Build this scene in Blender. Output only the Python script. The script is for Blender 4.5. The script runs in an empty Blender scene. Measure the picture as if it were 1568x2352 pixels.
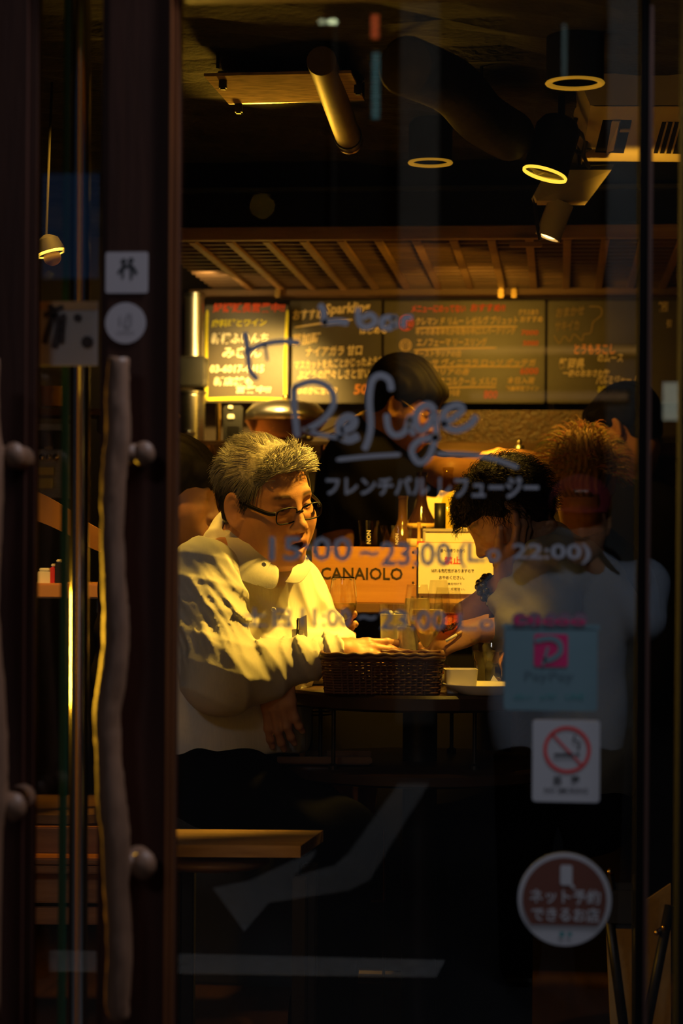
import bpy, bmesh, math, random
import numpy as np
from mathutils import Vector, Matrix, Euler

scene = bpy.context.scene
COL = scene.collection
random.seed(7)
RNG = np.random.default_rng(7)

# ------------------------------------------------------------------ camera
F_PX, CX, CY = 5000.0, 784.0, 1240.0          # 76.5 mm lens, horizon row 1240
EYE = Vector((0, 0, 1.30))
YAW, ROLL = math.radians(5.7), math.radians(0.4)
cam_data = bpy.data.cameras.new('camera')
cam = bpy.data.objects.new('camera', cam_data)
COL.objects.link(cam)
cam_data.sensor_fit = 'VERTICAL'
cam_data.sensor_height = 36.0
cam_data.sensor_width = 24.0
cam_data.lens = F_PX / 2352.0 * 36.0
cam_data.shift_y = (CY - 1176.0) / 2352.0
cam_data.clip_start = 0.03
cam_data.clip_end = 100
CAM_R = (Matrix.Rotation(YAW, 4, 'Z') @ Matrix.Rotation(math.pi/2, 4, 'X') @ Matrix.Rotation(ROLL, 4, 'Z'))
cam.matrix_world = Matrix.Translation(EYE) @ CAM_R
cam_data.dof.use_dof = True
cam_data.dof.focus_distance = 4.72
cam_data.dof.aperture_fstop = 3.4
scene.camera = cam

# ------------------------------------------------------------------ exposure
vs = scene.view_settings
scene.display_settings.display_device = 'sRGB'
vs.view_transform = 'Standard'
vs.look = 'None'
vs.exposure = 0.0
vs.gamma = 1.0
vs.use_curve_mapping = False
scene.cycles.max_bounces = 14
scene.cycles.transmission_bounces = 14
scene.cycles.transparent_max_bounces = 24
scene.cycles.glossy_bounces = 6
scene.cycles.diffuse_bounces = 4
scene.cycles.use_denoising = True
scene.cycles.sample_clamp_indirect = 4.0

# ------------------------------------------------------------------ night sky
world = bpy.data.worlds.new('night_sky')
scene.world = world
world.use_nodes = True
bg = world.node_tree.nodes['Background']
bg.inputs[0].default_value = (0.45, 0.62, 1.0, 1)
bg.inputs[1].default_value = 0.010

CR = Vector((math.cos(YAW), math.sin(YAW), 0))      # camera right
CD = Vector((-math.sin(YAW), math.cos(YAW), 0))     # camera forward
UP = Vector((0, 0, 1))

def ray(px, py):
    return CAM_R.to_3x3() @ Vector(((px-CX)/F_PX, -(py-CY)/F_PX, -1.0))
def P(px, py, d):
    return EYE + ray(px, py) * d
def PY(px, py, Y):
    r = ray(px, py); return EYE + r * (Y / r.y)
def PX(px, py, X):
    r = ray(px, py); return EYE + r * (X / r.x)
Y_DOOR = 3.08
def mirror(v):
    return Vector((v.x, 2*Y_DOOR - v.y, v.z))
def PR(px, py, d):                 # a place in the street whose mirror image in the door glass lies at (px, py)
    return mirror(P(px, py, d))
def PG(px, py, z=0.0):             # the same on the ground
    r = ray(px, py); return mirror(EYE + r * ((z-EYE.z)/r.z))

# ------------------------------------------------------------------ street light and added fill lights outside
def light(name, kind, loc, energy, color, parent=None, target=None, size=0.1, spot=None, blend=0.3, size_y=None):
    l = bpy.data.lights.new(name, kind)
    l.energy = energy; l.color = color
    if kind == 'AREA':
        l.size = size
        if size_y: l.shape = 'RECTANGLE'; l.size_y = size_y
    else:
        l.shadow_soft_size = size
    if kind == 'SPOT':
        l.spot_size = math.radians(spot or 60); l.spot_blend = blend
    o = bpy.data.objects.new(name, l); COL.objects.link(o)
    M = Matrix.Translation(loc)
    if target is not None:
        M = M @ (Vector(target)-Vector(loc)).to_track_quat('-Z', 'Y').to_matrix().to_4x4()
    o.matrix_world = M
    if parent is not None:
        o.parent = parent
        o.matrix_parent_inverse = W(parent).inverted()
    return o

AMBER = (1.0, 0.50, 0.035)
WARM = (1.0, 0.56, 0.06)
COOL = (0.82, 0.86, 1.0)
light('street_light', 'AREA', (-2.2, -7.0, 5.6), 78.0, COOL, target=(0.0, 4.0, 1.2), size=1.6, size_y=1.0)
light('facade_light', 'AREA', (1.0, -6.2, 5.0), 48.0, (1.0, .97, .90), target=(0.6, -9.4, 3.6), size=1.5, size_y=0.4)  # added light with no lamp behind it, brightens the mirrored column
light('photographer_fill', 'AREA', (0.5, 2.85, 2.9), 74.0, COOL, target=(0.0, -0.6, 0.9), size=1.2, size_y=0.15)  # made-up source above the door, lets the photographer show in the glass

# ------------------------------------------------------------------ helpers: tags, things, meshes
MATW = {}
def W(o):
    return MATW.get(o.name, Matrix.Identity(4))
def tag(o, label=None, cat=None, group=None, kind=None):
    if label: o['label'] = label
    if cat: o['category'] = cat
    if group: o['group'] = group
    if kind: o['kind'] = kind
    return o
def thing(name, label, cat, loc=(0, 0, 0), group=None, rotz=0, kind=None, parent=None):
    o = bpy.data.objects.new(name, None); COL.objects.link(o)
    o.empty_display_size = 0.05
    M = Matrix.Translation(Vector(loc)) @ Matrix.Rotation(rotz, 4, 'Z')
    o.matrix_world = M
    if parent:
        o.parent = parent; o.matrix_parent_inverse = W(parent).inverted()
    MATW[o.name] = M
    return tag(o, label, cat, group, kind)
def copy_tree(o, parent=None):
    c = o.copy(); COL.objects.link(c)
    if parent: c.parent = parent
    for ch in list(o.children): copy_tree(ch, c)
    return c

class MB:
    def __init__(s): s.v = []; s.f = []; s.c = None
    def add(s, vs_, fs):
        b = len(s.v); s.v.extend(tuple(x) for x in vs_); s.f.extend(tuple(b+i for i in f) for f in fs); return s
    def box(s, c, size, R=None):
        c = Vector(c); h = [x/2 for x in size]
        vs_ = []
        for sx, sy, sz in ((-1,-1,-1),(1,-1,-1),(1,1,-1),(-1,1,-1),(-1,-1,1),(1,-1,1),(1,1,1),(-1,1,1)):
            q = Vector((sx*h[0], sy*h[1], sz*h[2]))
            if R is not None: q = R @ q
            vs_.append(c+q)
        return s.add(vs_, [(0,3,2,1),(4,5,6,7),(0,1,5,4),(1,2,6,5),(2,3,7,6),(3,0,4,7)])
    def bbox(s, c, size, b=0.004, R=None):      # chamfered box
        c = Vector(c); bm = bmesh.new()
        bmesh.ops.create_cube(bm, size=1.0)
        for v in bm.verts: v.co = Vector((v.co.x*size[0], v.co.y*size[1], v.co.z*size[2]))
        bmesh.ops.bevel(bm, geom=list(bm.edges), offset=min(b, min(size)*.45), segments=2, affect='EDGES')
        bm.verts.index_update()
        vs_ = [c + (R @ v.co if R is not None else v.co) for v in bm.verts]
        fs = [[v.index for v in f.verts] for f in bm.faces]
        bm.free()
        return s.add(vs_, fs)
    def tube(s, pts, rad, n=8, caps=True, flat=1.0):
        pts = [Vector(p) for p in pts]
        if not hasattr(rad, '__len__'): rad = [rad]*len(pts)
        t0 = (pts[1]-pts[0]).normalized()
        a = Vector((0,0,1)) if abs(t0.z) < .9 else Vector((1,0,0))
        u = t0.cross(a).normalized()
        rings = []
        for i, p in enumerate(pts):
            t = (pts[min(i+1,len(pts)-1)]-pts[max(i-1,0)])
            if t.length < 1e-9: t = t0.copy()
            t.normalize()
            u = (u - t*u.dot(t))
            if u.length < 1e-6: u = t.orthogonal()
            u.normalize(); w = t.cross(u)
            rings.append([p + (u*math.cos(2*math.pi*k/n) + w*math.sin(2*math.pi*k/n)*flat)*rad[i] for k in range(n)])
        vs_ = [v for r in rings for v in r]; fs = []
        for i in range(len(pts)-1):
            for k in range(n):
                k2 = (k+1) % n
                fs.append((i*n+k, i*n+k2, (i+1)*n+k2, (i+1)*n+k))
        if caps:
            fs.append(tuple(range(n-1,-1,-1))); fs.append(tuple((len(pts)-1)*n+k for k in range(n)))
        return s.add(vs_, fs)
    def lathe(s, prof, n=32, c=(0,0,0), M=None, close=False):   # prof: (r, z)
        c = Vector(c); vs_ = []; fs = []
        for r, z in prof:
            for k in range(n):
                q = Vector((r*math.cos(2*math.pi*k/n), r*math.sin(2*math.pi*k/n), z))
                if M is not None: q = M @ q
                vs_.append(c+q)
        m = len(prof)
        for i in range(m-1 + (1 if close else 0)):
            j = (i+1) % m
            for k in range(n):
                k2 = (k+1) % n
                fs.append((i*n+k, i*n+k2, j*n+k2, j*n+k))
        if not close:
            if prof[0][0] > 1e-6: fs.append(tuple(range(n-1,-1,-1)))
            if prof[-1][0] > 1e-6: fs.append(tuple((m-1)*n+k for k in range(n)))
        return s.add(vs_, fs)
    def ball(s, c, r, n=12, R=None):
        c = Vector(c)
        if not hasattr(r, '__len__'): r = (r, r, r)
        vs_ = []; fs = []
        m = n//2+1
        for i in range(m):
            th = math.pi*i/(m-1)
            for k in range(n):
                ph = 2*math.pi*k/n
                q = Vector((r[0]*math.sin(th)*math.cos(ph), r[1]*math.sin(th)*math.sin(ph), r[2]*math.cos(th)))
                if R is not None: q = R @ q
                vs_.append(c+q)
        for i in range(m-1):
            for k in range(n):
                k2 = (k+1) % n
                fs.append((i*n+k, (i+1)*n+k, (i+1)*n+k2, i*n+k2))
        return s.add(vs_, fs)
    def prism(s, poly, ext):       # poly: list of points, ext: thickness vector
        n = len(poly); poly = [Vector(p) for p in poly]; ext = Vector(ext)
        vs_ = poly + [p+ext for p in poly]
        fs = [tuple(range(n-1,-1,-1)), tuple(range(n, 2*n))] + [(i, (i+1)%n, n+(i+1)%n, n+i) for i in range(n)]
        return s.add(vs_, fs)
    def plate(s, a, b):         # box between corners a (min) and b (max) given directly
        a = Vector(a); b = Vector(b)
        return s.box((a+b)/2, (abs(b.x-a.x), abs(b.y-a.y), abs(b.z-a.z)))

def obj(name, mb, m, parent=None, smooth=False, base=None, local=False, fixn=True, colors=None, autosmooth=None):
    vs_ = [Vector(v) for v in mb.v]
    me = bpy.data.meshes.new(name)
    M = None
    if parent is not None:
        if not local:
            inv = W(parent).inverted(); vs_ = [inv @ v for v in vs_]
    else:
        if base is None and not local:
            xs = [v.x for v in vs_]; ys = [v.y for v in vs_]; zs = [v.z for v in vs_]
            base = Vector(((min(xs)+max(xs))/2, (min(ys)+max(ys))/2, min(zs)))
        if base is not None:
            base = Vector(base); vs_ = [v-base for v in vs_]
    me.from_pydata(vs_, [], mb.f)
    if fixn:
        bm = bmesh.new(); bm.from_mesh(me)
        bmesh.ops.recalc_face_normals(bm, faces=list(bm.faces)); bm.to_mesh(me); bm.free()
    if colors is not None:
        ca = me.color_attributes.new('col', 'FLOAT_COLOR', 'POINT')
        ca.data.foreach_set('color', np.asarray(colors, dtype=np.float32).ravel())
    me.materials.append(m)
    if smooth:
        me.polygons.foreach_set('use_smooth', [True]*len(me.polygons))
        if autosmooth: me.set_sharp_from_angle(angle=math.radians(autosmooth))
    o = bpy.data.objects.new(name, me); COL.objects.link(o)
    if parent is not None:
        o.parent = parent
        MATW[o.name] = W(parent) if not local else W(parent)
    elif base is not None:
        o.location = base; MATW[o.name] = Matrix.Translation(base)
    return o

# ------------------------------------------------------------------ materials
def _nodes(name):
    m = bpy.data.materials.new(name); m.use_nodes = True
    nt = m.node_tree; return m, nt, nt.nodes['Principled BSDF']
def mat(name, color, rough=0.6, metal=0.0, noise=0.0, scale=20.0, bump=0.0, bscale=80.0, stretch=(1,1,1), spec=0.5,
        color2=None, coat=0.0, sheen=0.0, sss=0.0, emit=None, estr=0.0, attr=False):
    m, nt, b = _nodes(name)
    N, L = nt.nodes, nt.links
    b.inputs['Base Color'].default_value = (*color, 1)
    b.inputs['Roughness'].default_value = rough
    b.inputs['Metallic'].default_value = metal
    b.inputs['Specular IOR Level'].default_value = spec
    b.inputs['Coat Weight'].default_value = coat
    b.inputs['Sheen Weight'].default_value = sheen
    if sss:
        b.inputs['Subsurface Weight'].default_value = sss
        b.inputs['Subsurface Radius'].default_value = (0.9, 0.35, 0.15)
        b.inputs['Subsurface Scale'].default_value = 0.006
    if emit:
        b.inputs['Emission Color'].default_value = (*emit, 1); b.inputs['Emission Strength'].default_value = estr
    if noise or bump or color2:
        tc = N.new('ShaderNodeTexCoord'); mp = N.new('ShaderNodeMapping')
        mp.inputs['Scale'].default_value = stretch
        L.new(tc.outputs['Object'], mp.inputs['Vector'])
    src = None
    if attr:
        at = N.new('ShaderNodeAttribute'); at.attribute_name = 'col'; src = at.outputs['Color']
    if noise or color2:
        nz = N.new('ShaderNodeTexNoise'); nz.inputs['Scale'].default_value = scale; nz.inputs['Detail'].default_value = 6
        L.new(mp.outputs['Vector'], nz.inputs['Vector'])
        mx = N.new('ShaderNodeMix'); mx.data_type = 'RGBA'
        rp = N.new('ShaderNodeMapRange'); rp.inputs['From Min'].default_value = .3; rp.inputs['From Max'].default_value = .7
        L.new(nz.outputs['Fac'], rp.inputs['Value'])
        L.new(rp.outputs['Result'], mx.inputs['Factor'])
        c2 = color2 or tuple(max(0, x*(1-noise)) for x in color)
        if src is not None:
            mu = N.new('ShaderNodeMix'); mu.data_type = 'RGBA'; mu.blend_type = 'MULTIPLY'; mu.inputs['Factor'].default_value = 1
            mx.inputs[6].default_value = (1,1,1,1); mx.inputs[7].default_value = (1-noise,1-noise,1-noise,1)
            L.new(src, mu.inputs[6]); L.new(mx.outputs[2], mu.inputs[7]); src = mu.outputs[2]
        else:
            mx.inputs[6].default_value = (*color, 1); mx.inputs[7].default_value = (*c2, 1); src = mx.outputs[2]
    if src is not None: L.new(src, b.inputs['Base Color'])
    if bump:
        nb = N.new('ShaderNodeTexNoise'); nb.inputs['Scale'].default_value = bscale; nb.inputs['Detail'].default_value = 4
        L.new(mp.outputs['Vector'], nb.inputs['Vector'])
        bp = N.new('ShaderNodeBump'); bp.inputs['Strength'].default_value = bump; bp.inputs['Distance'].default_value = 0.004
        L.new(nb.outputs['Fac'], bp.inputs['Height']); L.new(bp.outputs['Normal'], b.inputs['Normal'])
    return m
def glassmat(name, color=(1,1,1), rough=0.0, ior=1.45, absorb=None):
    m, nt, b = _nodes(name)
    b.inputs['Base Color'].default_value = (*color, 1)
    b.inputs['Roughness'].default_value = rough
    b.inputs['IOR'].default_value = ior
    b.inputs['Transmission Weight'].default_value = 1.0
    return m
def panemat(name, tint=(1,1,1), r0=0.045):      # plain window glass: clear, with a Fresnel mirror on each face
    m = bpy.data.materials.new(name); m.use_nodes = True; nt = m.node_tree; N, L = nt.nodes, nt.links
    N.clear()
    out = N.new('ShaderNodeOutputMaterial'); mix = N.new('ShaderNodeMixShader')
    tr = N.new('ShaderNodeBsdfTransparent'); tr.inputs[0].default_value = (*tint, 1)
    gl = N.new('ShaderNodeBsdfGlossy'); gl.inputs['Roughness'].default_value = 0.0
    lw = N.new('ShaderNodeLayerWeight'); lw.inputs['Blend'].default_value = 0.15
    pw = N.new('ShaderNodeMath'); pw.operation = 'POWER'; pw.inputs[1].default_value = 4.0
    mr = N.new('ShaderNodeMath'); mr.operation = 'MULTIPLY_ADD'; mr.inputs[1].default_value = 0.8; mr.inputs[2].default_value = r0
    L.new(lw.outputs['Facing'], pw.inputs[0]); L.new(pw.outputs[0], mr.inputs[0])
    L.new(mr.outputs[0], mix.inputs[0]); L.new(tr.outputs[0], mix.inputs[1]); L.new(gl.outputs[0], mix.inputs[2])
    L.new(mix.outputs[0], out.inputs[0])
    return m
def woodmat(name, c1, c2, scale=6.0, stretch=(1, 14, 14), rough=0.5, bump=0.15, spec=0.4):
    return mat(name, c1, rough, 0, noise=.4, scale=scale, color2=c2, stretch=stretch, bump=bump, bscale=scale*2, spec=spec)

M = {}
M['door_wood'] = woodmat('dark_brown_painted_wood', (.045,.016,.009), (.03,.011,.007), 5, (12,12,1), .6, spec=.12)
M['edge_glow'] = woodmat('red_brown_edge_glow', (.14,.045,.012), (.09,.03,.01), 5, (12,12,1), .6, spec=.12)  # amber interior glow put into the base colour
M['driftwood'] = woodmat('driftwood', (.17,.082,.042), (.09,.043,.023), 6, (9,9,1), .55, .4)
M['pane'] = panemat('door_glass', (.97,.98,.98))
M['chrome'] = mat('chrome', (.8,.8,.8), .12, 1.0)
M['steel'] = mat('brushed_steel', (.62,.60,.57), .32, 1.0, noise=.25, scale=30, stretch=(1,1,12))
M['dark_metal'] = mat('dark_metal', (.05,.045,.04), .4, .8)
M['black'] = mat('black_satin', (.012,.012,.013), .45, 0, noise=.3, scale=30)
M['black_matte'] = mat('black_matte', (.008,.007,.007), .9, spec=.08)
M['wall'] = mat('dark_plaster', (.05,.035,.025), .9, 0, noise=.4, scale=3, bump=.3, bscale=40)
M['ceil'] = mat('black_sprayed_ceiling', (.022,.017,.014), .95, 0, noise=.6, scale=14, bump=1.0, bscale=60)
M['floor'] = woodmat('dark_floor_boards', (.10,.045,.02), (.06,.028,.014), 3, (12,1,1), .5)
M['asphalt'] = mat('asphalt', (.03,.031,.034), .9, 0, noise=.4, scale=90, bump=.5, bscale=300)
M['road_paint'] = mat('white_road_paint', (.62,.62,.60), .8, 0, noise=.35, scale=25)
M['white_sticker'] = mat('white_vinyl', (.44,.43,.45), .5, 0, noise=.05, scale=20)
M['tint_sticker'] = mat('pale_teal_vinyl', (.12,.21,.24), .5, 0, noise=.06, scale=15)
M['red_print'] = mat('red_print', (.62,.04,.04), .5)
M['pink_print'] = mat('magenta_red_print', (.55,.01,.12), .5)
M['dark_print'] = mat('black_print', (.02,.02,.022), .6)
M['brown_print'] = mat('dark_red_brown_print', (.13,.035,.02), .5)
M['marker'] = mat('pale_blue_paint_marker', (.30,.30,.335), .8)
M['chalk_white'] = mat('white_chalk_marker', (.95,.90,.80), .8, 0, noise=.15, scale=200)
M['chalk_yellow'] = mat('yellow_chalk_marker', (.90,.80,.05), .8, 0, noise=.15, scale=200)
M['chalk_red'] = mat('red_chalk_marker', (.85,.10,.04), .8, 0, noise=.15, scale=200)
M['chalkboard'] = mat('chalkboard', (.085,.068,.052), .42, 0, noise=.35, scale=6, spec=.5)
M['board_edge'] = mat('board_edge', (.06,.045,.03), .6)
M['crate_wood'] = woodmat('pine_crate_wood', (.54,.27,.09), (.44,.20,.065), 4, (1,1,14), .6)
M['crate_wood2'] = woodmat('pale_crate_wood', (.66,.42,.20), (.55,.33,.15), 4, (1,1,14), .6)
M['crate_ink'] = mat('branded_black_ink', (.025,.015,.012), .8)
M['paper'] = mat('white_paper', (.86,.84,.78), .7)
M['paper_grey'] = mat('grey_board_rim', (.45,.42,.45), .6)
M['glass'] = panemat('drinking_glass', (.96,.95,.91), .05)
M['clear_glass'] = glassmat('clear_wine_glass')
M['white_wine'] = glassmat('white_wine', (1.0,.80,.28), ior=1.34)
M['white_wine'].node_tree.nodes['Principled BSDF'].inputs['Transmission Weight'].default_value = .7
M['rose_wine'] = glassmat('rose_wine', (.85,.22,.10), ior=1.34)
M['water'] = glassmat('water', (.97,.98,.95), ior=1.33)
M['ice'] = glassmat('ice', (.95,.97,.97), .25, 1.31)
M['cloudy'] = mat('cloudy_iced_drink', (.80,.74,.52), .35, 0, noise=.25, scale=40, sss=.3)
M['ceramic'] = mat('cream_ceramic', (.78,.72,.58), .25, spec=.5)
M['dark_ceramic'] = mat('black_glazed_dish', (.03,.028,.026), .25)
M['napkin'] = mat('white_napkin', (.88,.86,.80), .8, bump=.2, bscale=60)
M['wicker'] = mat('brown_wicker', (.16,.06,.03), .55, 0, noise=.5, scale=60)
M['table_top'] = woodmat('dark_table_wood', (.06,.028,.015), (.035,.018,.01), 4, (1,10,1), .35)
M['table_black'] = mat('black_iron', (.014,.012,.012), .5, .5)
M['lamp_white'] = mat('white_enamel_lamp', (.62,.52,.40), .5)
M['lamp_black'] = mat('black_lamp', (.010,.009,.008), .7, 0, spec=.2)
M['lamp_inner'] = mat('gold_reflector', (.95,.75,.25), .25, .9)
M['canopy_wood'] = woodmat('slat_wood', (.42,.24,.11), (.28,.15,.07), 5, (1,12,12), .5)
M['canopy_dark'] = woodmat('dark_slat_wood', (.19,.10,.05), (.12,.065,.03), 5, (1,12,12), .55)
M['ring_gold'] = mat('dull_gold_ring', (.70,.48,.14), .5, .3)
M['brass'] = mat('brass', (.75,.50,.16), .25, 1.0)
M['copper'] = mat('copper_bowl', (.80,.46,.22), .22, 1.0, noise=.3, scale=8)
M['skin'] = mat('skin', (.62,.36,.24), .5, 0, noise=.12, scale=60, bump=.12, bscale=350, sss=.06, attr=True, spec=.35)
M['dark_hair'] = mat('dark_hair', (.3,.3,.3), .65, attr=True, spec=.12)
M['eye'] = mat('eye', (.7,.65,.6), .2, attr=True)
M['hair_strands'] = mat('hair', (.3,.3,.3), .45, attr=True, spec=.4)
M['shirt'] = mat('pale_shirt_cotton', (.78,.74,.66), .85, 0, noise=.10, scale=400, stretch=(1,1,.05), bump=.1, bscale=700, sheen=.2)
M['shirt_shade'] = mat('pale_shirt_collar', (.70,.66,.60), .85, 0, bump=.1, bscale=700)
M['trousers'] = mat('black_trousers', (.003,.003,.004), .95, bump=.15, bscale=120, spec=.05)
M['black_tee'] = mat('black_t_shirt', (.009,.008,.008), .95, spec=.15, bump=.15, bscale=90)
M['olive'] = mat('olive_grey_shirt', (.13,.12,.09), .9, bump=.3, bscale=80)
M['blue_shirt'] = mat('light_blue_shirt', (.42,.50,.60), .85, bump=.3, bscale=40)
M['cap_red'] = mat('dark_red_cap', (.22,.015,.035), .85, bump=.3, bscale=150)
M['frame_black'] = mat('black_spectacle_frame', (.008,.007,.007), .45, spec=.2)
M['lens'] = panemat('spectacle_lens', (.97,.96,.92), .05)
M['canvas'] = mat('ochre_canvas', (.55,.38,.16), .9, 0, noise=.4, scale=8, bump=.3, bscale=90)
M['dress'] = mat('dark_knit', (.014,.012,.013), .95, spec=.1)

# ------------------------------------------------------------------ text and pen strokes (flat print lying on real surfaces)
def text_mesh(s, bold=0.0, shear=0.0, spacing=1.0):
    c = bpy.data.curves.new('lettering', 'FONT'); c.body = s; c.size = 1.0
    c.resolution_u = 2; c.offset = bold; c.shear = shear; c.space_character = spacing
    o = bpy.data.objects.new('lettering', c); COL.objects.link(o)
    bpy.context.view_layer.update()
    me = bpy.data.meshes.new_from_object(o.evaluated_get(bpy.context.evaluated_depsgraph_get()))
    vs_ = [v.co.copy() for v in me.vertices]; fs = [tuple(p.vertices) for p in me.polygons]
    bpy.data.objects.remove(o); bpy.data.curves.remove(c); bpy.data.meshes.remove(me)
    return vs_, fs
def text(mb, s, x0, y0, x1, h, Yp, bold=0.0, shear=0.0, rot=0.0, dy=0.0, P_=None):
    """text s on the plane Y=Yp; (x0,y0) photo pixel of lower left, x1 right end, h letter height in pixels"""
    vs_, fs = text_mesh(s, bold, shear)
    if not vs_: return mb
    xa = min(v.x for v in vs_); xb = max(v.x for v in vs_); ya = min(v.y for v in vs_); yb = max(v.y for v in vs_)
    pt = P_ or (lambda a, b: PY(a, b, Yp))
    O = pt(x0, y0)
    k = (pt(x0+100, y0)-O).length/100
    R = Vector((1, 0, 0)); U = Vector((0, 0, 1))
    if rot:
        R, U = (R*math.cos(rot)+U*math.sin(rot)), (U*math.cos(rot)-R*math.sin(rot))
    sx = (x1-x0)*k/max(xb-xa, 1e-6); sy = h*k/max(yb-ya, 1e-6)
    return mb.add([O + R*((v.x-xa)*sx) + U*((v.y-ya)*sy + dy*(v.x-xa)*sx) for v in vs_], fs)
def crom(pts, n=6):
    pts = [Vector(p) for p in pts]
    if len(pts) < 3: return pts
    out = []
    for i in range(len(pts)-1):
        p0 = pts[max(i-1, 0)]; p1 = pts[i]; p2 = pts[i+1]; p3 = pts[min(i+2, len(pts)-1)]
        for k in range(n):
            t = k/n
            out.append(.5*((2*p1)+(p2-p0)*t+(2*p0-5*p1+4*p2-p3)*t*t+(3*p1-p0-3*p2+p3)*t**3))
    out.append(pts[-1]); return out
def stroke(mb, pts, w, Yp):
    q = crom([PY(x, y, Yp) for x, y in pts])
    k = (PY(100, 1240, Yp)-PY(0, 1240, Yp)).length/100
    w = w*k/2
    L_ = []; 
    for i, p in enumerate(q):
        t = (q[min(i+1, len(q)-1)]-q[max(i-1, 0)]).normalized()
        nrm = Vector((t.z, 0, -t.x))
        f = 1.0 if 0 < i < len(q)-1 else .55
        L_.append((p+nrm*w*f, p-nrm*w*f))
    b = [v for ab in L_ for v in ab]
    return mb.add(b, [(2*i, 2*i+1, 2*i+3, 2*i+2) for i in range(len(L_)-1)])
def disc(mb, c, r, n=40, ry=None):
    c = Vector(c); ry = ry or r
    return mb.add([c]+[c+Vector((r*math.cos(2*math.pi*k/n), 0, ry*math.sin(2*math.pi*k/n))) for k in range(n)],
                  [(0, 1+k, 1+(k+1) % n) for k in range(n)])
def ring(mb, c, r0, r1, n=48, a0=0, a1=2*math.pi):
    c = Vector(c); vs_ = []
    for k in range(n+1):
        a = a0+(a1-a0)*k/n
        vs_ += [c+Vector((r0*math.cos(a), 0, r0*math.sin(a))), c+Vector((r1*math.cos(a), 0, r1*math.sin(a)))]
    return mb.add(vs_, [(2*k, 2*k+1, 2*k+3, 2*k+2) for k in range(n)])
def rrect(mb, cx, cz, Yp, w, h, r, t, n=6):    # rounded plate facing the street, thickness t
    poly = []
    for (sx, sz, a) in ((1, 1, 0), (-1, 1, 90), (-1, -1, 180), (1, -1, 270)):
        for k in range(n+1):
            an = math.radians(a+90*k/n)
            poly.append((cx+sx*(w/2-r)+r*math.cos(an), Yp, cz+sz*(h/2-r)+r*math.sin(an)))
    return mb.prism(poly, (0, t, 0))

# ------------------------------------------------------------------ room shell
CEIL_Z, BACK_Y = 2.30, 7.10
S = 'structure'
def struct(name, mb, m, **k):
    return tag(obj(name, mb, m, **k), kind=S)
struct('floor', MB().plate((-3.4, 3.14, -.06), (3.4, BACK_Y, 0)), M['floor'])
ce = MB(); nx, ny = 60, 48
for j in range(ny+1):
    for i in range(nx+1):
        ce.v.append((-3.4+6.8*i/nx, 3.1+(BACK_Y-3.1)*j/ny, CEIL_Z+random.uniform(-.008, .012)))
for j in range(ny):
    for i in range(nx):
        a = j*(nx+1)+i; ce.f.append((a, a+1, a+nx+2, a+nx+1))
b0 = len(ce.v)
ce.plate((-3.4, 3.1, CEIL_Z+.03), (3.4, BACK_Y, CEIL_Z+.12))
struct('ceiling', ce, M['ceil'])
struct('wall_back', MB().plate((-3.4, BACK_Y, 0), (3.4, BACK_Y+.1, CEIL_Z+.1)), M['wall'])
struct('wall_left', MB().plate((-3.5, 3.1, 0), (-3.4, BACK_Y+.1, CEIL_Z+.1)), M['wall'])
struct('wall_right', MB().plate((3.4, 3.1, 0), (3.5, BACK_Y+.1, CEIL_Z+.1)), M['wall'])
xA0 = PY(-160, 1240, 3.06).x; xA1 = PY(76, 1240, 3.06).x
xB0 = PY(226, 1240, 3.06).x; xB1 = PY(402, 1240, 3.06).x
xC0 = PY(1462, 1240, 3.06).x; xC1 = PY(1484, 1240, 3.06).x
xD0 = PY(1560, 1240, 3.06).x
HEAD_Z = PY(800, -12, 3.06).z
wf = MB()
wf.plate((-3.5, 3.04, 0), (xA0-.75, 3.14, 2.6)); wf.plate((xD0, 3.04, 0), (3.5, 3.14, 2.6))
wf.plate((xA0-.75, 3.04, HEAD_Z+.10), (xD0, 3.14, 2.6))
struct('wall_front', wf, M['black_matte'])
struct('road', MB().plate((-9, -9.4, -.08), (9, 3.04, 0)), M['asphalt'])
# ------------------------------------------------------------------ right door leaf with its glass, driftwood pull and lettering
def stile(mb, x0, x1, z0=0.02, z1=None, y0=3.055, y1=3.105):
    z1 = z1 or HEAD_Z+.09
    return mb.bbox(((x0+x1)/2, (y0+y1)/2, (z0+z1)/2), (x1-x0, y1-y0, z1-z0), .012)
door1 = thing('door_1', None, None, ((xB0+xC1)/2, 3.08, 0), kind=S)
obj('stile', stile(MB(), xB0, xB1), M['door_wood'], door1, smooth=True, autosmooth=40)
obj('edge_glow_strip', stile(MB(), xB1-.020, xB1+.001, y0=3.050, y1=3.075), M['edge_glow'], door1, smooth=True, autosmooth=40)  # no real bead: coloured strip imitates amber light along the stile edge
obj('stile', stile(MB(), xC0, xC1, y0=3.065, y1=3.10), M['black_matte'], door1)
obj('lit_edge_strip', MB().bbox((xC1+.003, 3.075, 1.05), (.005, .02, 2.0), .001), mat('copper_edge_glint', (.10,.04,.025), .6), door1)  # copper tint stands in for the light caught on this edge
obj('top_rail', MB().bbox(((xB1+xC0)/2, 3.08, HEAD_Z+.045), (xC0-xB1, .05, .09), .006), M['door_wood'], door1)
obj('bottom_rail', MB().bbox(((xB1+xC0)/2, 3.08, .10), (xC0-xB1, .05, .16), .006), M['door_wood'], door1)
pane = obj('glass_pane', MB().plate((xB1-.004, Y_DOOR, .175), (xC0+.004, Y_DOOR+.008, HEAD_Z+.004)), M['pane'], door1)
YS = Y_DOOR-.0008
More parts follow.
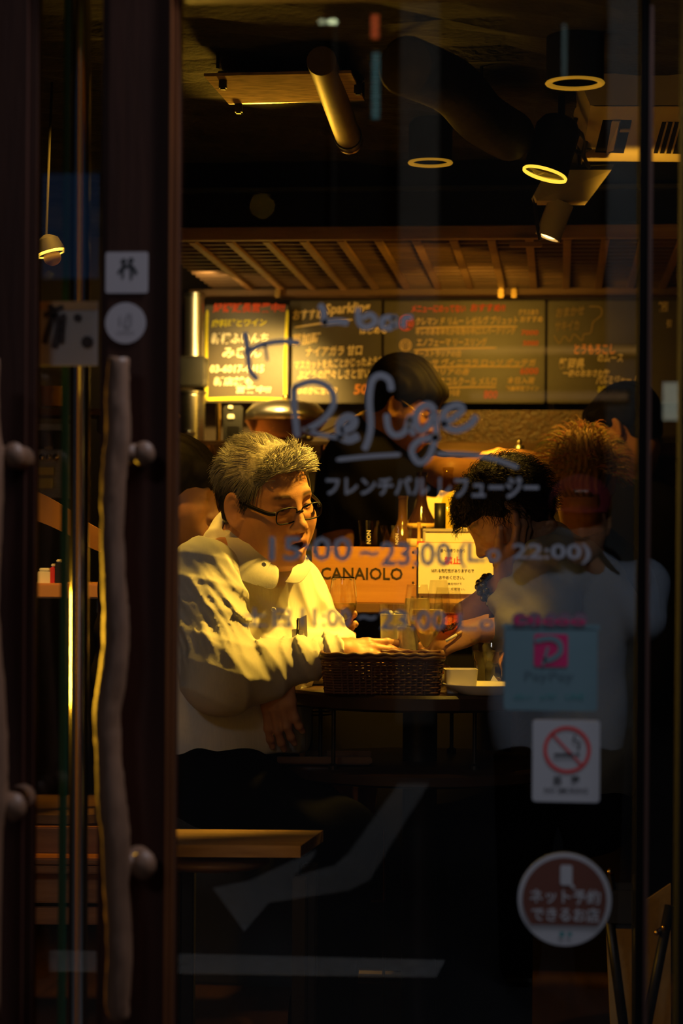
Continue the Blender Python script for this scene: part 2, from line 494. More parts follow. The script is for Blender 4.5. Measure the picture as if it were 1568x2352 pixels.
def driftwood(name, parent, pts, rad, knobs, Yc):
    q = crom([P(x, y, Yc) for x, y in pts], 5)
    rr = []
    for i in range(len(q)):
        t = i/(len(q)-1)*(len(rad)-1); a = int(min(t, len(rad)-2)); rr.append((rad[a]*(1-(t-a))+rad[a+1]*(t-a)))
    mb = MB(); mb.tube(q, rr, 16)
    mb.v = [tuple(Vector(v)+Vector((random.uniform(-1,1), random.uniform(-1,1), random.uniform(-1,1)))*.0012) for v in mb.v]
    h = obj(name, mb, M['driftwood'], parent, smooth=True)
    for (x, y, r) in knobs:
        c = P(x, y, Yc)
        k = MB().tube([c, c+Vector((.004, (3.06-c.y)*.55, 0)), c+Vector((.006, 3.062-c.y, 0))], [r*.7, r, r*1.1], 14)
        obj('mounting_stub', k, M['driftwood'], parent, smooth=True)
        obj('mounting_knob', MB().ball(c+Vector((.022, .01, 0)), (r, r*.9, r*1.15), 14), M['driftwood'], parent, smooth=True)
k_ = 3.04/5000
driftwood('branch_pull', door1, [(272,822),(270,905),(271,1000),(262,1090),(258,1190),(260,1300),(266,1420),(262,1530),(246,1640),(250,1740),(256,1840),(266,1930),(268,2050),(274,2180),(270,2300),(275,2342)],
          [24*k_,28*k_,30*k_,30*k_,27*k_,27*k_,30*k_,32*k_,32*k_,30*k_,34*k_,34*k_,30*k_,30*k_,29*k_,22*k_], [(292,1042,.016),(290,1988,.019)], 3.04)
# second leaf of the double door, mostly out of the frame
door2 = thing('door_2', None, None, ((xA0+xA1)/2-.3, 3.08, 0), kind=S)
obj('stile', stile(MB(), xA0, xA1), M['door_wood'], door2, smooth=True, autosmooth=40)
obj('glass_pane', MB().plate((xA0-.75, Y_DOOR, .05), (xA0+.004, Y_DOOR+.008, HEAD_Z+.09)), M['pane'], door2)
driftwood('branch_pull', door2, [(-26,822),(-30,960),(-20,1060),(-24,1200),(-30,1400),(-16,1600),(-8,1740),(-16,1850),(-26,2000),(-24,2342)],
          [24*k_,28*k_,30*k_,28*k_,27*k_,28*k_,26*k_,32*k_,29*k_,24*k_], [(-8,1045,.016),(-8,1855,.018)], 3.0)
# fixed lights beside the leaves
w1 = thing('window_1', None, None, ((xA1+xB0)/2, 3.08, 0), kind=S)
obj('glass_pane', MB().plate((xA1-.003, Y_DOOR+.002, .05), (xB0+.003, Y_DOOR+.010, HEAD_Z+.09)), M['pane'], w1)
obj('edge_strip', MB().plate((PY(139,1240,3.2).x, 3.20, .03), (PY(153,1240,3.2).x, 3.215, 2.2)), mat('green_glass_edge', (.008,.045,.02), .5, spec=.15), w1)
w2 = thing('window_2', None, None, ((xC1+xD0)/2, 3.08, 0), kind=S)
obj('glass_pane', MB().plate((xC1-.002, Y_DOOR+.002, .05), (xD0+.003, Y_DOOR+.010, HEAD_Z+.09)), M['pane'], w2)
pole = thing('chrome_pole', 'tall polished chrome pole standing just behind the glass left of the driftwood door pull', 'pole', P(182, 2400, 3.5)*1)
pc = P(182, 1400, 3.5); pcx, pcy = pc.x, pc.y
obj('tube', MB().tube([(pcx+.004, pcy, 0.03), (pcx-.004, pcy, CEIL_Z)], .0155, 20), M['chrome'], pole, smooth=True, autosmooth=50)
obj('base_flange', MB().lathe([(.05, 0), (.05, .012), (.03, .025), (.016, .03)], 24, (pcx, pcy, 0)), M['chrome'], pole, smooth=True, autosmooth=40)

# lettering in paint marker on the outside of the glass (each line is a part of the door)
lt = MB()
for pts, w in [
    ([(674,888),(676,940),(683,1004)], 15), ([(672,890),(719,876),(757,892),(766,927),(743,963),(700,990)], 14), ([(694,984),(739,999),(790,1006)], 10),
    ([(782,990),(808,980),(812,964),(796,958),(780,974),(782,1000),(802,1010),(824,1000)], 19),
    ([(899,898),(893,872),(872,862),(854,876),(848,920),(851,975),(846,1008),(836,1034)], 15),
    ([(887,950),(892,984),(908,1000),(930,990),(940,958)], 14), ([(941,952),(942,984),(952,1000)], 12),
    ([(998,944),(984,930),(962,940),(953,966),(966,988),(988,972),(997,946)], 16), ([(998,944),(1000,1000),(984,1050),(960,1062),(945,1034),(966,1010),(1010,1004)], 14),
    ([(1012,976),(1044,958),(1062,940),(1048,930),(1022,944),(1018,974),(1046,988),(1078,976),(1094,954)], 15),
    ([(772,1056),(850,1048),(920,1044)], 10), ([(1002,1042),(1075,1044),(1134,1054),(1190,1074)], 10)]:
    stroke(lt, pts, w, YS)
obj('shop_name_lettering', lt, M['marker'], door1)
lt = MB()
for pts, w in [([(562,762),(568,800),(574,850),(592,872)], 13), ([(560,812),(600,792),(650,784),(690,788)], 13), ([(608,790),(614,830)], 13),
    ([(732,700),(742,712),(744,748)], 14), ([(740,742),(774,738),(800,742)], 15), ([(822,706),(824,740),(842,752),(862,738),(850,722),(830,732)], 13),
    ([(902,728),(880,732),(878,750),(898,752),(906,728),(908,754)], 13), ([(926,754),(928,732),(948,728)], 12)]:
    stroke(lt, pts, w, YS)
obj('upper_lettering', lt, M['marker'], door1)
lt = MB()
text(lt, 'フレンチバル', 748, 1138, 985, 44, YS, .032); text(lt, 'レフュージー', 1006, 1144, 1236, 50, YS, .030)
obj('kana_lettering', lt, M['marker'], door1)
lt = MB()
text(lt, '15:00', 618, 1288, 808, 56, YS, .02); text(lt, '~', 826, 1278, 868, 14, YS, .02); text(lt, '23:00', 874, 1300, 1036, 56, YS, .02)
text(lt, '(L.o', 1052, 1306, 1150, 62, YS, .02); text(lt, '22:00)', 1176, 1294, 1356, 46, YS, .02)
text(lt, '土日', 556, 1440, 668, 44, YS, .015); text(lt, '11:00', 690, 1440, 806, 44, YS, .02); text(lt, '~', 822, 1424, 864, 12, YS, .02); text(lt, '23:00', 872, 1446, 1024, 46, YS, .02)
text(lt, 'L.o', 1052, 1448, 1136, 40, YS, .02)
obj('opening_hours_lettering', lt, M['marker'], door1)

# ------------------------------------------------------------------ stickers on the glass
def px_len(n, Y=YS): return (PY(n, 1240, Y)-PY(0, 1240, Y)).length
Kd = px_len(100)/100
def sticker(name, label, x0, y0, x1, y1, m, r=8, Y=Y_DOOR):
    c = PY((x0+x1)/2, (y0+y1)/2, Y-.001)
    t = thing(name, label, 'sticker', (c.x, Y-.0006, c.z-(y1-y0)/2*Kd))
    mb = MB(); rrect(mb, c.x, c.z, Y-.0014, (x1-x0)*Kd, (y1-y0)*Kd, r*Kd, .0012)
    obj('sheet', mb, m, t); return t, c
t, c = sticker('payment_sticker', 'translucent pale blue rectangular payment sticker with a red P mark, on the door glass', 1162, 1448, 1366, 1628, M['tint_sticker'])
Yt = Y_DOOR-.0018
mb = MB(); q = PY(1265, 1494, Yt)
rrect(mb, q.x, q.z, Yt, 74*Kd, 72*Kd, 6*Kd, .0002); obj('red_square', mb, M['pink_print'], t)
mb = MB(); stroke(mb, [(1246,1528),(1258,1486)], 12, Yt-.0004); stroke(mb, [(1228,1472),(1262,1466),(1284,1476),(1286,1498),(1266,1514),(1248,1516)], 12, Yt-.0004); obj('letter_p', mb, M['tint_sticker'], t)
mb = MB(); text(mb, 'PayPay', 1204, 1566, 1318, 26, Yt, .01); obj('wordmark', mb, mat('grey_blue_print', (.08,.14,.17), .6), t)
mb = MB()
for i, w in enumerate((44, 38, 42)): text(mb, ('d払い', 'au PAY', 'LINE')[i], 1180+i*60, 1606, 1180+i*60+w, 14, Yt, .005)
obj('small_wordmarks', mb, mat('teal_print', (.04,.22,.22), .6), t)
t, c = sticker('scalloped_sticker', 'row of pink and white bubble letters peeling along the top of the pale blue sticker', 1160, 1434, 1372, 1446, M['tint_sticker'], 3)
mb = MB()
for i, x in enumerate((1193, 1228, 1266, 1296, 1332)): disc(mb, PY(x, 1424, Yt), 17*Kd)
obj('bubble_shapes', mb, mat('faint_pink_vinyl', (.17,.11,.15), .6), t)
mb = MB(); text(mb, 'Dicoo', 1182, 1434, 1344, 20, Yt-.0004, .02); obj('bubble_letters', mb, M['pink_print'], t)
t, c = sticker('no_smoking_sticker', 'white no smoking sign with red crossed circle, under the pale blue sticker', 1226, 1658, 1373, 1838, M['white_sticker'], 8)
mb = MB(); ring(mb, PY(1302, 1722, Yt), 44*Kd, 52*Kd); stroke(mb, [(1268,1686),(1336,1758)], 9, Yt); obj('prohibition_ring', mb, M['red_print'], t)
mb = MB(); stroke(mb, [(1272,1734),(1318,1734)], 12, Yt-.0003); stroke(mb, [(1322,1734),(1330,1734)], 12, Yt-.0003)
stroke(mb, [(1328,1722),(1330,1706),(1318,1700),(1320,1688)], 4, Yt-.0003); obj('cigarette_pictogram', mb, M['dark_print'], t)
mb = MB(); text(mb, '禁', 1270, 1802, 1290, 20, Yt, .03); text(mb, '煙', 1310, 1802, 1330, 20, Yt, .03); text(mb, 'NO SMOKING', 1250, 1820, 1350, 11, Yt, .01); obj('print', mb, M['dark_print'], t)
def round_sticker(name, label, x, y, r, m):
    c = PY(x, y, Y_DOOR-.001)
    t = thing(name, label, 'sticker', (c.x, Y_DOOR-.0006, c.z-r*Kd))
    mb = MB(); mb.prism([c+Vector((r*Kd*math.cos(a), 0, r*Kd*math.sin(a))) for a in np.linspace(0, 2*math.pi, 48, endpoint=False)], (0, .0008, 0))
    obj('sheet', mb, m, t); return t
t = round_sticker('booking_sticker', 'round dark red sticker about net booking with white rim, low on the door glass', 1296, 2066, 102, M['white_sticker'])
mb = MB(); cc = PY(1296, 2066, Yt); rr_ = 92*Kd
poly = [cc+Vector((rr_*math.cos(a), 0, rr_*math.sin(a))) for a in np.linspace(math.radians(-38), math.radians(218), 44)]
mb.add(poly, [tuple(range(44))]); obj('dark_field', mb, M['brown_print'], t)
mb = MB(); text(mb, 'ネット予約', 1216, 2074, 1378, 34, Yt-.0004, .02); text(mb, 'できるお店', 1220, 2116, 1376, 34, Yt-.0004, .02)
rrect(mb, PY(1300, 2010, Yt).x, PY(1300, 2010, Yt).z, Yt-.0005, 26*Kd, 44*Kd, 5*Kd, .0002); stroke(mb, [(1306,2026),(1318,2040)], 12, Yt-.0004); obj('white_print', mb, M['white_sticker'], t)
mb = MB(); disc(mb, PY(1290, 2146, Yt), 6*Kd); disc(mb, PY(1308, 2146, Yt), 5*Kd); obj('logo_dot', mb, mat('teal_print', (.04,.22,.22), .6), t)
# two small stickers on the wooden stile
YW = 3.0535
def Kw(): return px_len(100, YW)/100
def on_stile(name, label, x, y, w, h, round_=False):
    c = PY(x, y, YW); k = Kw()
    t = thing(name, label, 'sticker', (c.x, YW, c.z-h/2*k))
    mb = MB()
    if round_: mb.prism([c+Vector((w/2*k*math.cos(a), 0, w/2*k*math.sin(a))) for a in np.linspace(0, 2*math.pi, 40, endpoint=False)], (0, .0008, 0))
    else: rrect(mb, c.x, c.z, YW, w*k, h*k, 5*k, .0008)
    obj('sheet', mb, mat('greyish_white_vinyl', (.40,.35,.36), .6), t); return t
t = on_stile('square_sticker', 'small square white sticker with black figures, on the wooden stile above the branch handle', 291, 626, 96, 92)
mb = MB(); stroke(mb, [(284,604),(282,640)], 9, YW-.0003); stroke(mb, [(300,602),(302,642)], 9, YW-.0003); stroke(mb, [(272,628),(284,614),(302,612),(314,630)], 8, YW-.0003)
disc(mb, PY(284, 600, YW-.0003), .004); disc(mb, PY(301, 598, YW-.0003), .004); obj('figures', mb, M['dark_print'], t)
t = on_stile('round_sticker', 'small round white sticker with faint grey print, on the wooden stile under the square sticker', 288, 742, 92, 92, True)
mb = MB(); stroke(mb, [(276,726),(276,748)], 6, YW-.0003); stroke(mb, [(292,722),(300,724),(300,748),(288,748),(292,724)], 5, YW-.0003); text(mb, 'OPEN', 268, 768, 308, 10, YW-.0003)
obj('print', mb, mat('grey_print', (.28,.25,.26), .7), t)

# ------------------------------------------------------------------ the street outside: it shows only as reflections in the glass
mk = MB(); mk.prism([PG(x, y, .003) for x, y in [(487,2040),(570,2024),(727,1952),(715,1975),(672,2014),(768,1988),(800,1960),(915,1800),(985,1800),(925,1895),(848,2022),(800,2045),(617,2072),(560,2140)]], (0, 0, -.003))
tag(obj('road_arrow', mk, M['road_paint']), 'white painted bent arrow on the dark road, mirrored in the lower door glass', 'road marking')
mk = MB(); a = PG(1022, 2206, .003); b = PG(1002, 2244, .003); c0 = PG(-200, 2176, .003); d0 = PG(-200, 2226, .003)
mk.prism([a, b, d0, c0], (0, 0, -.003))
tag(obj('road_line', mk, M['road_paint']), 'white painted stop line on the road, mirrored across the bottom of the door glass', 'road marking')
bd = thing('building', 'dark building across the street with a pale column, mirrored in the upper door glass', 'building', (0, -9.5, 0))
obj('facade', MB().plate((-7, -9.9, 0), (7, -9.45, 5.6)), mat('dark_render', (.02,.02,.022), .9), bd)
pa = PR(918, 0, 15.4); pb = PR(1004, 500, 15.4)
obj('column', MB().plate((min(pa.x, pb.x), -9.45, 0), (max(pa.x, pb.x), -9.25, 5.6)), mat('pale_concrete', (.30,.28,.26), .9, noise=.2, scale=4), bd)
pa = PR(1395, 300, 15.4); pb = PR(1462, 500, 15.4)
obj('column', MB().plate((min(pa.x, pb.x), -9.45, 0), (max(pa.x, pb.x), -9.25, 5.6)), mat('bluish_concrete', (.24,.28,.32), .9, noise=.2, scale=4), bd)
def glow(name, label, cat, x0, y0, x1, y1, d, col, s, thick=.10, extra=None):
    a = PR(x0, y0, d); b = PR(x1, y1, d)
    lo = (min(a.x,b.x), min(a.y,b.y)-thick/2, min(a.z,b.z)); hi = (max(a.x,b.x), max(a.y,b.y)+thick/2, max(a.z,b.z))
    c = ((lo[0]+hi[0])/2, lo[1], lo[2])
    t = thing(name, label, cat, c)
    obj('case', MB().box(((lo[0]+hi[0])/2, (lo[1]+hi[1])/2-.01, (lo[2]+hi[2])/2), (hi[0]-lo[0]+.03, hi[1]-lo[1], hi[2]-lo[2]+.03)), M['lamp_black'], t)
    obj('lit_face', MB().box(((lo[0]+hi[0])/2, hi[1], (lo[2]+hi[2])/2), (hi[0]-lo[0], .012, hi[2]-lo[2])), mat(name+'_light', (.3,.3,.3), .5, emit=col, estr=s), t)
    return t
glow('neon_sign', 'orange lit upright sign seen mirrored near the top of the glass', 'sign', 853, 38, 871, 92, 14.6, (1.0,.13,.01), 2.2)
glow('neon_sign', 'teal lit upright sign mirrored in the glass below the orange sign', 'sign', 856, 124, 872, 276, 14.6, (.10,.45,.50), .9)
glow('neon_sign', 'slim teal lit tube mirrored above the round downlight ring', 'sign', 1291, 60, 1300, 180, 14.6, (.05,.40,.45), .35)
glow('shop_sign', 'pale lit sign panel mirrored at the right edge of the glass', 'sign', 1522, 880, 1566, 966, 14.6, (.75,.78,.60), 1.6)
glow('shop_window', 'long warm lit shop window strip mirrored across the chalkboards', 'shop window', 992, 799, 1462, 817, 14.7, (1.0,.46,.05), .9)
glow('shop_window', 'dim warm lit lower shop window strip mirrored under the first strip', 'shop window', 1080, 902, 1440, 922, 14.7, (1.0,.48,.12), .32)
sl = thing('street_lamp', 'twin white street lamp heads mirrored at the top of the glass', 'street lamp', (PR(755,52,14).x, PR(755,52,14).y, 0))
c = PR(756, 52, 14)
obj('mast', MB().tube([(c.x, c.y-.25, 0), (c.x, c.y-.25, c.z+.12)], .05, 10), M['dark_metal'], sl)
obj('arm', MB().tube([(c.x, c.y-.25, c.z+.10), (c.x, c.y, c.z+.06)], .02, 8), M['dark_metal'], sl)
for xx, w, e in ((740, 9, 3.0), (764, 13, 9.0)):
    q = PR(xx, 52, 14); k = 14/5000
    obj('lamp_head', MB().ball(q+Vector((0,-.005,.012)), (w*k*1.05, .05, 8*k), 14), M['dark_metal'], sl, smooth=True)
    obj('lit_lens', MB().ball(q+Vector((0,.03,0)), (w*k, .03, 6*k), 14), mat('street_lamp_light', (.5,.5,.5), .5, emit=(.9,1.0,.55), estr=e), sl, smooth=True)
# blue direction sign with an arrow, mirrored left of the door
sg = thing('direction_sign', 'blue lit direction sign with a white arrow, mirrored left of the wooden stile', 'sign', PR(165, 640, 13.5))
a = PR(82, 400, 13.5); b = PR(228, 640, 13.5)
cx_ = (a.x+b.x)/2; cz_ = (a.z+b.z)/2
obj('panel', MB().box((cx_, a.y, cz_), (abs(a.x-b.x), .05, abs(a.z-b.z))), mat('blue_sign_light', (.02,.06,.14), .5, emit=(.03,.10,.24), estr=.5), sg)
def mstroke(mb, pts, w, d, off=.03):
    q = [PR(x, y, d)+Vector((0, off, 0)) for x, y in pts]
    for i in range(len(q)-1):
        mb.tube([q[i], q[i+1]], w*d/5000/2, 6)
    return mb
mb = MB(); mstroke(mb, [(150,478),(124,478),(126,510),(152,514)], 5, 13.5); mstroke(mb, [(165,496),(208,496)], 3, 13.5); mstroke(mb, [(196,486),(209,496),(198,508)], 3, 13.5)
obj('arrow', mb, mat('arrow_light', (.5,.5,.5), .5, emit=(.9,.75,.6), estr=.4), sg)

# ------------------------------------------------------------------ ceiling fittings
cp = P(650, 200, 4.75)
t = thing('ceiling_panel', 'amber lit rectangular access panel hanging under the dark ceiling at the upper left', 'ceiling panel', (cp.x, cp.y, CEIL_Z-.06))
pz = CEIL_Z-.055
def at_z(px, py, z):
    r = ray(px, py); return EYE + r*((z-EYE.z)/r.z)
q = [at_z(468, 175, pz), at_z(806, 168, pz), at_z(836, 230, pz), at_z(524, 238, pz)]
obj('board', MB().prism(q, (0, 0, .006)), mat('osb_panel', (.55,.36,.18), .95, noise=.6, scale=25, stretch=(1,3,1), spec=.05), t)
e = (q[3]-q[2]).normalized()
obj('front_lip', MB().prism([q[3], q[2], q[2]+Vector((0,.012,-.0)), q[3]+Vector((0,.012,0))], (0, 0, .04)), M['dark_metal'], t)
for px, py in ((512, 184), (548, 240), (822, 196)):
    c = at_z(px, py, pz)
    obj('clamp', MB().bbox(c+Vector((0,0,-.005)), (.016,.016,.03), .003).bbox(c+Vector((0,0,.012)), (.026,.012,.012), .003), M['black'], t)
for px, py in ((500, 190), (800, 190)):
    c = at_z(px, py, pz)
    obj('hanger', MB().tube([c+Vector((0,0,.03)), (c.x, c.y, CEIL_Z+.02)], .004, 6), M['dark_metal'], t)
# steel pipe
t = thing('ceiling_pipe', 'steel pipe stub slanting down in front of the amber ceiling panel', 'pipe', P(800, 330, 5.0))
a = P(738, 140, 4.35); b = P(802, 322, 5.05)
obj('pipe', MB().tube([a, b], [.030, .0295], 20), mat('pipe_steel', (.13,.085,.045), .6, 0, noise=.3, scale=20), t, smooth=True, autosmooth=40)
dv = (b-a).normalized()
obj('collar', MB().tube([b-dv*.05, b-dv*.035], .033, 20), M['dark_metal'], t, smooth=True, autosmooth=40)
obj('end_cap', MB().tube([b-dv*.006, b+dv*.008], .032, 20), M['brass'], t, smooth=True, autosmooth=40)
obj('saddle', MB().tube([a+dv*.02, (a+dv*.02).xy.to_3d()+Vector((0,0,CEIL_Z+.02))], .006, 6), M['dark_metal'], t)
# flexible ribbed duct
t = thing('flexible_duct', 'dark ribbed flexible duct curving under the ceiling left of the lamps', 'duct', P(1130, 340, 5.1))
dp = crom([P(930,150,4.12), P(1040,200,4.35), P(1105,270,4.62), P(1172,312,4.88)], 30)
rr = [.052+.005*(i % 2) for i in range(len(dp))]
obj('ribbed_hose', MB().tube(dp, rr, 20), mat('grey_foil_duct', (.035,.026,.018), .7, 0, noise=.4, scale=40, bump=.4, spec=.2), t, smooth=True)
obj('strap', MB().tube([dp[60]+Vector((0,0,.06)), Vector((dp[60].x, dp[60].y, CEIL_Z+.02))], .004, 6), M['dark_metal'], t)

def hollow_can(mb_out, mb_in, c, axis, r, h, lip=.004):
    z = Vector(axis).normalized(); Rm = z.to_track_quat('Z', 'Y').to_matrix()
    mb_out.lathe([(0, h), (r*.55, h), (r*.75, h*.96), (r, h*.8), (r, 0), (r-lip, 0)], 32, c, Rm)
    mb_in.lathe([(r-lip, 0), (r-lip*1.5, h*.3), (r*.5, h*.6), (0, h*.62)], 32, c, Rm)
def down_ring(name, label, px, py, d, r_px, drop=.0, lit=True):
    c = P(px, py, d); r = r_px*d/5000
    t = thing(name, label, 'lamp', c)
    o_, i_ = MB(), MB(); hollow_can(o_, i_, c, (0, 0, 1), r, .11)
    obj('housing', o_, M['lamp_black'], t, smooth=True, autosmooth=40)
    obj('reflector', i_, M['lamp_black'], t, smooth=True)
    rg = MB(); rg.lathe([(r*.80, -.004), (r*1.0, -.006), (r*1.04, -.003), (r*1.0, .000), (r*.82, .000)], 40, c, close=True)
    obj('trim_ring', rg, mat('trim_ring_glow', (.7,.48,.14), .5, emit=(1.0,.48,.03), estr=.30), t, smooth=True)  # emission stands in for lamplight falling on the metal ring
    obj('stem', MB().tube([c+Vector((0,0,.11)), (c.x, c.y, CEIL_Z+.02)], .007, 10), M['lamp_black'], t, smooth=True, autosmooth=40)
    for k in range(5): obj('inner_louver', MB().tube([c+Vector((-.5*r+.25*r*k, -.4*r, .03)), c+Vector((-.5*r+.25*r*k, .4*r, .03))], .003, 5), M['brass'], t)
    return t
down_ring('downlight', 'round black downlight with a thin brass ring at the upper right', 1320, 188, 4.3, 66)
light('downlight_light', 'SPOT', P(905, 235, 4.62), 160, AMBER, None, P(945, 1268, 5.35), size=.03, spot=30, blend=.5)  # unseen spot near the pipe, added to brighten crates and notice
light('face_fill', 'SPOT', P(330, 60, 4.15), 26, (1.0,.46,.03), None, P(590, 1130, 4.76), size=.06, spot=17, blend=.8)  # added warm fill for the shaded side of the man's face, no fixture
light('left_tube_lamp', 'AREA', EYE+CR*-.84+CD*3.7+UP*-.20, 13.0, (1.0,.47,.02), None, P(245, 1400, 3.04), size=.03, size_y=.2)
light('left_shelf_fill', 'SPOT', P(150, 200, 4.7), 60, (1.0,.48,.04), None, P(150, 1400, 5.1), size=.03, spot=60, blend=.8)  # invented spot that brightens the shelf and chair on the left
light('panel_bounce_fill', 'SPOT', P(600, 470, 5.15), 15.0, AMBER, None, P(650, 200, 4.75), size=.03, spot=75, blend=.8)  # added spot in place of light bouncing up from the table
light('cassette_bounce_fill', 'SPOT', P(1440, 600, 5.2), 5.0, AMBER, None, P(1440, 300, 5.4), size=.03, spot=80, blend=.8)  # imitates bounce onto the air conditioner, no such lamp hangs here
light('table_downlight_light', 'SPOT', P(1320, 188, 4.3)-UP*.02, 64, WARM, None, P(985, 1540, 4.75), size=.03, spot=26, blend=.6)
light('jaw_rim_fill', 'AREA', P(1345, 1120, 6.62), 1.6, AMBER, None, P(1420, 1000, 6.2), size=.08, size_y=.08)  # added unseen source, gives the far bar worker an amber rim
light('shoulder_fill', 'SPOT', P(470, 330, 5.0), 36, WARM, None, P(500, 1270, 4.74), size=.04, spot=24, blend=.7)  # fixtureless spot put in to light the man's near shoulder
light('hair_fill', 'SPOT', P(1340, 440, 5.62), 40, WARM, None, P(1335, 1050, 5.78), size=.03, spot=22, blend=.6)  # added spot without a fixture, lights the brown hair from above
light('barman_fill', 'AREA', P(1130, 700, 5.85), 2.6, AMBER, None, P(950, 960, 6.1), size=.12, size_y=.06)  # unseen fill added for the barman's face
down_ring('downlight', 'smaller round brass ringed downlight left of the lit pendant lamp', 988, 371, 5.2, 50)
# lit cylinder lamp, tilted
def tilted_lamp(name, label, px, py, d, r_px, axis, h, emit_s, power, target, spot=95, inner='lamp_inner', blend=.5):
    c = P(px, py, d); r = r_px*d/5000; ax = Vector(axis).normalized()
    t = thing(name, label, 'lamp', c)
    o_, i_ = MB(), MB(); hollow_can(o_, i_, c, ax, r, h)
    obj('housing', o_, M['lamp_black'], t, smooth=True, autosmooth=40)
    obj('reflector', i_, M[inner], t, smooth=True)
    Rm = ax.to_track_quat('Z', 'Y').to_matrix()
    obj('glowing_rim', MB().lathe([(r*.90, -.006), (r*1.0, -.008), (r*1.02, -.003), (r*.96, .000)], 40, c, Rm, close=True), mat(name+'_rim_light', (.9,.6,.1), .4, emit=(1.0,.60,.05), estr=emit_s), t, smooth=True)
    obj('bulb', MB().ball(c+ax*h*.38, r*.42, 14), mat(name+'_bulb_light', (.9,.6,.2), .4, emit=(1.0,.62,.12), estr=emit_s*1.6), t, smooth=True)
    top = c+ax*h
    obj('arm', MB().tube([top, top+Vector((.0, .0, max(.02, CEIL_Z-top.z+.02)))], .008, 10), M['lamp_black'], t, smooth=True, autosmooth=40)
    light(name+'_light', 'SPOT', c-ax*.012, power, WARM, t, target, size=r*.8, spot=spot, blend=blend)
    return t
TABLE_C = P(965, 1576, 4.80)
tilted_lamp('cylinder_lamp', 'lit black cylinder lamp with a glowing yellow rim at the upper right', 1252, 396, 4.88, 52, (.28, .09, 1), .13, 1.5, 165, P(660,1400,4.76), spot=40, blend=.35)
# the can spot under its driver box
t = thing('spotlight', 'pale can spotlight with a small bright lens hanging from a beige driver box', 'spotlight', P(1275, 500, 5.25))
bx = [P(1240,393,5.2), P(1405,390,5.3), P(1352,460,5.25), P(1228,456,5.2), ]
b1 = P(1262,420,5.23)
obj('driver_box', MB().prism([P(1256,390,5.16), P(1404,390,5.22), P(1350,461,5.22), P(1232,461,5.16), P(1226,446,5.16)], CD*.07), M['lamp_white'], t)
obj('box_lid', MB().prism([P(1250,380,5.15), P(1410,378,5.22), P(1404,390,5.22), P(1256,390,5.16)], CD*.085), M['black'], t)
a = P(1288,466,5.21); b = P(1257,546,5.21)
ax = (a-b).normalized(); Rm = ax.to_track_quat('Z', 'Y').to_matrix()
rc = 30*5.2/5000; hh = (a-b).length
obj('can', MB().lathe([(0, hh), (rc, hh), (rc, 0), (rc*.86, 0), (rc*.84, hh*.12), (0, hh*.12)], 36, b, Rm), M['lamp_white'], t, smooth=True, autosmooth=35)
obj('lens', MB().ball(b+ax*.006, (rc*.62, rc*.62, .006), 18, Rm), mat('spot_lens_light', (1,.8,.5), .3, emit=(1.0,.70,.25), estr=4.0), t, smooth=True)
obj('bracket', MB().tube([P(1226,440,5.2), P(1232,510,5.2), P(1240,552,5.19)], .005, 6), M['dark_metal'], t)
obj('bracket', MB().tube([P(1290,455,5.25), a], .007, 8), M['dark_metal'], t)
obj('hanger', MB().tube([P(1330,380,5.25), at_z(1330, 300, CEIL_Z+.02)], .006, 8), M['dark_metal'], t)
light('spotlight_light', 'SPOT', b-ax*.03, 60, WARM, t, P(900, 1470, 4.85), size=.02, spot=34, blend=.5)
# air conditioner with grilles and trailing cables
t = thing('air_conditioner', 'beige ceiling air conditioner with open flap and slatted grille at the upper right', 'air conditioner', P(1450, 372, 5.5))
AZ = 2.238
def az(px, py, dz=0.0): return at_z(px, py, AZ+dz)
fr = [az(1364,242), az(1600,242), az(1600,372), az(1345,370)]
obj('underside', MB().prism(fr, (0, 0, .012)), M['lamp_white'], t)
fa_, fb_ = az(1364,242), az(1600,242)
obj('front_panel', MB().prism([fa_, fb_, fb_+Vector((0,0,.07)), fa_+Vector((-.03,0,.07))], (0, .010, 0)), M['lamp_white'], t)
ba_ = az(1345,370)
obj('side_panel', MB().prism([fa_, fa_+Vector((-.03,0,.07)), ba_+Vector((-.03,0,.07)), ba_], (-.008, 0, 0)), M['lamp_white'], t)
obj('opening', MB().prism([az(1384,278,-.002), az(1450,278,-.002), az(1432,352,-.002), az(1366,350,-.002)], (0, 0, .004)), M['black_matte'], t)
obj('flap', MB().prism([az(1404,280,-.006), az(1422,280,-.006), az(1408,346,-.03), az(1392,352,-.03)], (.003, 0, .003)), M['lamp_white'], t)
obj('flap', MB().prism([az(1424,298,-.006), az(1446,298,-.006), az(1444,304,-.006), az(1422,304,-.006)], (0, 0, .003)), M['lamp_white'], t)
obj('opening', MB().prism([az(1520,282,-.002), az(1580,282,-.002), az(1566,354,-.002), az(1500,352,-.002)], (0, 0, .004)), M['black_matte'], t)
for k in range(3):
    obj('grille_bar', MB().prism([az(1530+k*15,282,-.004), az(1534+k*15,282,-.004), az(1514+k*15,354,-.004), az(1510+k*15,354,-.004)], (0, 0, .003)), M['lamp_white'], t)
for pts in ([(1330,268),(1350,290),(1376,310)], [(1326,300),(1344,322),(1340,356),(1352,384)], [(1322,272),(1310,330),(1330,350),(1356,340)], [(1300,196),(1308,240),(1322,280)], [(1316,196),(1318,232)]):
    tag(obj('cable', MB().tube(crom([P(x, y, 5.05+.05*i) for i, (x, y) in enumerate(pts)]), .0055, 6), M['black'], t, smooth=True))
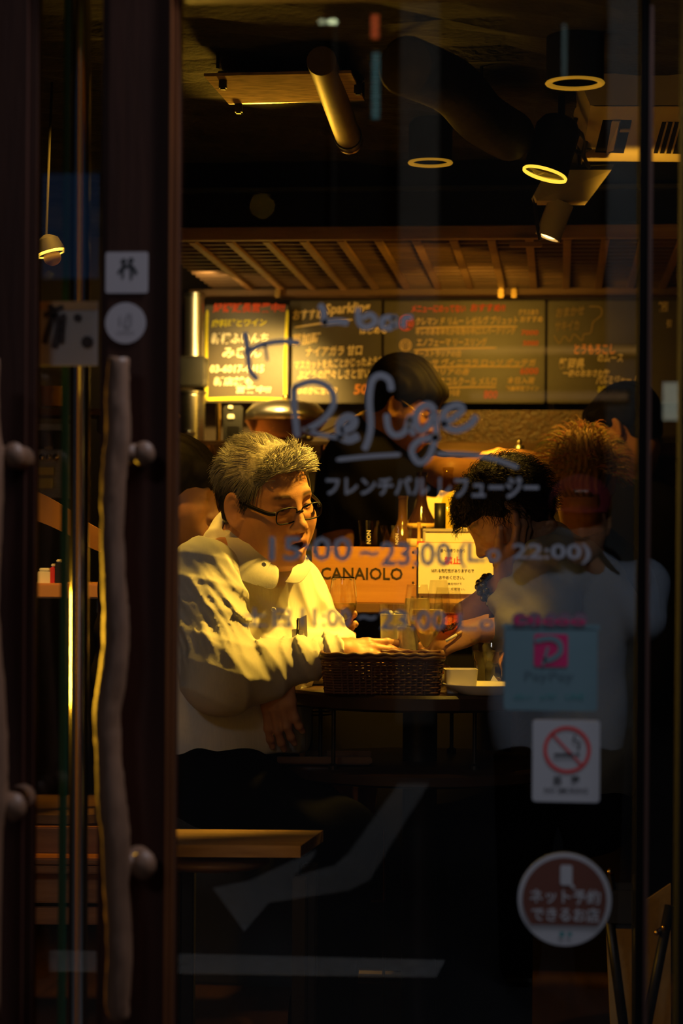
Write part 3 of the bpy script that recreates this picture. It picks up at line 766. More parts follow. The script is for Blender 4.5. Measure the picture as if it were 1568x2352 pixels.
# pendant lamp on the left and a bare spot that grazes the menu boards
tl = thing('pendant_lamp', 'small lit pendant lamp shade seen through the narrow left window', 'lamp', P(117, 600, 4.8))
c = P(117, 580, 4.8); ax = Vector((-.28, 0, 1)).normalized(); Rm = ax.to_track_quat('Z', 'Y').to_matrix()
obj('shade', MB().lathe([(.031, -.002), (.033, .002), (.024, .03), (.008, .04), (0, .042)], 28, c, Rm), M['lamp_black'], tl, smooth=True, autosmooth=40)
obj('glowing_rim', MB().lathe([(.028, -.004), (.033, -.004), (.033, .001), (.028, .001)], 28, c, Rm, close=True), mat('pendant_light', (1,.6,.1), .4, emit=(1.0,.60,.06), estr=3.0), tl, smooth=True)
obj('glass_globe', MB().ball(c-ax*.012, (.020,.020,.018), 16, Rm), mat('pendant_globe', (.75,.45,.18), .3), tl, smooth=True)
obj('cord', MB().tube([c+ax*.04, (c.x, c.y, CEIL_Z+.02)], .003, 6), M['lamp_black'], tl)
light('pendant_lamp_light', 'SPOT', c-ax*.05+Vector((-.02,0,0)), 140, WARM, tl, P(262, 1400, 3.0), size=.012, spot=70, blend=.3)

# ------------------------------------------------------------------ slatted wooden canopy over the bar
CZ = 2.115; Y0, Y1 = 5.80, 6.98
xl, xr = PY(330, 540, Y0).x, PY(1640, 540, Y0).x
t = thing('slatted_canopy', 'wooden slatted canopy with slanting battens over the bar, under the dark fascia', 'canopy', ((xl+xr)/2, (Y0+Y1)/2, CZ-.02))
obj('front_beam', MB().bbox(((xl+xr)/2, Y0-.02, CZ+.002), (xr-xl, .04, .034), .003), M['canopy_wood'], t)
me_s = None
NS = 15
for k in range(NS):
    y = Y0+.05+(Y1-Y0-.06)*k/(NS-1)
    obj('slat', MB().bbox(((xl+xr)/2, y, CZ), (xr-xl, .024, .012), .002), M['canopy_dark'], t)
sp = (PY(1115, 542, Y0)-PY(1028, 542, Y0)).length
x0 = PY(1215, 542, Y0).x
for k in range(-9, 6):
    obj('batten', MB().bbox((x0+k*sp, (Y0+Y1)/2, CZ-.012), (.022, Y1-Y0, .010), .002), M['canopy_wood'], t)
bl = PY(1204, 565, 5.7)
obj('end_block', MB().bbox(PY(1207, 562, 5.74), (.085, .03, .012), .002), M['canopy_wood'], t)
obj('fascia', MB().plate((xl, Y0-.03, CZ+.025), (xr, Y0+.0, CEIL_Z+.02)), M['black_matte'], t)
obj('fascia_rail', MB().bbox(((xl+xr)/2, Y0-.045, PY(800,436,5.76).z), (xr-xl, .03, .012), .003), M['black'], t)
obj('top_cover', MB().plate((xl, Y0, CZ+.05), (xr, Y1, CZ+.06)), M['black_matte'], t)

# ------------------------------------------------------------------ menu boards on the back wall
YB = 7.0
def onC(px, d):
    q = P(px, 1020, d); return Vector((q.x, q.y, CTZ+.0005))
CTZ = PY(800, 1016, 6.6).z
def board(name, label, x0, y0, x1, y1, Y, edge=None, ew=6):
    a = PY(x0, y1, Y); b = PY(x1, y0, Y)
    t = thing(name, label, 'menu board', ((a.x+b.x)/2, Y, a.z), 'chalk menu boards on the back wall')
    obj('panel', MB().bbox(((a.x+b.x)/2, Y+.012, (a.z+b.z)/2), (b.x-a.x, .024, b.z-a.z), .003), M['chalkboard'], t)
    return t
def chalk(t, name, lines, m, Y):
    for L_ in lines:
        s, x0_, y0_, x1_, h = L_[:5]
        if s == '_': obj('chalk_underline', stroke(MB(), [(x0_, y0_), ((x0_+x1_)/2, (y0_+h)/2-1), (x1_, h)], 4, Y), m, t)
        else: obj(name, text(MB(), s, x0_, y0_, x1_, h, Y, .030, .12, dy=L_[5] if len(L_) > 5 else 0.0), m, t)
Y1b = 6.93
b1 = board('menu_board', 'small chalkboard with a yellow painted border and white phone number, leftmost of the boards', 468, 700, 662, 924, Y1b)
Yc = Y1b-.003
mb = MB()
for pts in ([(476,712),(474,800),(474,916)], [(474,917),(560,915),(654,918)], [(655,918),(654,830),(660,712)]): stroke(mb, pts, 7, Yc)
obj('painted_border', mb, M['chalk_yellow'], b1)
chalk(b1, 'chalk_writing', [('好評延長営業中!!', 488, 718, 654, 22)], M['chalk_red'], Yc)
chalk(b1, 'chalk_writing', [('肉料理とワイン', 486, 752, 612, 18, .02)], M['chalk_yellow'], Yc)
chalk(b1, 'chalk_writing', [('新橋ふいんち', 484, 790, 616, 26), ('みぎん', 510, 822, 600, 26), ('03-6017-4415', 482, 856, 606, 18), ('新店舗も', 490, 886, 580, 20), ('営業中!!', 542, 903, 622, 17)], M['chalk_white'], Yc)
b2 = board('menu_board', 'chalkboard headed Sparkling, between the yellow bordered board and the barman', 664, 690, 876, 926, YB)
Yc = YB-.003
chalk(b2, 'chalk_writing', [('おすすめ', 672, 736, 742, 24, .04), ('Sparkling', 746, 730, 850, 32, .06), ('はじめる', 826, 768, 888, 18, .02), ('草加町', 670, 796, 736, 28, .1), ('_', 676, 752, 810, 734),
  ('ナイアガラ 甘口', 702, 820, 832, 24, .03), ('マスカットを丸ごとかじったような', 676, 850, 880, 22, .05), ('ぶどうの瑞々しさと甘い果実', 682, 874, 880, 24, .03), ('ほのかに甘い♡', 680, 906, 774, 18, .0)], mat('warm_chalk', (.92,.72,.42), .8), Yc)
chalk(b2, 'chalk_writing', [('500', 812, 906, 860, 24, .02)], mat('orange_chalk', (.95,.35,.08), .8), Yc)
b3 = board('menu_board', 'wide chalkboard with underlined wine list and circled red mark, behind the barman', 880, 690, 1252, 926, YB)
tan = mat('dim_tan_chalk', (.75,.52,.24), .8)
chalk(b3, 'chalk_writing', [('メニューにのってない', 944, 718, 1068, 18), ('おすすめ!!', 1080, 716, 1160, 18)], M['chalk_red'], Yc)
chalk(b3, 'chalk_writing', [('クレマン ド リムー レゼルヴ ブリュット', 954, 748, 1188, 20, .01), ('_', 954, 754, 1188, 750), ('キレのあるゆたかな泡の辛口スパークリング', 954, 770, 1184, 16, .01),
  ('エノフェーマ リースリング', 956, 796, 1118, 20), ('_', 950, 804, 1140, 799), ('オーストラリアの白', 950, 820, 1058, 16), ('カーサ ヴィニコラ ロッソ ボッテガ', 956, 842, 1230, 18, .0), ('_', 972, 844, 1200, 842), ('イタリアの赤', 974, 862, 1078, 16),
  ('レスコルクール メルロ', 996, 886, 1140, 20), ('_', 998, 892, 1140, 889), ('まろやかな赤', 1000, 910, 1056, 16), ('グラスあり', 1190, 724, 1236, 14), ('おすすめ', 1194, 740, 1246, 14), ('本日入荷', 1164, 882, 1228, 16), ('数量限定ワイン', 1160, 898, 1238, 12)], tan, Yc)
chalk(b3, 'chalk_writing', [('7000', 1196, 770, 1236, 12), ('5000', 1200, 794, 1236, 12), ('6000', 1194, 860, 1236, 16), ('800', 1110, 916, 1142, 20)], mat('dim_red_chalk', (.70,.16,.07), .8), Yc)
mb = MB(); ring(mb, PY(932, 742, Yc), .0215, .0255); text(mb, '泡', 920, 756, 946, 26, Yc, .01); obj('circled_mark', mb, M['chalk_red'], b3)
mb = MB(); ring(mb, PY(931, 793, Yc), .0165, .020); text(mb, '白', 922, 803, 940, 20, Yc, .01); obj('circled_mark', mb, tan, b3)
mb = MB(); disc(mb, PY(936, 833, Yc), .018); obj('circled_mark', mb, M['chalk_red'], b3)
b4 = board('menu_board', 'rightmost chalkboard with a bubble drawing and yellow line near the bottom', 1256, 690, 1590, 926, YB)
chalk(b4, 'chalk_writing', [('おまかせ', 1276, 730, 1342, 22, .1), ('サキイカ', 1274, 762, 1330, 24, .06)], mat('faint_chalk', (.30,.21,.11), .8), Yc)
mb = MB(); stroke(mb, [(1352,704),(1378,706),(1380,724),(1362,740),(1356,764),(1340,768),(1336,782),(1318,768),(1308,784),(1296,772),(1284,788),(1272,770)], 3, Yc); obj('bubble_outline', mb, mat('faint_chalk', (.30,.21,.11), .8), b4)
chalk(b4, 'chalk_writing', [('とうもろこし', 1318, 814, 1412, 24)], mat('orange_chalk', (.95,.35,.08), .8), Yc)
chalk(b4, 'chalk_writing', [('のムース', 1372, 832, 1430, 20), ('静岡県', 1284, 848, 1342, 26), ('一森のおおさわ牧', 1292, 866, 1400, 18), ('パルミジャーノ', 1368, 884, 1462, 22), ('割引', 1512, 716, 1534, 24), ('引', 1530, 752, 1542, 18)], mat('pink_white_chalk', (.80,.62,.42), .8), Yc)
chalk(b4, 'chalk_writing', [('お口どけサクサク', 1372, 902, 1452, 16)], M['chalk_yellow'], Yc)
chalk(b4, 'chalk_writing', [('900', 1450, 912, 1486, 20)], mat('orange_chalk', (.95,.35,.08), .8), Yc)
# rail above the boards
t = thing('wall_rail', 'long brown wooden rail along the wall right above the menu boards', 'rail', PY(900, 690, 6.98))
a = PY(440, 684, 6.98); b = PY(1600, 664, 6.98)
obj('rail', MB().bbox(((a.x+b.x)/2, 6.97, (a.z+b.z)/2), (b.x-a.x, .10, b.z-a.z), .004), M['canopy_dark'], t)
for px in (638, 1150, 1180): obj('bracket', MB().bbox(PY(px, 674, 6.90), (.018, .03, .03), .003), M['brass'], t)
light('board_spot', 'SPOT', P(570, 690, 6.40), 110, (1.0,.58,.12), None, PY(598, 985, 7.0), size=.03, spot=58, blend=1.0)
light('board_spot_far', 'SPOT', P(1080, 700, 6.2), 13, (1.0,.52,.06), None, PY(1100, 880, 7.0), size=.03, spot=100, blend=1.0)

# ------------------------------------------------------------------ kitchen things on the left, behind the glass case
t = thing('steel_cylinder', 'shining vertical steel pipe on the wall left of the yellow bordered board', 'pipe', P(446, 820, 6.9))
c = P(446, 820, 6.9); tz = P(446, 684, 6.9).z
obj('pipe', MB().tube([c, (c.x, c.y, tz)], .030, 24), mat('satin_pipe', (.75,.7,.62), .38, 1.0), t, smooth=True, autosmooth=40)
obj('collar', MB().tube([(c.x, c.y, tz), (c.x, c.y, tz+.014)], .034, 24), M['steel'], t, smooth=True, autosmooth=40)
obj('bracket', MB().bbox((c.x, c.y+.1, tz-.03), (.02, .2, .02), .003), M['dark_metal'], t)
light('strip_light', 'AREA', P(474, 720, 6.6), 1.0, (1.0,.66,.22), None, P(446, 760, 6.9), size=.04, size_y=.25)
t = thing('kitchen_box', 'dark box on a shelf under the shining steel pipe', 'box', P(440, 890, 6.8))
obj('box_body', MB().bbox(P(440, 855, 6.85), (.088, .10, .092), .004), M['black'], t); obj('lid', MB().bbox(P(440, 824, 6.85), (.092, .104, .010), .003), M['dark_metal'], t)
t = thing('ribbed_canister', 'ribbed steel canister left of the thin upright tube, under the dark box', 'canister', onC(440, 6.8))
c = onC(440, 6.8); hh = .155; prof = [(0,0),(.040,0)]
for k in range(14): prof += [(.043, hh*(k+.3)/14), (.040, hh*(k+.8)/14)]
prof += [(.046, hh), (.046, hh+.008), (0, hh+.010)]
obj('canister_body', MB().lathe(prof, 28, c), M['steel'], t, smooth=True, autosmooth=60)
obj('handle', MB().tube(crom([c+Vector((-.02,-.045,.03)), c+Vector((0,-.06,.035)), c+Vector((.02,-.045,.03))]), .004, 8), M['chrome'], t, smooth=True)
t = thing('upright_tube', 'thin bright brass tube standing left of the big copper bowl', 'tube', onC(501, 6.7))
c = onC(501, 6.7); obj('tube', MB().tube([c, (c.x, c.y, P(501, 925, 6.7).z)], .0075, 14), M['brass'], t, smooth=True, autosmooth=40); obj('foot', MB().lathe([(.02,0),(.02,.004),(.008,.006)], 16, c), M['brass'], t)
t = thing('card_reader', 'small dark device with a pale square light beside the thin brass tube', 'device', onC(535, 6.75))
obj('casing', MB().bbox(onC(535, 6.75)+Vector((0,0,.058)), (.06, .03, .116), .005), M['black'], t); obj('pale_label', MB().bbox(P(530, 957, 6.73), (.020, .004, .014), .002), M['paper'], t); obj('pale_label', MB().bbox(P(529, 935, 6.73), (.014, .004, .010), .002), M['paper'], t)
for k in range(6): obj('key_row', MB().bbox(P(535, 980+k*6, 6.732), (.04, .003, .003), .001), M['dark_metal'], t)
# copper bowl with glass dome
t = thing('copper_bowl', 'large shiny copper bowl under the menu boards, left of the barman', 'bowl', onC(655, 6.8))
c = onC(655, 6.8); k = 6.8/5000
obj('bowl', MB().lathe([(0,0),(42*k,2*k),(74*k,22*k),(94*k,52*k),(97*k,54*k),(90*k,52*k),(70*k,26*k),(38*k,7*k),(0,5*k)], 44, c), M['copper'], t, smooth=True)
obj('lid_dome', MB().lathe([(93*k,55*k),(90*k,75*k),(74*k,92*k),(30*k,102*k),(0,104*k)], 44, c), M['steel'], t, smooth=True)
obj('lid_knob', MB().ball(c+Vector((0,0,108*k)), 7*k, 12), M['brass'], t, smooth=True)
t = thing('ladle', 'long metal ladle handle leaning from the copper bowl towards the barman', 'ladle', onC(704, 6.66))
obj('handle', MB().tube([P(712,1006,6.66), P(800,964,6.66), P(852,938,6.66)], .006, 8, flat=.4), M['brass'], t, smooth=True)
obj('cup', MB().ball(onC(704,6.66)+Vector((0,0,.0138)), (.022,.022,.014), 14), M['steel'], t, smooth=True)
# glass display case
t = thing('display_case', 'glass display case with bright metal top edge behind the grey haired man', 'display case', P(590, 1385, 6.3))
a = P(395, 1018, 6.3); b = P(792, 1018, 6.3); zb = 1.0
obj('top_rail', MB().bbox((a+b)/2, ((b-a).length, .03, .012), .002, Matrix.Rotation(math.atan2((b-a).y, (b-a).x), 3, 'Z')), M['brass'], t)
obj('glass_front', MB().prism([a+Vector((0,0,-.01)), b+Vector((0,0,-.01)), Vector((b.x,b.y,zb)), Vector((a.x,a.y,zb))], CD*.006), M['pane'], t)
obj('case_base', MB().bbox(((a.x+b.x)/2, (a.y+b.y)/2+.10, .5), ((b-a).length-.02, .15, 1.0), .01), M['black'], t)
obj('back_panel', MB().prism([a+CD*.18+Vector((0,0,-.03)), b+CD*.18+Vector((0,0,-.03)), Vector((b.x,b.y,zb))+CD*.18, Vector((a.x,a.y,zb))+CD*.18], CD*.01), mat('case_back', (.34,.25,.15), .5, noise=.3, scale=5), t)
obj('corner_post', MB().tube([P(740,1022,6.29), P(738,1150,6.29)], .006, 10), M['brass'], t); obj('corner_post', MB().tube([P(478,1024,6.36), P(502,1130,6.36)], .014, 10), M['brass'], t)
for px, py in ((677,1030),(739,1031),(524,1034)): obj('hinge_stud', MB().ball(P(px,py,6.29), .005, 10), M['brass'], t, smooth=True)
obj('tap_block', MB().bbox(P(770,1008,6.3), (.040,.03,.018), .004), M['brass'], t); obj('tap_lever', MB().tube(crom([P(756,1002,6.3), P(764,996,6.3), P(776,998,6.3)]), .003, 8), M['brass'], t, smooth=True)
# brown hammered panel and back counter behind the barman
t = thing('back_counter', 'long dark brown back counter running behind the barman under the boards', 'counter', (0, 6.85, 0))
a = PY(400, 940, 6.6); b = PY(1640, 940, 6.6)
obj('worktop', MB().bbox(((a.x+b.x)/2, 6.82, PY(800,1016,6.6).z-.02), (b.x-a.x, .48, .04), .005), M['canopy_dark'], t)
obj('front', MB().plate((a.x, 6.62, 0), (b.x, 6.66, PY(800,1016,6.6).z-.04)), M['wall'], t)
a = PY(985, 1046, 6.75); b = PY(1470, 936, 6.75)
obj('splashback', MB().bbox(((a.x+b.x)/2, 6.9, (a.z+b.z)/2+.0), (b.x-a.x, .02, b.z-a.z), .003), mat('hammered_brown_glass', (.16,.08,.025), .3, noise=.6, scale=60, bump=.8, bscale=110), t)
t = thing('lit_partition', 'bright amber lit panel standing behind the bottles and curly haired person', 'panel', PY(1060, 1300, 6.45))
a = PY(968, 1330, 6.45); b = PY(1210, 1096, 6.45)
obj('panel', MB().bbox(((a.x+b.x)/2, 6.46, (a.z+b.z)/2), (b.x-a.x, .02, b.z-a.z), .003), mat('cream_panel', (.80,.66,.42), .8), t)
obj('top_trim', MB().bbox(((a.x+b.x)/2, 6.45, b.z), (b.x-a.x, .03, .012), .003), M['canopy_dark'], t)
light('bar_light', 'SPOT', P(1040, 700, 5.9), 85, AMBER, None, P(1058, 1150, 6.4), size=.03, spot=40, blend=.6)

# ------------------------------------------------------------------ bar counter with crates, sign, tumblers and bottles
SH = 1.146
t = thing('bar_counter', 'dark bar counter that carries the wine crates and the bottles', 'counter', (PY(1100,1390,5.5).x, 5.6, 0))
a = PY(690, 1390, 5.3).x; b = PY(1228, 1390, 5.3).x
obj('counter_top', MB().bbox(((a+b)/2, 5.505, SH-.012), (b-a, .53, .024), .004), M['canopy_dark'], t)
obj('counter_front', MB().plate((a, 5.30, 0), (b, 5.34, SH-.024)), M['black_matte'], t)
obj('foot_rail', MB().tube([(a, 5.22, .25), (b, 5.22, .25)], .018, 12), M['dark_metal'], t)
def crate(name, label, x0, x1, ytop, Y, depth, m, word=None, wpos=None, h=None):
    A = PY(x0, 1300, Y); B = PY(x1, 1300, Y); zt = PY((x0+x1)/2, ytop, Y).z
    w = B.x-A.x; cx = (A.x+B.x)/2; H = zt-SH
    t = thing(name, label, 'crate', (cx, Y+depth/2, SH))
    f = MB().bbox((cx, Y+.006, SH+H/2), (w, .012, H), .0015)
    obj('front_panel', f, m, t)
    obj('back_panel', MB().bbox((cx, Y+depth-.006, SH+H/2), (w, .012, H), .0015), m, t)
    for s in (-1, 1): obj('side_panel', MB().bbox((cx+s*(w/2-.006), Y+depth/2, SH+H/2), (.0118, depth-.024, H), .0015), m, t)
    obj('bottom_panel', MB().bbox((cx, Y+depth/2, SH+.005), (w-.024, depth-.024, .010), .001), m, t)
    for s in (-1, 1):
        for k in range(4): obj('nail', MB().ball((cx+s*(w/2-.008), Y-.0003, SH+H*(.1+.27*k)), (.0032,.0012,.0032), 8), M['crate_ink'], t)
    if word: obj('lettering', text(MB(), word, wpos[0], wpos[1], wpos[2], wpos[3], Y-.0008, .018), M['crate_ink'], t)
    return t
crate('wine_crate', 'pine wine crate stamped CANAIOLO on the bar counter', 716, 956, 1256, 5.30, .17, M['crate_wood'], 'CANAIOLO', (736, 1331, 924, 28))
crate('wine_crate', 'pale wine crate stamped ROSSO, mostly hidden behind the white notice', 962, 1215, 1246, 5.31, .17, M['crate_wood2'], 'ROSSO', (1110, 1288, 1200, 26))
# notice
t = thing('notice_sheet', 'white notice with red 禁止 pinned to the crate, right of the CANAIOLO crate', 'sign', PY(1046, 1366, 5.30))
a = PY(960, 1364, 5.30); b = PY(1133, 1248, 5.30)
obj('sheet', MB().bbox(((a.x+b.x)/2, 5.304, (a.z+b.z)/2), (b.x-a.x, .004, b.z-a.z), .0008), M['paper'], t)
Yn = 5.3012
mb = MB()
text(mb, '棚への寄りかかり', 1010, 1269, 1068, 9, Yn, .012); text(mb, '倒れる危険性がありますので', 990, 1315, 1088, 9, Yn, .012); text(mb, 'おやめください。', 1008, 1331, 1066, 9, Yn, .012); text(mb, '気を付けて', 1028, 1344, 1060, 6, Yn, .01); text(mb, 'ください。', 1036, 1356, 1068, 6, Yn, .01)
obj('small_print', mb, M['dark_print'], t)
obj('red_print', text(MB(), '禁止', 1020, 1296, 1058, 18, Yn, .03), mat('orange_red_print', (.85,.10,.02), .6), t)
obj('pin', MB().ball(PY(1110, 1256, 5.2995), (.004,.002,.004), 10), M['crate_ink'], t)
obj('red_corner', MB().bbox(PY(966, 1247, 5.306), (.018,.003,.008), .0005), M['red_print'], t)
t = thing('clipboard', 'white panel with grey rim standing above the notice, behind the crates', 'board', PY(1050, 1385, 5.50))
a = PY(973, 1380, 5.50); b = PY(1180, 1219, 5.50)
obj('panel', MB().bbox(((a.x+b.x)/2, 5.505, (a.z+b.z)/2), (b.x-a.x, .008, b.z-a.z), .001), M['paper'], t)
obj('rim', MB().bbox(((a.x+b.x)/2, 5.504, b.z), (b.x-a.x+.008, .014, .008), .001), M['paper_grey'], t); obj('rim', MB().bbox((a.x, 5.504, (a.z+b.z)/2), (.006, .014, b.z-a.z), .001), M['paper_grey'], t)
def tumbler(name, label, px, py_b, r_px, h_px, d, word):
    c = P(px, py_b, d); k = d/5000; r = r_px*k; h = h_px*k
    t = thing(name, label, 'glass', c)
    obj('glass_wall', MB().lathe([(0,0),(r*.82,0),(r,h),(r*.96,h),(r*.78,.006),(0,.006)], 36, c), M['glass'], t, smooth=True, autosmooth=50)
    vs_, fs = text_mesh(word, .01); w_ = max(v.x for v in vs_)
    mb = MB(); s_ = h*.5/w_
    mb.add([c + Vector((-(v.y-.35)*s_, 0, h*.12+v.x*s_)) + CD*(-(r*.97+.001)) for v in vs_], fs)
    obj('etched_lettering', mb, mat('etched_white', (.8,.76,.66), .7), t)
    return t
cz = PY(840, 1256, 5.38)
tumbler('tumbler', 'empty clear tumbler etched NO on top of the CANAIOLO crate, left one', 846, 1257, 24, 62, 5.40, 'NON')
tumbler('tumbler', 'empty clear tumbler etched NO on the CANAIOLO crate, right one beside the bottles', 910, 1257, 38, 50, 5.42, 'NON')
def bottle(name, label, px, ptop, d, r, H, m, liquid=None, bits=()):
    c = P(px, 1200, d); c.z = SH; 
    t = thing(name, label, 'bottle', c)
    prof = [(0,0),(r*.95,0),(r,.006),(r,H*.58),(r*.92,H*.63),(r*.5,H*.72),(r*.36,H*.78),(r*.34,H*.97),(r*.40,H*.975),(r*.40,H),(0,H)]
    obj('bottle_body', MB().lathe(prof, 28, c), m, t, smooth=True, autosmooth=50)
    for nm, z0, z1, k, mm in bits:
        obj(nm, MB().lathe([(r*k, H*z0), (r*k, H*z1)], 28, c).lathe([(r*k+.0012, H*z0), (r*k+.0012, H*z1)], 28, c), mm, t, smooth=True)
    return t
lab_o = mat('orange_label', (.85,.28,.06), .6); lab_c = mat('cream_label', (.85,.70,.42), .6); gold = mat('gold_label', (.85,.55,.15), .5)
dkg = mat('dark_green_bottle', (.02,.03,.012), .12); brn = mat('brown_bottle', (.05,.02,.008), .12, coat=.5); foil = mat('black_foil', (.012,.012,.012), .4)
clr = panemat('yellow_green_glass', (.85,.78,.35), .06)
bottle('bottle', 'squat brown amber bottle, leftmost of the bottles beside the barman', 924, 1128, 5.66, .034, .27, mat('amber_bottle', (.16,.08,.015), .15, coat=.6), bits=[('label', .2, .45, 1.02, gold)])
bottle('bottle', 'brown whisky bottle with a curved cream label and orange picture', 968, 1112, 5.62, .036, .33, brn, bits=[('label', .56, .60, 1.02, gold), ('label', .40, .48, 1.03, lab_c), ('picture_label', .22, .39, 1.03, lab_o), ('label', .06, .2, 1.03, lab_c)])
bottle('bottle', 'dark wine bottle with black foil neck, just left of the red labelled bottle', 1010, 1165, 5.56, .022, .25, dkg, bits=[('foil_cap', .66, 1.0, .62, foil)])
bottle('bottle', 'tall yellowish clear bottle with a red label at the right end of the bottles', 1028, 1105, 5.68, .036, .345, clr, bits=[('label', .22, .42, 1.02, mat('red_label', (.70,.06,.02), .6))])
bottle('bottle', 'slim pale capped bottle in front of the whisky bottle', 962, 1160, 5.52, .012, .20, mat('sauce_bottle', (.75,.5,.12), .2), bits=[('label', .3, .6, 1.03, lab_c)])
bottle('bottle', 'small brown bottle between whisky bottle and right tumbler', 974, 1165, 5.53, .012, .19, brn, bits=[('label', .3, .55, 1.03, gold)])
t = thing('pepper_mill', 'small metal topped mill on the counter beside the far hand', 'pepper mill', P(1191, 1046, 6.3))
c = P(1191, 1052, 6.3)
obj('mill_body', MB().lathe([(0,0),(.014,0),(.012,.02),(.016,.035),(0,.04)], 20, c), M['steel'], t, smooth=True); obj('knob', MB().ball(c+Vector((0,0,.046)), .009, 12), M['steel'], t, smooth=True)

# ------------------------------------------------------------------ left interior seen through the narrow window
t = thing('wall_poster', 'pale poster with dark brush marks hanging behind the narrow left window glass', 'poster', PY(155, 842, 3.13))
a = PY(84, 840, 3.13); b = PY(224, 692, 3.13)
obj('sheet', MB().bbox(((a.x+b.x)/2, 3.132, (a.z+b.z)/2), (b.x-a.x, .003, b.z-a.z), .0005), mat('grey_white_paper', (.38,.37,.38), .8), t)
a2 = PY(84, 712, 3.129); obj('tan_strip', MB().bbox(((a.x+b.x)/2, 3.1295, (a2.z+b.z)/2), (b.x-a.x, .002, b.z-a2.z), .0003), mat('tan_paper', (.42,.27,.14), .8), t)
mb = MB()
for pts, w in [([(112,700),(122,716),(116,740),(106,772),(102,790)], 14), ([(122,716),(134,740),(130,776),(124,800)], 16), ([(146,720),(142,760),(140,790)], 14), ([(100,726),(126,712),(146,704)], 12)]: stroke(mb, pts, w, 3.128)
disc(mb, PY(178, 730, 3.128), .006); disc(mb, PY(200, 786, 3.128), .009); obj('brush_marks', mb, mat('soft_black_ink', (.035,.03,.035), .8), t)
def shelf(name, label, y0, y1, d, m):
    a = P(60, y1, d); b = P(400, y0, d)
    t = thing(name, label, 'shelf', ((a.x+b.x)/2, a.y+.1, a.z))
    R_ = Matrix.Rotation(YAW, 3, 'Z')
    obj('plank', MB().bbox((a+b)/2+CD*.10, ((b-a).xy.length, .2, abs(b.z-a.z)), .004, R_), m, t)
    obj('bracket', MB().bbox((a+b)/2+CD*.1+Vector((0,0,-.03)), (.02, .18, .05), .003, R_), M['dark_metal'], t); return t
shelf('wall_shelf', 'dark upper shelf with an amber jar, seen through the narrow left window', 940, 952, 5.8, M['canopy_dark'])
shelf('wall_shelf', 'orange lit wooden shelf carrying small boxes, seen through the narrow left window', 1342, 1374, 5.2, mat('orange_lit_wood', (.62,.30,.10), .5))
t = thing('glass_jar', 'glass jar of amber drink on the upper shelf left of the chrome pole', 'jar', P(122, 940, 5.85))
c = P(122, 938, 5.85)
obj('jar_wall', MB().lathe([(0,0),(.036,0),(.038,.02),(.038,.075),(.028,.088),(.028,.1),(.026,.1),(.026,.088),(.036,.074),(.036,.004),(0,.004)], 28, c), M['glass'], t, smooth=True)
obj('amber_drink', MB().lathe([(0,.005),(.0355,.005),(.0355,.058),(0,.058)], 28, c), mat('amber_liquid', (.55,.28,.04), .2), t, smooth=True, autosmooth=40)
obj('stopper', MB().ball(c+Vector((0,0,.112)), .016, 12), M['glass'], t, smooth=True)
for (x, y, w, h, m, lab) in ((104, 1334, 30, 30, 'paper', 'small white box on the orange lit shelf, left one'), (124, 1334, 10, 40, 'red_print', 'narrow red box on the orange lit shelf between white and blue'), (138, 1334, 16, 50, 'black', 'dark bluish box on the orange lit shelf, right one')):
    c = P(x, y+8, 5.25); k = 5.25/5000
    t = thing('carton', lab, 'box', c); obj('box_body', MB().bbox(c+Vector((0,0,h*k/2)), (w*k, .04, h*k), .002), M[m], t); obj('lid', MB().bbox(c+Vector((0,0,h*k+.004)), (w*k*.8, .03, .007), .002), M['paper'], t)
t = thing('espresso_machine', 'grey kitchen machine with pale papers on it, left of the chrome pole', 'machine', P(120, 1140, 5.9))
R_ = Matrix.Rotation(YAW, 3, 'Z')
obj('machine_body', MB().bbox(P(118, 1060, 5.95), (.13, .12, .20), .008, R_), M['steel'], t)
obj('drip_panel', MB().bbox(P(112, 1010, 5.87), (.08, .01, .05), .003, R_), M['black'], t); obj('spout', MB().tube([P(110,1000,5.86), P(112,1030,5.84)], .012, 10), M['steel'], t)
obj('pale_paper', MB().bbox(P(104, 1082, 5.86), (.042, .004, .02), .001, R_), M['paper'], t); obj('pale_paper', MB().bbox(P(104, 1110, 5.86), (.038, .004, .026), .001, R_), M['paper'], t)
for k in range(3): obj('gauge', MB().ball(P(96+k*16, 1050, 5.86), .010, 12), M['chrome'], t, smooth=True)
t = thing('bentwood_chair', 'orange lit curved wooden chair back seen behind the chrome pole', 'chair', P(160, 2300, 5.0))
cb = crom([P(40,1150,4.9), P(90,1165,4.92), P(150,1195,4.95), P(215,1235,5.0), P(290,1262,5.05), P(360,1270,5.1)], 8)
mb = MB(); n = len(cb)
for i, p in enumerate(cb):
    hh = .036*(1-.45*i/n); mb.v += [tuple(p+Vector((0,0,hh))), tuple(p-Vector((0,0,hh))), tuple(p-Vector((0,0,hh))+CD*.02), tuple(p+Vector((0,0,hh))+CD*.02)]
for i in range(n-1):
    for k in range(4): mb.f.append((i*4+k, i*4+(k+1) % 4, i*4+4+(k+1) % 4, i*4+4+k))
obj('back_band', mb, mat('orange_bentwood', (.55,.25,.07), .4), t, smooth=True, autosmooth=40)
ch = P(230, 1700, 5.18)
obj('seat', MB().lathe([(0,0),(.18,0),(.19,.01),(.19,.03),(.17,.04),(0,.035)], 32, (ch.x-.1, ch.y+.1, .62)), M['canopy_dark'], t, smooth=True, autosmooth=40)
for ax_, ay_ in ((-.13,-.13),(.13,-.13),(-.13,.13),(.13,.13)): obj('leg', MB().tube([(ch.x-.1+ax_, ch.y+.1+ay_, .63), (ch.x-.1+ax_*1.25, ch.y+.1+ay_*1.25, 0)], [.016,.012], 10), M['canopy_dark'], t, smooth=True)
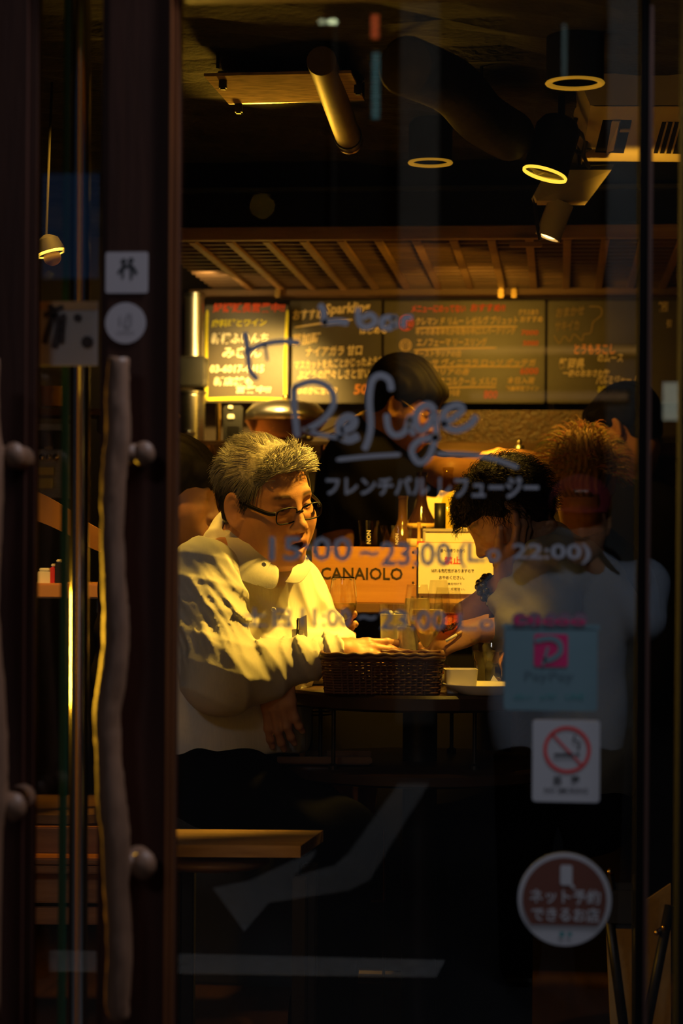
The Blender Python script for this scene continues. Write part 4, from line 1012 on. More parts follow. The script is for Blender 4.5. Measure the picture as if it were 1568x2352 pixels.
for ax_ in (-.15, .15): obj('back_post', MB().tube([(ch.x-.1+ax_, ch.y+.25, .63), (ch.x-.1+ax_*1.1, ch.y+.12, 1.32)], .012, 8), M['canopy_dark'], t)
# wooden steps low on the left
t = thing('wooden_bench', 'reddish wooden bench of planks low on the left behind the window', 'bench', P(150, 2135, 4.6))
R_ = Matrix.Rotation(YAW, 3, 'Z'); red_w = woodmat('reddish_planks', (.42,.17,.06), (.26,.10,.04), 4, (1,14,14), .4); k = 4.6/5000
for y0, y1, off in ((1904, 1966, .03), (1972, 1986, .0), (1998, 2084, .05), (2088, 2126, .01)):
    obj('plank', MB().bbox(P(160, (y0+y1)/2, 4.6)+CD*(off+.012), (.30, .024, (y1-y0)*k), .003, R_), red_w, t)
obj('seat_board', MB().bbox(P(160, 1974, 4.75), (.30, .30, .016), .003, R_), red_w, t)
for sx in (-.14, .14): obj('leg', MB().bbox(P(160, 1974, 4.78).xy.to_3d()+CR*sx+Vector((0,0,P(160,1974,4.75).z/2)), (.03, .22, P(160,1974,4.75).z), .003, R_), red_w, t)

# ------------------------------------------------------------------ the round high table and what stands on it
TZ = TABLE_C.z; TR = .313
tx, ty = TABLE_C.x, TABLE_C.y
t = thing('round_table', 'dark round high table with a lower shelf, in front of the grey haired man', 'table', (tx, ty, 0))
obj('table_top', MB().lathe([(0,TZ-.036),(TR-.012,TZ-.036),(TR,TZ-.030),(TR,TZ-.006),(TR-.006,TZ),(0,TZ)], 72, (tx,ty,0)), M['table_top'], t, smooth=True, autosmooth=40)
SZ = .815
obj('lower_shelf', MB().lathe([(0,SZ-.03),(TR-.02,SZ-.03),(TR-.005,SZ-.024),(TR-.005,SZ-.005),(TR-.012,SZ),(0,SZ)], 64, (tx,ty,0)), M['table_top'], t, smooth=True, autosmooth=40)
obj('pedestal', MB().tube([(tx,ty,0.03),(tx,ty,TZ-.036)], .038, 28), M['table_black'], t, smooth=True, autosmooth=40)
obj('foot_plate', MB().lathe([(.24,0),(.24,.012),(.06,.03),(.04,.04)], 40, (tx,ty,0)), M['table_black'], t, smooth=True, autosmooth=40)
for px, d in ((736,4.74),(766,4.60),(1037,4.98),(1090,4.62)):
    q = P(px, 1650, d)
    obj('rod', MB().tube([(q.x,q.y,SZ-.002),(q.x,q.y,TZ-.034)], .0045, 10), M['dark_metal'], t, smooth=True, autosmooth=40)
    obj('rod_ferrule', MB().lathe([(.011,SZ),(.011,SZ+.008),(.006,SZ+.012)], 14, (q.x,q.y,0)), M['dark_metal'], t)
def onT(px, d, z=TZ):                       # a spot on the table top below pixel column px at depth d
    q = P(px, 1500, d); return Vector((q.x, q.y, z+.0006))
# woven basket
bc = onT(878, 4.58); BW, BD, BH = .250, .150, .078
t = thing('wicker_basket', 'dark brown woven rectangular basket at the near edge of the round table', 'basket', bc)
Rb = Matrix.Rotation(YAW-.02, 3, 'Z')
def ring_path(w, d, n=16, r=.03):
    pts = []
    for (sx, sy, a) in ((1,1,0),(-1,1,90),(-1,-1,180),(1,-1,270)):
        for k in range(n//4+1):
            an = math.radians(a+90*k/(n//4)); pts.append(Vector((sx*(w/2-r)+r*math.cos(an), sy*(d/2-r)+r*math.sin(an), 0)))
    out = []
    for i in range(len(pts)):
        p, q = pts[i], pts[(i+1) % len(pts)]
        m = max(1, int((q-p).length/.006)); out += [p+(q-p)*(j/m) for j in range(m)]
    return out
base_ring = ring_path(BW-.014, BD-.014); NB = len(base_ring)
nst = 52
stakes = [int(i*NB/nst) for i in range(nst)]
mb = MB()
for row in range(13):
    z = .004+row*.0055; g = 1+.06*row/12
    w = MB(); pts = []
    for i, p in enumerate(base_ring):
        ph = math.pi*nst*i/NB + math.pi*(row % 2)
        nrm = p.copy(); nrm.normalize()
        pts.append(bc + Rb @ (Vector((p.x*g, p.y*g, z)) + nrm*(.0022*math.sin(ph))))
    pts.append(pts[0]); mb.tube(pts, .0028, 5, caps=False)
tag(obj('weave', mb, M['wicker'], t, smooth=True), kind='stuff')
for i in stakes:
    p = base_ring[i]
    obj('stake', MB().tube([bc+Rb @ Vector((p.x,p.y,.001)), bc+Rb @ Vector((p.x*1.06,p.y*1.06,BH))], .0030, 5), M['wicker'], t)
for kk, (z, r) in enumerate(((BH-.002, .0055), (BH+.005, .0045))):
    rp = [bc+Rb @ Vector((p.x*1.075, p.y*1.08, z+.0016*math.sin(i*1.3+kk))) for i, p in enumerate(base_ring)]; rp.append(rp[0])
    obj('rim', MB().tube(rp, r, 7, caps=False), M['wicker'], t, smooth=True)
obj('basket_bottom', MB().bbox(bc+Vector((0,0,.004)), (BW-.03, BD-.03, .005), .002, Rb), M['wicker'], t)
obj('lining', MB().bbox(bc+Vector((0,0,.055)), (BW-.03, BD-.03, .004), .001, Rb), M['wicker'], t)

def lens_glass(name, label, c, bowl, stem, foot_r, wine=None, level=0, cat='wine glass', n=40, thick=.0007, gm='glass'):
    """bowl: list of (r, z) from the stem up to the rim"""
    t = thing(name, label, cat, c)
    z0 = bowl[0][1]
    out = [(0,0),(foot_r,0),(foot_r,.0016),(foot_r*.4,.005),(stem,.014),(stem*.85,z0*.5),(stem,z0-.006)]
    inner = [(max(r-thick, 0), z+ (thick if i == 0 else 0)) for i, (r, z) in enumerate(bowl)]
    def fine(pf):
        q = crom([Vector((r, 0, z)) for r, z in pf], 5); return [(max(v.x, 0), v.z) for v in q]
    ob = fine(bowl); ib = fine(inner)
    prof = out+ob+list(reversed(ib)); prof[-1] = (0, prof[-1][1])
    obj('glass', MB().lathe(prof, n, c), M[gm], t, smooth=True)
    if wine:
        w = [(r-.0004 if r > .001 else 0, z+.0004) for r, z in ib if z < level]
        rl = np.interp(level, [z for r, z in ib], [r for r, z in ib])-.0004
        w[0] = (0, w[0][1]); w += [(rl, level), (0, level)]
        obj('wine', MB().lathe(w, n, c), M[wine], t, smooth=True, autosmooth=60)
    return t
kk = 4.95/5000
# the glass lifted by the person behind the man
g0 = P(787, 1531, 4.98)
lens_glass('wine_glass', 'held tulip wine glass with a little white wine, right of the man\'s shoulder', g0,
           [(.006,.104),(.018,.112),(.029,.132),(.0315,.152),(.030,.178),(.0255,.205)], .0045, .032, 'white_wine', .146, gm='clear_glass')
# white wine in front
lens_glass('wine_glass', 'full white wine glass standing nearest, just behind the basket', onT(978, 4.70),
           [(.005,.088),(.014,.102),(.028,.122),(.037,.152),(.0365,.176),(.034,.200)], .0045, .034, 'white_wine', .172)
lens_glass('wine_glass', 'white wine glass standing behind the nearest one, its rim to the left', onT(957, 4.92),
           [(.005,.104),(.017,.116),(.028,.140),(.030,.170),(.0236,.221)], .0045, .032, 'white_wine', .190)
lens_glass('wine_glass', 'farthest empty wine glass in front of the white notice', onT(1006, 5.05),
           [(.005,.110),(.017,.122),(.026,.150),(.026,.185),(.020,.229)], .0045, .030)
lens_glass('wine_glass', 'rosé wine glass beside the hand with the cigarette, right of the others', onT(1028, 4.78),
           [(.005,.112),(.016,.122),(.030,.146),(.0325,.168),(.0255,.218)], .004, .032, 'rose_wine', .162)
def iced(name, label, c, r0, r1, h, level, cubes, cat='glass', frosty=True):
    t = thing(name, label, cat, c)
    obj('glass', MB().lathe([(0,0),(r0,0),(r0+.001,.004),(r1,h),(r1-.002,h),(r0-.001,.008),(0,.008)], 40, c), M['glass'], t, smooth=True, autosmooth=50)
    rl = r0-.0012+(r1-r0-.001)*(level-.008)/(h-.008)
    obj('iced_drink', MB().lathe([(0,.0085),(r0-.0016,.0085),(rl,level),(0,level)], 40, c), M['cloudy_liq'] if frosty else M['water'], t, smooth=True, autosmooth=50)
    for k in range(cubes):
        a = k*2.4; rr_ = rl*.45
        obj('ice_cube', MB().bbox(c+Vector((rr_*math.cos(a), rr_*math.sin(a), level-.01+.006*(k % 2))), (.022,.022,.020), .004, Matrix.Rotation(a, 3, 'Z') @ Matrix.Rotation(.5, 3, 'X')), M['ice'], t, smooth=True)
    return t
M['cloudy_liq'] = mat('pale_yellow_iced_soda', (.85,.78,.52), .25, noise=.3, scale=60)
M['cloudy_liq'].node_tree.nodes['Principled BSDF'].inputs['Transmission Weight'].default_value = .25
iced('soda_glass', 'tall straight glass of pale iced soda, behind the man\'s fingertips', onT(903, 4.80), .027, .032, .180, .158, 4)
iced('soda_glass', 'shorter glass of cloudy iced drink touched by the man\'s fingers, before the tall glass', onT(936, 4.70), .023, .0265, .149, .134, 3)
# water tumbler on the right
c = onT(1124, 4.72)
t = thing('water_tumbler', 'faceted water tumbler half full of water, left of the pale blue sticker', 'glass', c)
prof = [(0,0),(.029,0),(.030,.004),(.032,.058),(.036,.064),(.042,.108),(.040,.108),(.034,.066),(.0295,.057),(.0275,.008),(0,.008)]
mb = MB().lathe(prof, 40, c)
for i, v in enumerate(mb.v):
    q = Vector(v)-c
    if q.z < .060: 
        a = math.atan2(q.y, q.x); f = 1+.035*math.cos(10*a); mb.v[i] = (c.x+q.x*f, c.y+q.y*f, v[2])
obj('glass', mb, M['glass'], t, smooth=True, autosmooth=50)
obj('water', MB().lathe([(0,.0085),(.0262,.0085),(.0285,.057),(.033,.066),(.0355,.082),(0,.082)], 40, c), M['water'], t, smooth=True, autosmooth=50)
def plate(name, label, c, r, m='ceramic', h=.016, square=False):
    t = thing(name, label, 'plate', c)
    obj('dish', MB().lathe([(0,.001),(r*.6,0),(r*.65,.004),(r,h),(r+.001,h+.002),(r-.003,h+.001),(r*.62,.007),(0,.006)], 48, c), M[m], t, smooth=True)
    return t
plate('plate', 'white plate at the left edge of the table under the man\'s forearm', onT(724, 4.86), .080, h=.024)
plate('plate', 'white plate at the right edge of the table, nearest to the pale blue sticker', onT(1110, 4.56), .084, h=.020)
plate('plate', 'white saucer carrying a folded napkin, under the water tumbler', onT(1142, 4.68), .040, h=.014)
plate('plate', 'white plate with food scraps beyond the man\'s hand', onT(828, 5.02), .038, h=.020)
c = onT(862, 5.0); t = thing('sauce_dish', 'small black dish beyond the man\'s hand', 'dish', c)
obj('dish', MB().lathe([(0,0),(.026,0),(.034,.022),(.032,.022),(.024,.004),(0,.004)], 32, c), M['dark_ceramic'], t, smooth=True, autosmooth=50); obj('sauce', MB().lathe([(0,.012),(.028,.012)], 24, c), M['black'], t)
c = onT(876, 5.06); t = thing('crumpled_napkin', 'crumpled white napkin behind the tall iced glass', 'napkin', c)
mb = MB().ball(c+Vector((0,0,.022)), (.034,.022,.022), 24); mb.v = [tuple(Vector(v)+Vector((0,0,1))*.005*math.sin(v[0]*230)*math.cos(v[1]*190)+Vector((.004*math.sin(v[2]*300),0,0))) for v in mb.v]
obj('napkin_cloth', mb, M['napkin'], t, smooth=True)
c = onT(1140, 4.655); c.z += .0075; t = thing('folded_napkin', 'folded pointed white napkin standing on the saucer', 'napkin', c)
obj('fold', MB().prism([c+CR*-.020, c+CR*.014, c+CR*-.006+Vector((0,0,.026))], CD*.004), M['napkin'], t)
c = onT(1058, 4.60); t = thing('square_bowl', 'cream square bowl right of the basket', 'bowl', c); R_ = Matrix.Rotation(YAW+.03, 3, 'Z')
bm_ = MB(); w0, w1, hh = .060, .070, .050
def sq(w, z, r=.012): 
    out = []
    for (sx, sy, a) in ((1,1,0),(-1,1,90),(-1,-1,180),(1,-1,270)):
        for k in range(5):
            an = math.radians(a+22.5*k); out.append(c+R_ @ Vector((sx*(w/2-r)+r*math.cos(an), sy*(w/2-r)+r*math.sin(an), z)))
    return out
loops = [sq(w0,0), sq(w1,hh), sq(w1-.006,hh), sq(w0-.008,.005)]; n = 20
for L_ in loops: bm_.v += [tuple(v) for v in L_]
for i in range(3):
    for k in range(n): bm_.f.append((i*n+k, i*n+(k+1) % n, (i+1)*n+(k+1) % n, (i+1)*n+k))
bm_.f.append(tuple(range(n-1,-1,-1))); bm_.f.append(tuple(3*n+k for k in range(n)))
obj('bowl', bm_, M['ceramic'], t, smooth=True, autosmooth=40)
c = onT(1046, 4.88); t = thing('rect_dish', 'long pale dish beyond the square bowl, under the smoking hand', 'dish', c)
obj('dish', MB().bbox(c+Vector((0,0,.012)), (.10,.05,.022), .006, R_), M['ceramic'], t, smooth=True); obj('food', MB().bbox(c+Vector((0,0,.026)), (.08,.035,.008), .003, R_), mat('orange_food', (.75,.25,.06), .6), t)
c = onT(990, 5.0); t = thing('small_dish_stack', 'two stacked white rectangular dishes between the wine glass stems', 'dish', c)
obj('dish', MB().bbox(c+Vector((0,0,.010)), (.075,.05,.018), .005, R_), M['ceramic'], t); obj('dish', MB().bbox(c+Vector((0,0,.030)), (.070,.045,.016), .005, R_), M['ceramic'], t)
c = onT(1070, 4.70); t = thing('lemon_dish', 'low grey oval dish in front of the smoking hand', 'dish', c)
obj('dish', MB().lathe([(0,0),(.03,0),(.045,.018),(.043,.018),(.028,.004),(0,.004)], 32, c), mat('grey_green_glaze', (.30,.28,.18), .3), t, smooth=True, autosmooth=50)
# ------------------------------------------------------------------ stools and dim things low in the room
t = thing('wooden_stool', 'stool with a worn square wooden seat, nearest at the lower left', 'stool', P(560, 2352, 4.15).xy.to_3d())
zs = P(560, 1925, 4.15).z
q = [P(398,1900,4.27), P(742,1912,4.27), P(690,1938,4.05), P(396,1928,4.05)]
q = [Vector((v.x, v.y, zs)) for v in q]
obj('seat', MB().prism(q, (0,0,-.022)), woodmat('worn_seat_wood', (.42,.27,.13), (.26,.15,.07), 4, (1,12,12), .4), t)
lc = sum(q, Vector())/4
obj('cushion_pad', MB().ball(Vector((P(480,1950,4.15).x, lc.y, zs-.045)), (.115,.10,.020), 24), mat('brown_leather', (.20,.11,.05), .35), t, smooth=True)
for sx, sy in ((-.12,-.07),(.12,-.07),(-.12,.09),(.12,.09)):
    obj('leg', MB().bbox((lc.x+sx, lc.y+sy, zs/2-.03), (.028,.028,zs-.06), .003), M['table_black'], t)
for sy in (-.07, .09): obj('foot_rung', MB().tube([(lc.x-.12, lc.y+sy, .28), (lc.x+.12, lc.y+sy, .28)], .010, 8), M['table_black'], t)
fx = P(810, 1670, 5.55)
t = thing('far_round_table', 'farther low round table seen dimly between the round table top and its shelf', 'table', (fx.x, fx.y+.1, 0))
obj('table_top', MB().lathe([(0,0),(.135,0),(.14,.006),(.14,.036),(.13,.042),(0,.042)], 48, (fx.x, fx.y, P(810,1680,5.55).z)), woodmat('brown_table', (.22,.12,.05), (.15,.08,.035), 4, (1,10,1), .35), t, smooth=True, autosmooth=40)
obj('pedestal', MB().tube([(fx.x,fx.y,.03),(fx.x,fx.y,P(810,1680,5.55).z)], .03, 16), M['table_black'], t, smooth=True)
obj('foot_plate', MB().lathe([(.16,0),(.16,.01),(.04,.03)], 32, (fx.x,fx.y,0)), M['table_black'], t)
t = thing('wire_tray', 'dark wire tray rim glinting under the left edge of the table top', 'tray', P(700, 1640, 5.0))
for k in range(3):
    c = P(706, 1622+8*k, 5.0)
    obj('wire_ring', MB().tube([c+Vector((.06*math.cos(a), .06*math.sin(a), 0)) for a in np.linspace(0, 2*math.pi, 36)], .002, 5), M['brass'], t)
for k in range(6): obj('wire_rib', MB().tube([P(706,1622,5.0)+Vector((.06*math.cos(k), .06*math.sin(k), 0)), P(706,1638,5.0)+Vector((.06*math.cos(k), .06*math.sin(k), 0))], .0015, 5), M['brass'], t)
obj('stem', MB().tube([P(706,1640,5.0), P(706,1640,5.0).xy.to_3d()], .012, 8), M['table_black'], t)
t = thing('serving_tray', 'glossy dark tray lying on the lower shelf of the round table', 'tray', (P(735,1716,4.7).x, P(735,1716,4.7).y, SZ+.001))
q = [at_z(596,1735,SZ), at_z(850,1735,SZ), at_z(885,1700,SZ), at_z(650,1700,SZ)]
c = Vector((P(745,1716,4.72).x, P(745,1716,4.72).y, SZ+.008))
obj('tray_base', MB().bbox(c, (.20,.13,.008), .003, Matrix.Rotation(YAW, 3, 'Z')), mat('brown_lacquer', (.16,.08,.035), .15), t)
for sy in (-.066,.066): obj('tray_rim', MB().bbox(c+CD*sy+Vector((0,0,.006)), (.205,.008,.014), .002, Matrix.Rotation(YAW, 3, 'Z')), mat('brown_lacquer_rim', (.2,.1,.04), .2), t)
for k, px in enumerate((662, 690)):
    c2 = Vector((P(px,1716,4.74).x, P(px,1716,4.74).y, SZ+.0125))
    tt = thing('small_cup', ('left' if k == 0 else 'right')+' one of two small orange lit cups on the lower shelf tray', 'cup', c2)
    obj('cup', MB().lathe([(0,0),(.010,0),(.013,.030),(.011,.030),(.009,.003),(0,.003)], 20, c2), mat('cup_clay', (.55,.28,.12), .4), tt, smooth=True, autosmooth=50)
t = thing('cloth_bag', 'reddish brown cloth bag hanging behind the round table', 'bag', P(808, 1905, 5.1))
mb = MB(); rows = []
for j in range(9):
    v = j/8
    for i in range(17):
        u = i/16; x = 742+ (872-742)*u; x = 808+(x-808)*(1-.55*v)+20*v
        rows.append(P(x, 1778+118*v, 5.1)+CD*(.03*math.sin(u*9+v*2)*(.3+v)*.4))
mb.v = [tuple(v) for v in rows]+[tuple(v+CD*.05) for v in rows]
for s_ in (0, 153):
    for j in range(8):
        for i in range(16):
            a = s_+j*17+i; mb.f.append((a, a+1, a+18, a+17))
for j in range(8):
    for e_ in (0, 16): a = j*17+e_; mb.f.append((a, a+17, a+17+153, a+153))
for i in range(16):
    for e_ in (0, 136): a = e_+i; mb.f.append((a, a+1, a+1+153, a+153))
obj('bag_body', mb, mat('red_brown_cloth', (.22,.085,.04), .9, bump=.3, bscale=60), t, smooth=True)
obj('handle', MB().tube(crom([P(790,1782,5.12), P(800,1760,5.12), P(840,1758,5.12), P(856,1782,5.12)]), .005, 8), mat('bag_strap', (.18,.07,.03), .9), t, smooth=True)
t = thing('menu_stand', 'thin upright metal edged menu stand low behind the table pedestal', 'stand', P(882, 2075, 5.2))
obj('upright', MB().tube([P(882,1905,5.2), P(882,2070,5.2)], .003, 6), M['brass'], t); obj('foot', MB().tube([P(820,2070,5.2), P(884,2069,5.2)], .003, 6), M['brass'], t); obj('hook', MB().tube(crom([P(836,2068,5.2), P(840,2054,5.2), P(826,2056,5.2)]), .003, 6), M['brass'], t)
obj('leg', MB().tube([P(882,2070,5.2), P(882,2070,5.2).xy.to_3d()], .004, 6), M['dark_metal'], t)
# folding stand with kraft panels, lower right
t = thing('folding_stand', 'black folding stand crossing in front of ochre cloth panels at the lower right', 'stand', P(1470, 2352, 4.0).xy.to_3d())
obj('cloth_panel', MB().prism([P(1392,2130,4.2), P(1540,2030,4.2), P(1540,2420,4.2), P(1405,2420,4.2)], CD*.01), M['canvas'], t)
for a, b in (((1392,2060),(1440,2420)), ((1538,2080),(1472,2420)), ((1462,2010),(1462,2420))):
    obj('leg', MB().tube([P(*a,4.05), P(*b,4.05)], .010, 10), M['black'], t, smooth=True)
obj('clasp', MB().bbox(P(1422,2080,4.05), (.07,.03,.085), .012), M['black'], t)
for x, y in ((1400,2002),(1508,2142),(1524,2130)): obj('stud', MB().ball(P(x,y,4.04), .006, 10), M['brass'], t, smooth=True)
obj('stud_arm', MB().tube([P(1400,2002,4.05), P(1410,2060,4.05)], .006, 8), M['black'], t); obj('stud_arm', MB().tube([P(1508,2142,4.05), P(1524,2130,4.05), P(1538,2080,4.05)], .005, 8), M['black'], t)

# ------------------------------------------------------------------ signed distance modelling for people and clothes
def A3(v): return np.array([v[0], v[1], v[2]], dtype=np.float32)
def sd_ell(p, c, r, R=None):
    q = p-A3(c)
    if R is not None: q = q @ np.asarray(R, dtype=np.float32)
    r = np.asarray(r, dtype=np.float32)
    k0 = np.linalg.norm(q/r, axis=1); k1 = np.linalg.norm(q/(r*r), axis=1)+1e-9
    return k0*(k0-1)/k1
def sd_cone(p, a, b, ra, rb):
    a = A3(a); ba = A3(b)-a; pa = p-a
    h = np.clip(pa @ ba/max(float(ba @ ba), 1e-9), 0, 1)
    return np.linalg.norm(pa-h[:, None]*ba, axis=1)-(ra+(rb-ra)*h)
def smin(a, b, k):
    h = np.clip(.5+.5*(b-a)/k, 0, 1)
    return b+(a-b)*h-k*h*(1-h)
def smax(a, b, k): return -smin(-a, -b, k)
def sd_chain(p, pts, rad, k=.01):
    d = None
    for i in range(len(pts)-1):
        e = sd_cone(p, pts[i], pts[i+1], rad[i], rad[i+1])
        d = e if d is None else smin(d, e, k)
    return d
def surface(f, lo, hi, h):
    """surface nets of f on the box lo..hi with cell h; returns vertices and quads"""
    lo = np.asarray(lo, np.float32); hi = np.asarray(hi, np.float32)
    n = np.maximum(np.ceil((hi-lo)/h).astype(int)+1, 4)
    ax = [lo[i]+h*np.arange(n[i], dtype=np.float32) for i in range(3)]
    # coarse pass: only evaluate near the surface
    st = 4
    nc = [int(math.ceil((n[i]-1)/st))+1 for i in range(3)]
    axc = [lo[i]+h*st*np.arange(nc[i], dtype=np.float32) for i in range(3)]
    Gc = np.stack(np.meshgrid(*axc, indexing='ij'), -1).reshape(-1, 3)
    Vc = f(Gc).reshape(nc)
    near = np.abs(Vc) < h*st*2.6
    vals = np.repeat(np.repeat(np.repeat(np.where(Vc > 0, 1.0, -1.0), st, 0), st, 1), st, 2)[:n[0]+st, :n[1]+st, :n[2]+st]
    off = st//2
    vals = vals[off:off+n[0], off:off+n[1], off:off+n[2]]
    if vals.shape != tuple(n):
        vals = np.pad(vals, [(0, n[i]-vals.shape[i]) for i in range(3)], mode='edge')
    vals = vals.astype(np.float32).copy()
    nm = np.repeat(np.repeat(np.repeat(near, st, 0), st, 1), st, 2)
    # dilate so that every node whose nearest coarse node is near gets evaluated
    nm = np.pad(nm, off, mode='edge')[st-off:, st-off:, st-off:] if False else nm[off:, off:, off:]
    nm = nm[:n[0], :n[1], :n[2]]
    if nm.shape != tuple(n): nm = np.pad(nm, [(0, n[i]-nm.shape[i]) for i in range(3)], mode='edge')
    idx = np.argwhere(nm)
    if len(idx):
        pts = lo+h*idx.astype(np.float32)
        out = np.empty(len(idx), np.float32)
        for s_ in range(0, len(idx), 400000): out[s_:s_+400000] = f(pts[s_:s_+400000])
        vals[idx[:, 0], idx[:, 1], idx[:, 2]] = out
    n0, n1, n2 = n
    acc = np.zeros((n0-1, n1-1, n2-1, 3), np.float32); cnt = np.zeros((n0-1, n1-1, n2-1), np.float32)
    edges = []
    for axis in range(3):
        sl0 = [slice(None)]*3; sl1 = [slice(None)]*3
        sl0[axis] = slice(0, -1); sl1[axis] = slice(1, None)
        a = vals[tuple(sl0)]; b = vals[tuple(sl1)]
        I = np.argwhere((a < 0) != (b < 0))
        if not len(I): continue
        av = a[I[:, 0], I[:, 1], I[:, 2]]; bv = b[I[:, 0], I[:, 1], I[:, 2]]
        t = av/(av-bv)
        pos = I.astype(np.float32); pos[:, axis] += t
        o1, o2 = [i for i in range(3) if i != axis]
        for d1 in (0, 1):
            for d2 in (0, 1):
                J = I.copy(); J[:, o1] -= d1; J[:, o2] -= d2
                ok = (J >= 0).all(1) & (J < np.array([n0-1, n1-1, n2-1])).all(1)
                np.add.at(acc, (J[ok, 0], J[ok, 1], J[ok, 2]), pos[ok]); np.add.at(cnt, (J[ok, 0], J[ok, 1], J[ok, 2]), 1)
        edges.append((axis, I, av < 0))
    cells = np.argwhere(cnt > 0)
    vid = -np.ones(cnt.shape, int); vid[cells[:, 0], cells[:, 1], cells[:, 2]] = np.arange(len(cells))
    V = acc[cells[:, 0], cells[:, 1], cells[:, 2]]/cnt[cells[:, 0], cells[:, 1], cells[:, 2]][:, None]*h+lo
    F = []
    for axis, I, neg in edges:
        o1, o2 = [(1, 2), (2, 0), (0, 1)][axis]
        ok = (I[:, o1] > 0) & (I[:, o2] > 0) & (I[:, o1] < n[o1]-1) & (I[:, o2] < n[o2]-1)
        I = I[ok]; ng = neg[ok]
        def at(d1, d2):
            J = I.copy(); J[:, o1] -= d1; J[:, o2] -= d2
            return vid[J[:, 0], J[:, 1], J[:, 2]]
        q = np.stack([at(1, 1), at(0, 1), at(0, 0), at(1, 0)], 1)
        q[~ng] = q[~ng][:, ::-1]
        F.append(q)
    return V, np.concatenate(F)
def relax(V, F, it=2, w=.5):
    E = np.concatenate([F[:, [0, 1]], F[:, [1, 2]], F[:, [2, 3]], F[:, [3, 0]]])
    for _ in range(it):
        s_ = np.zeros_like(V); c = np.zeros(len(V))
        np.add.at(s_, E[:, 0], V[E[:, 1]]); np.add.at(c, E[:, 0], 1)
        np.add.at(s_, E[:, 1], V[E[:, 0]]); np.add.at(c, E[:, 1], 1)
        V = V*(1-w)+w*s_/np.maximum(c, 1)[:, None]
    return V
def sdf_mb(f, lo, hi, h, it=1):
    V, F = surface(f, lo, hi, h); V = relax(V, F, it)
    mb = MB(); mb.v = [tuple(v) for v in V.tolist()]; mb.f = [tuple(q) for q in F.tolist()]
    return mb, V
def pts_box(pts, pad):
    a = np.array([tuple(p) for p in pts]); return a.min(0)-pad, a.max(0)+pad
def frame(fwd, roll=0.0):
    """head frame: columns forward, left, up"""
    f = Vector(fwd).normalized(); l = UP.cross(f).normalized(); u = f.cross(l)
    if roll:
        q = Matrix.Rotation(roll, 3, f); l = q @ l; u = q @ u
    return Matrix((f, l, u)).transposed()

# ---- head: x forward, y to the person's left, z up, origin between the eyes' level and the ears
def head_f(p, o):
    g = o.get
    w = g('wide', 1.0); ch = g('chub', 0.0)
    d = sd_ell(p, (-.014, 0, .034), (.098, .079*w, .086))
    d = smin(d, sd_ell(p, (.022, 0, -.028), (.070, .067*w, .090)), .03)
    d = smin(d, sd_ell(p, (.020, 0, -.072), (.062, (.056+.012*ch)*w, .046+.006*ch)), .03)
    for s in (-1, 1):
        d = smin(d, sd_ell(p, (.046, s*.041*w, -.036), (.034+.004*ch, .028+.008*ch, .034)), .022)
        if ch: d = smin(d, sd_ell(p, (.012, s*.052*w, -.070), (.045, .026, .042)), .025)
    d = smin(d, sd_ell(p, (.070, 0, -.104), (.021, .026, .018)), .022)
    if ch: d = smin(d, sd_ell(p, (.030, 0, -.118), (.050, .050, .024)), .03)
    d = smin(d, sd_cone(p, (.074, -.036, .022), (.074, .036, .022), .013, .013), .016)
    for s in (-1, 1):
        d = smax(d, -sd_ell(p, (.102, s*.033, .001), (.020, .021, .014)), .014)
        d = smin(d, sd_ell(p, (.0735, s*.033, .000), (.0145, .0165, .0135)), .004)          # lids
        d = smax(d, -sd_ell(p, (.0905, s*.033, -.0015), (.010, .0125, g('lid', .0028))), .002)   # slit between the lids
        d = smin(d, sd_cone(p, (.084, s*.020, -.020), (.076, s*.046, -.024), .006, .005), .012)
    # nose
    d = smin(d, sd_cone(p, (.084, 0, .006), (.102, 0, -.034), .0075, .0115), .014)
    d = smin(d, sd_ell(p, (.104, 0, -.038), (.0125, .0135, .0115)), .008)
    for s in (-1, 1):
        d = smin(d, sd_ell(p, (.093, s*.0150, -.042), (.0125, .0090, .0090)), .006)
        d = smax(d, -sd_ell(p, (.099, s*.0075, -.0515), (.0065, .0042, .0050)), .003)
    # mouth
    op = g('open', 0.0)
    d = smin(d, sd_ell(p, (.080, 0, -.074), (.018, .032, .024)), .016)
    for s in (-1, 1):
        d = smin(d, sd_cone(p, (.0965, s*.003, -.0665), (.086, s*.024, -.0725), .0056, .0032), .005)
        d = smin(d, sd_cone(p, (.0955, 0, -.0800-op), (.085, s*.022, -.0750-op*.4), .0068, .0032), .005)
    d = smax(d, -sd_ell(p, (.100, 0, -.0735-op*.5), (.024, .022, .0012+op*.55)), .0025)
    # ears
    ew = g('ear_s', 1.0)
    for s in (-1, 1):
        c = (-.006, s*(.0765*w+.004*ch), -.008)
        R = (Matrix.Rotation(s*-.38, 3, 'Z') @ Matrix.Rotation(-.16, 3, 'Y'))
        q = (p-A3(c)) @ np.asarray(R, np.float32)
        disc_ = sd_ell(q, (0, 0, 0), (.021*ew, .0085, .034*ew))
        u = np.stack([q[:, 0]/(.0175*ew), q[:, 2]/(.0300*ew)], 1); rr = np.linalg.norm(u, axis=1)
        rim = np.sqrt(((rr-1)*.0215)**2+(q[:, 1]-s*.006)**2)-.0042
        rim = np.where((q[:, 0] > .006) & (q[:, 2] < .012) & (q[:, 2] > -.018), np.maximum(rim, .01), rim)
        e = smin(disc_, rim, .004)
        e = smax(e, -sd_ell(q, (.003, s*.0115, -.004), (.0105*ew, .0100, .0165*ew)), .004)
        e = smin(e, sd_ell(q, (.003, s*.003, -.029*ew), (.0095, .0062, .0090)), .005)
        d = smin(d, e, .007)
    return d
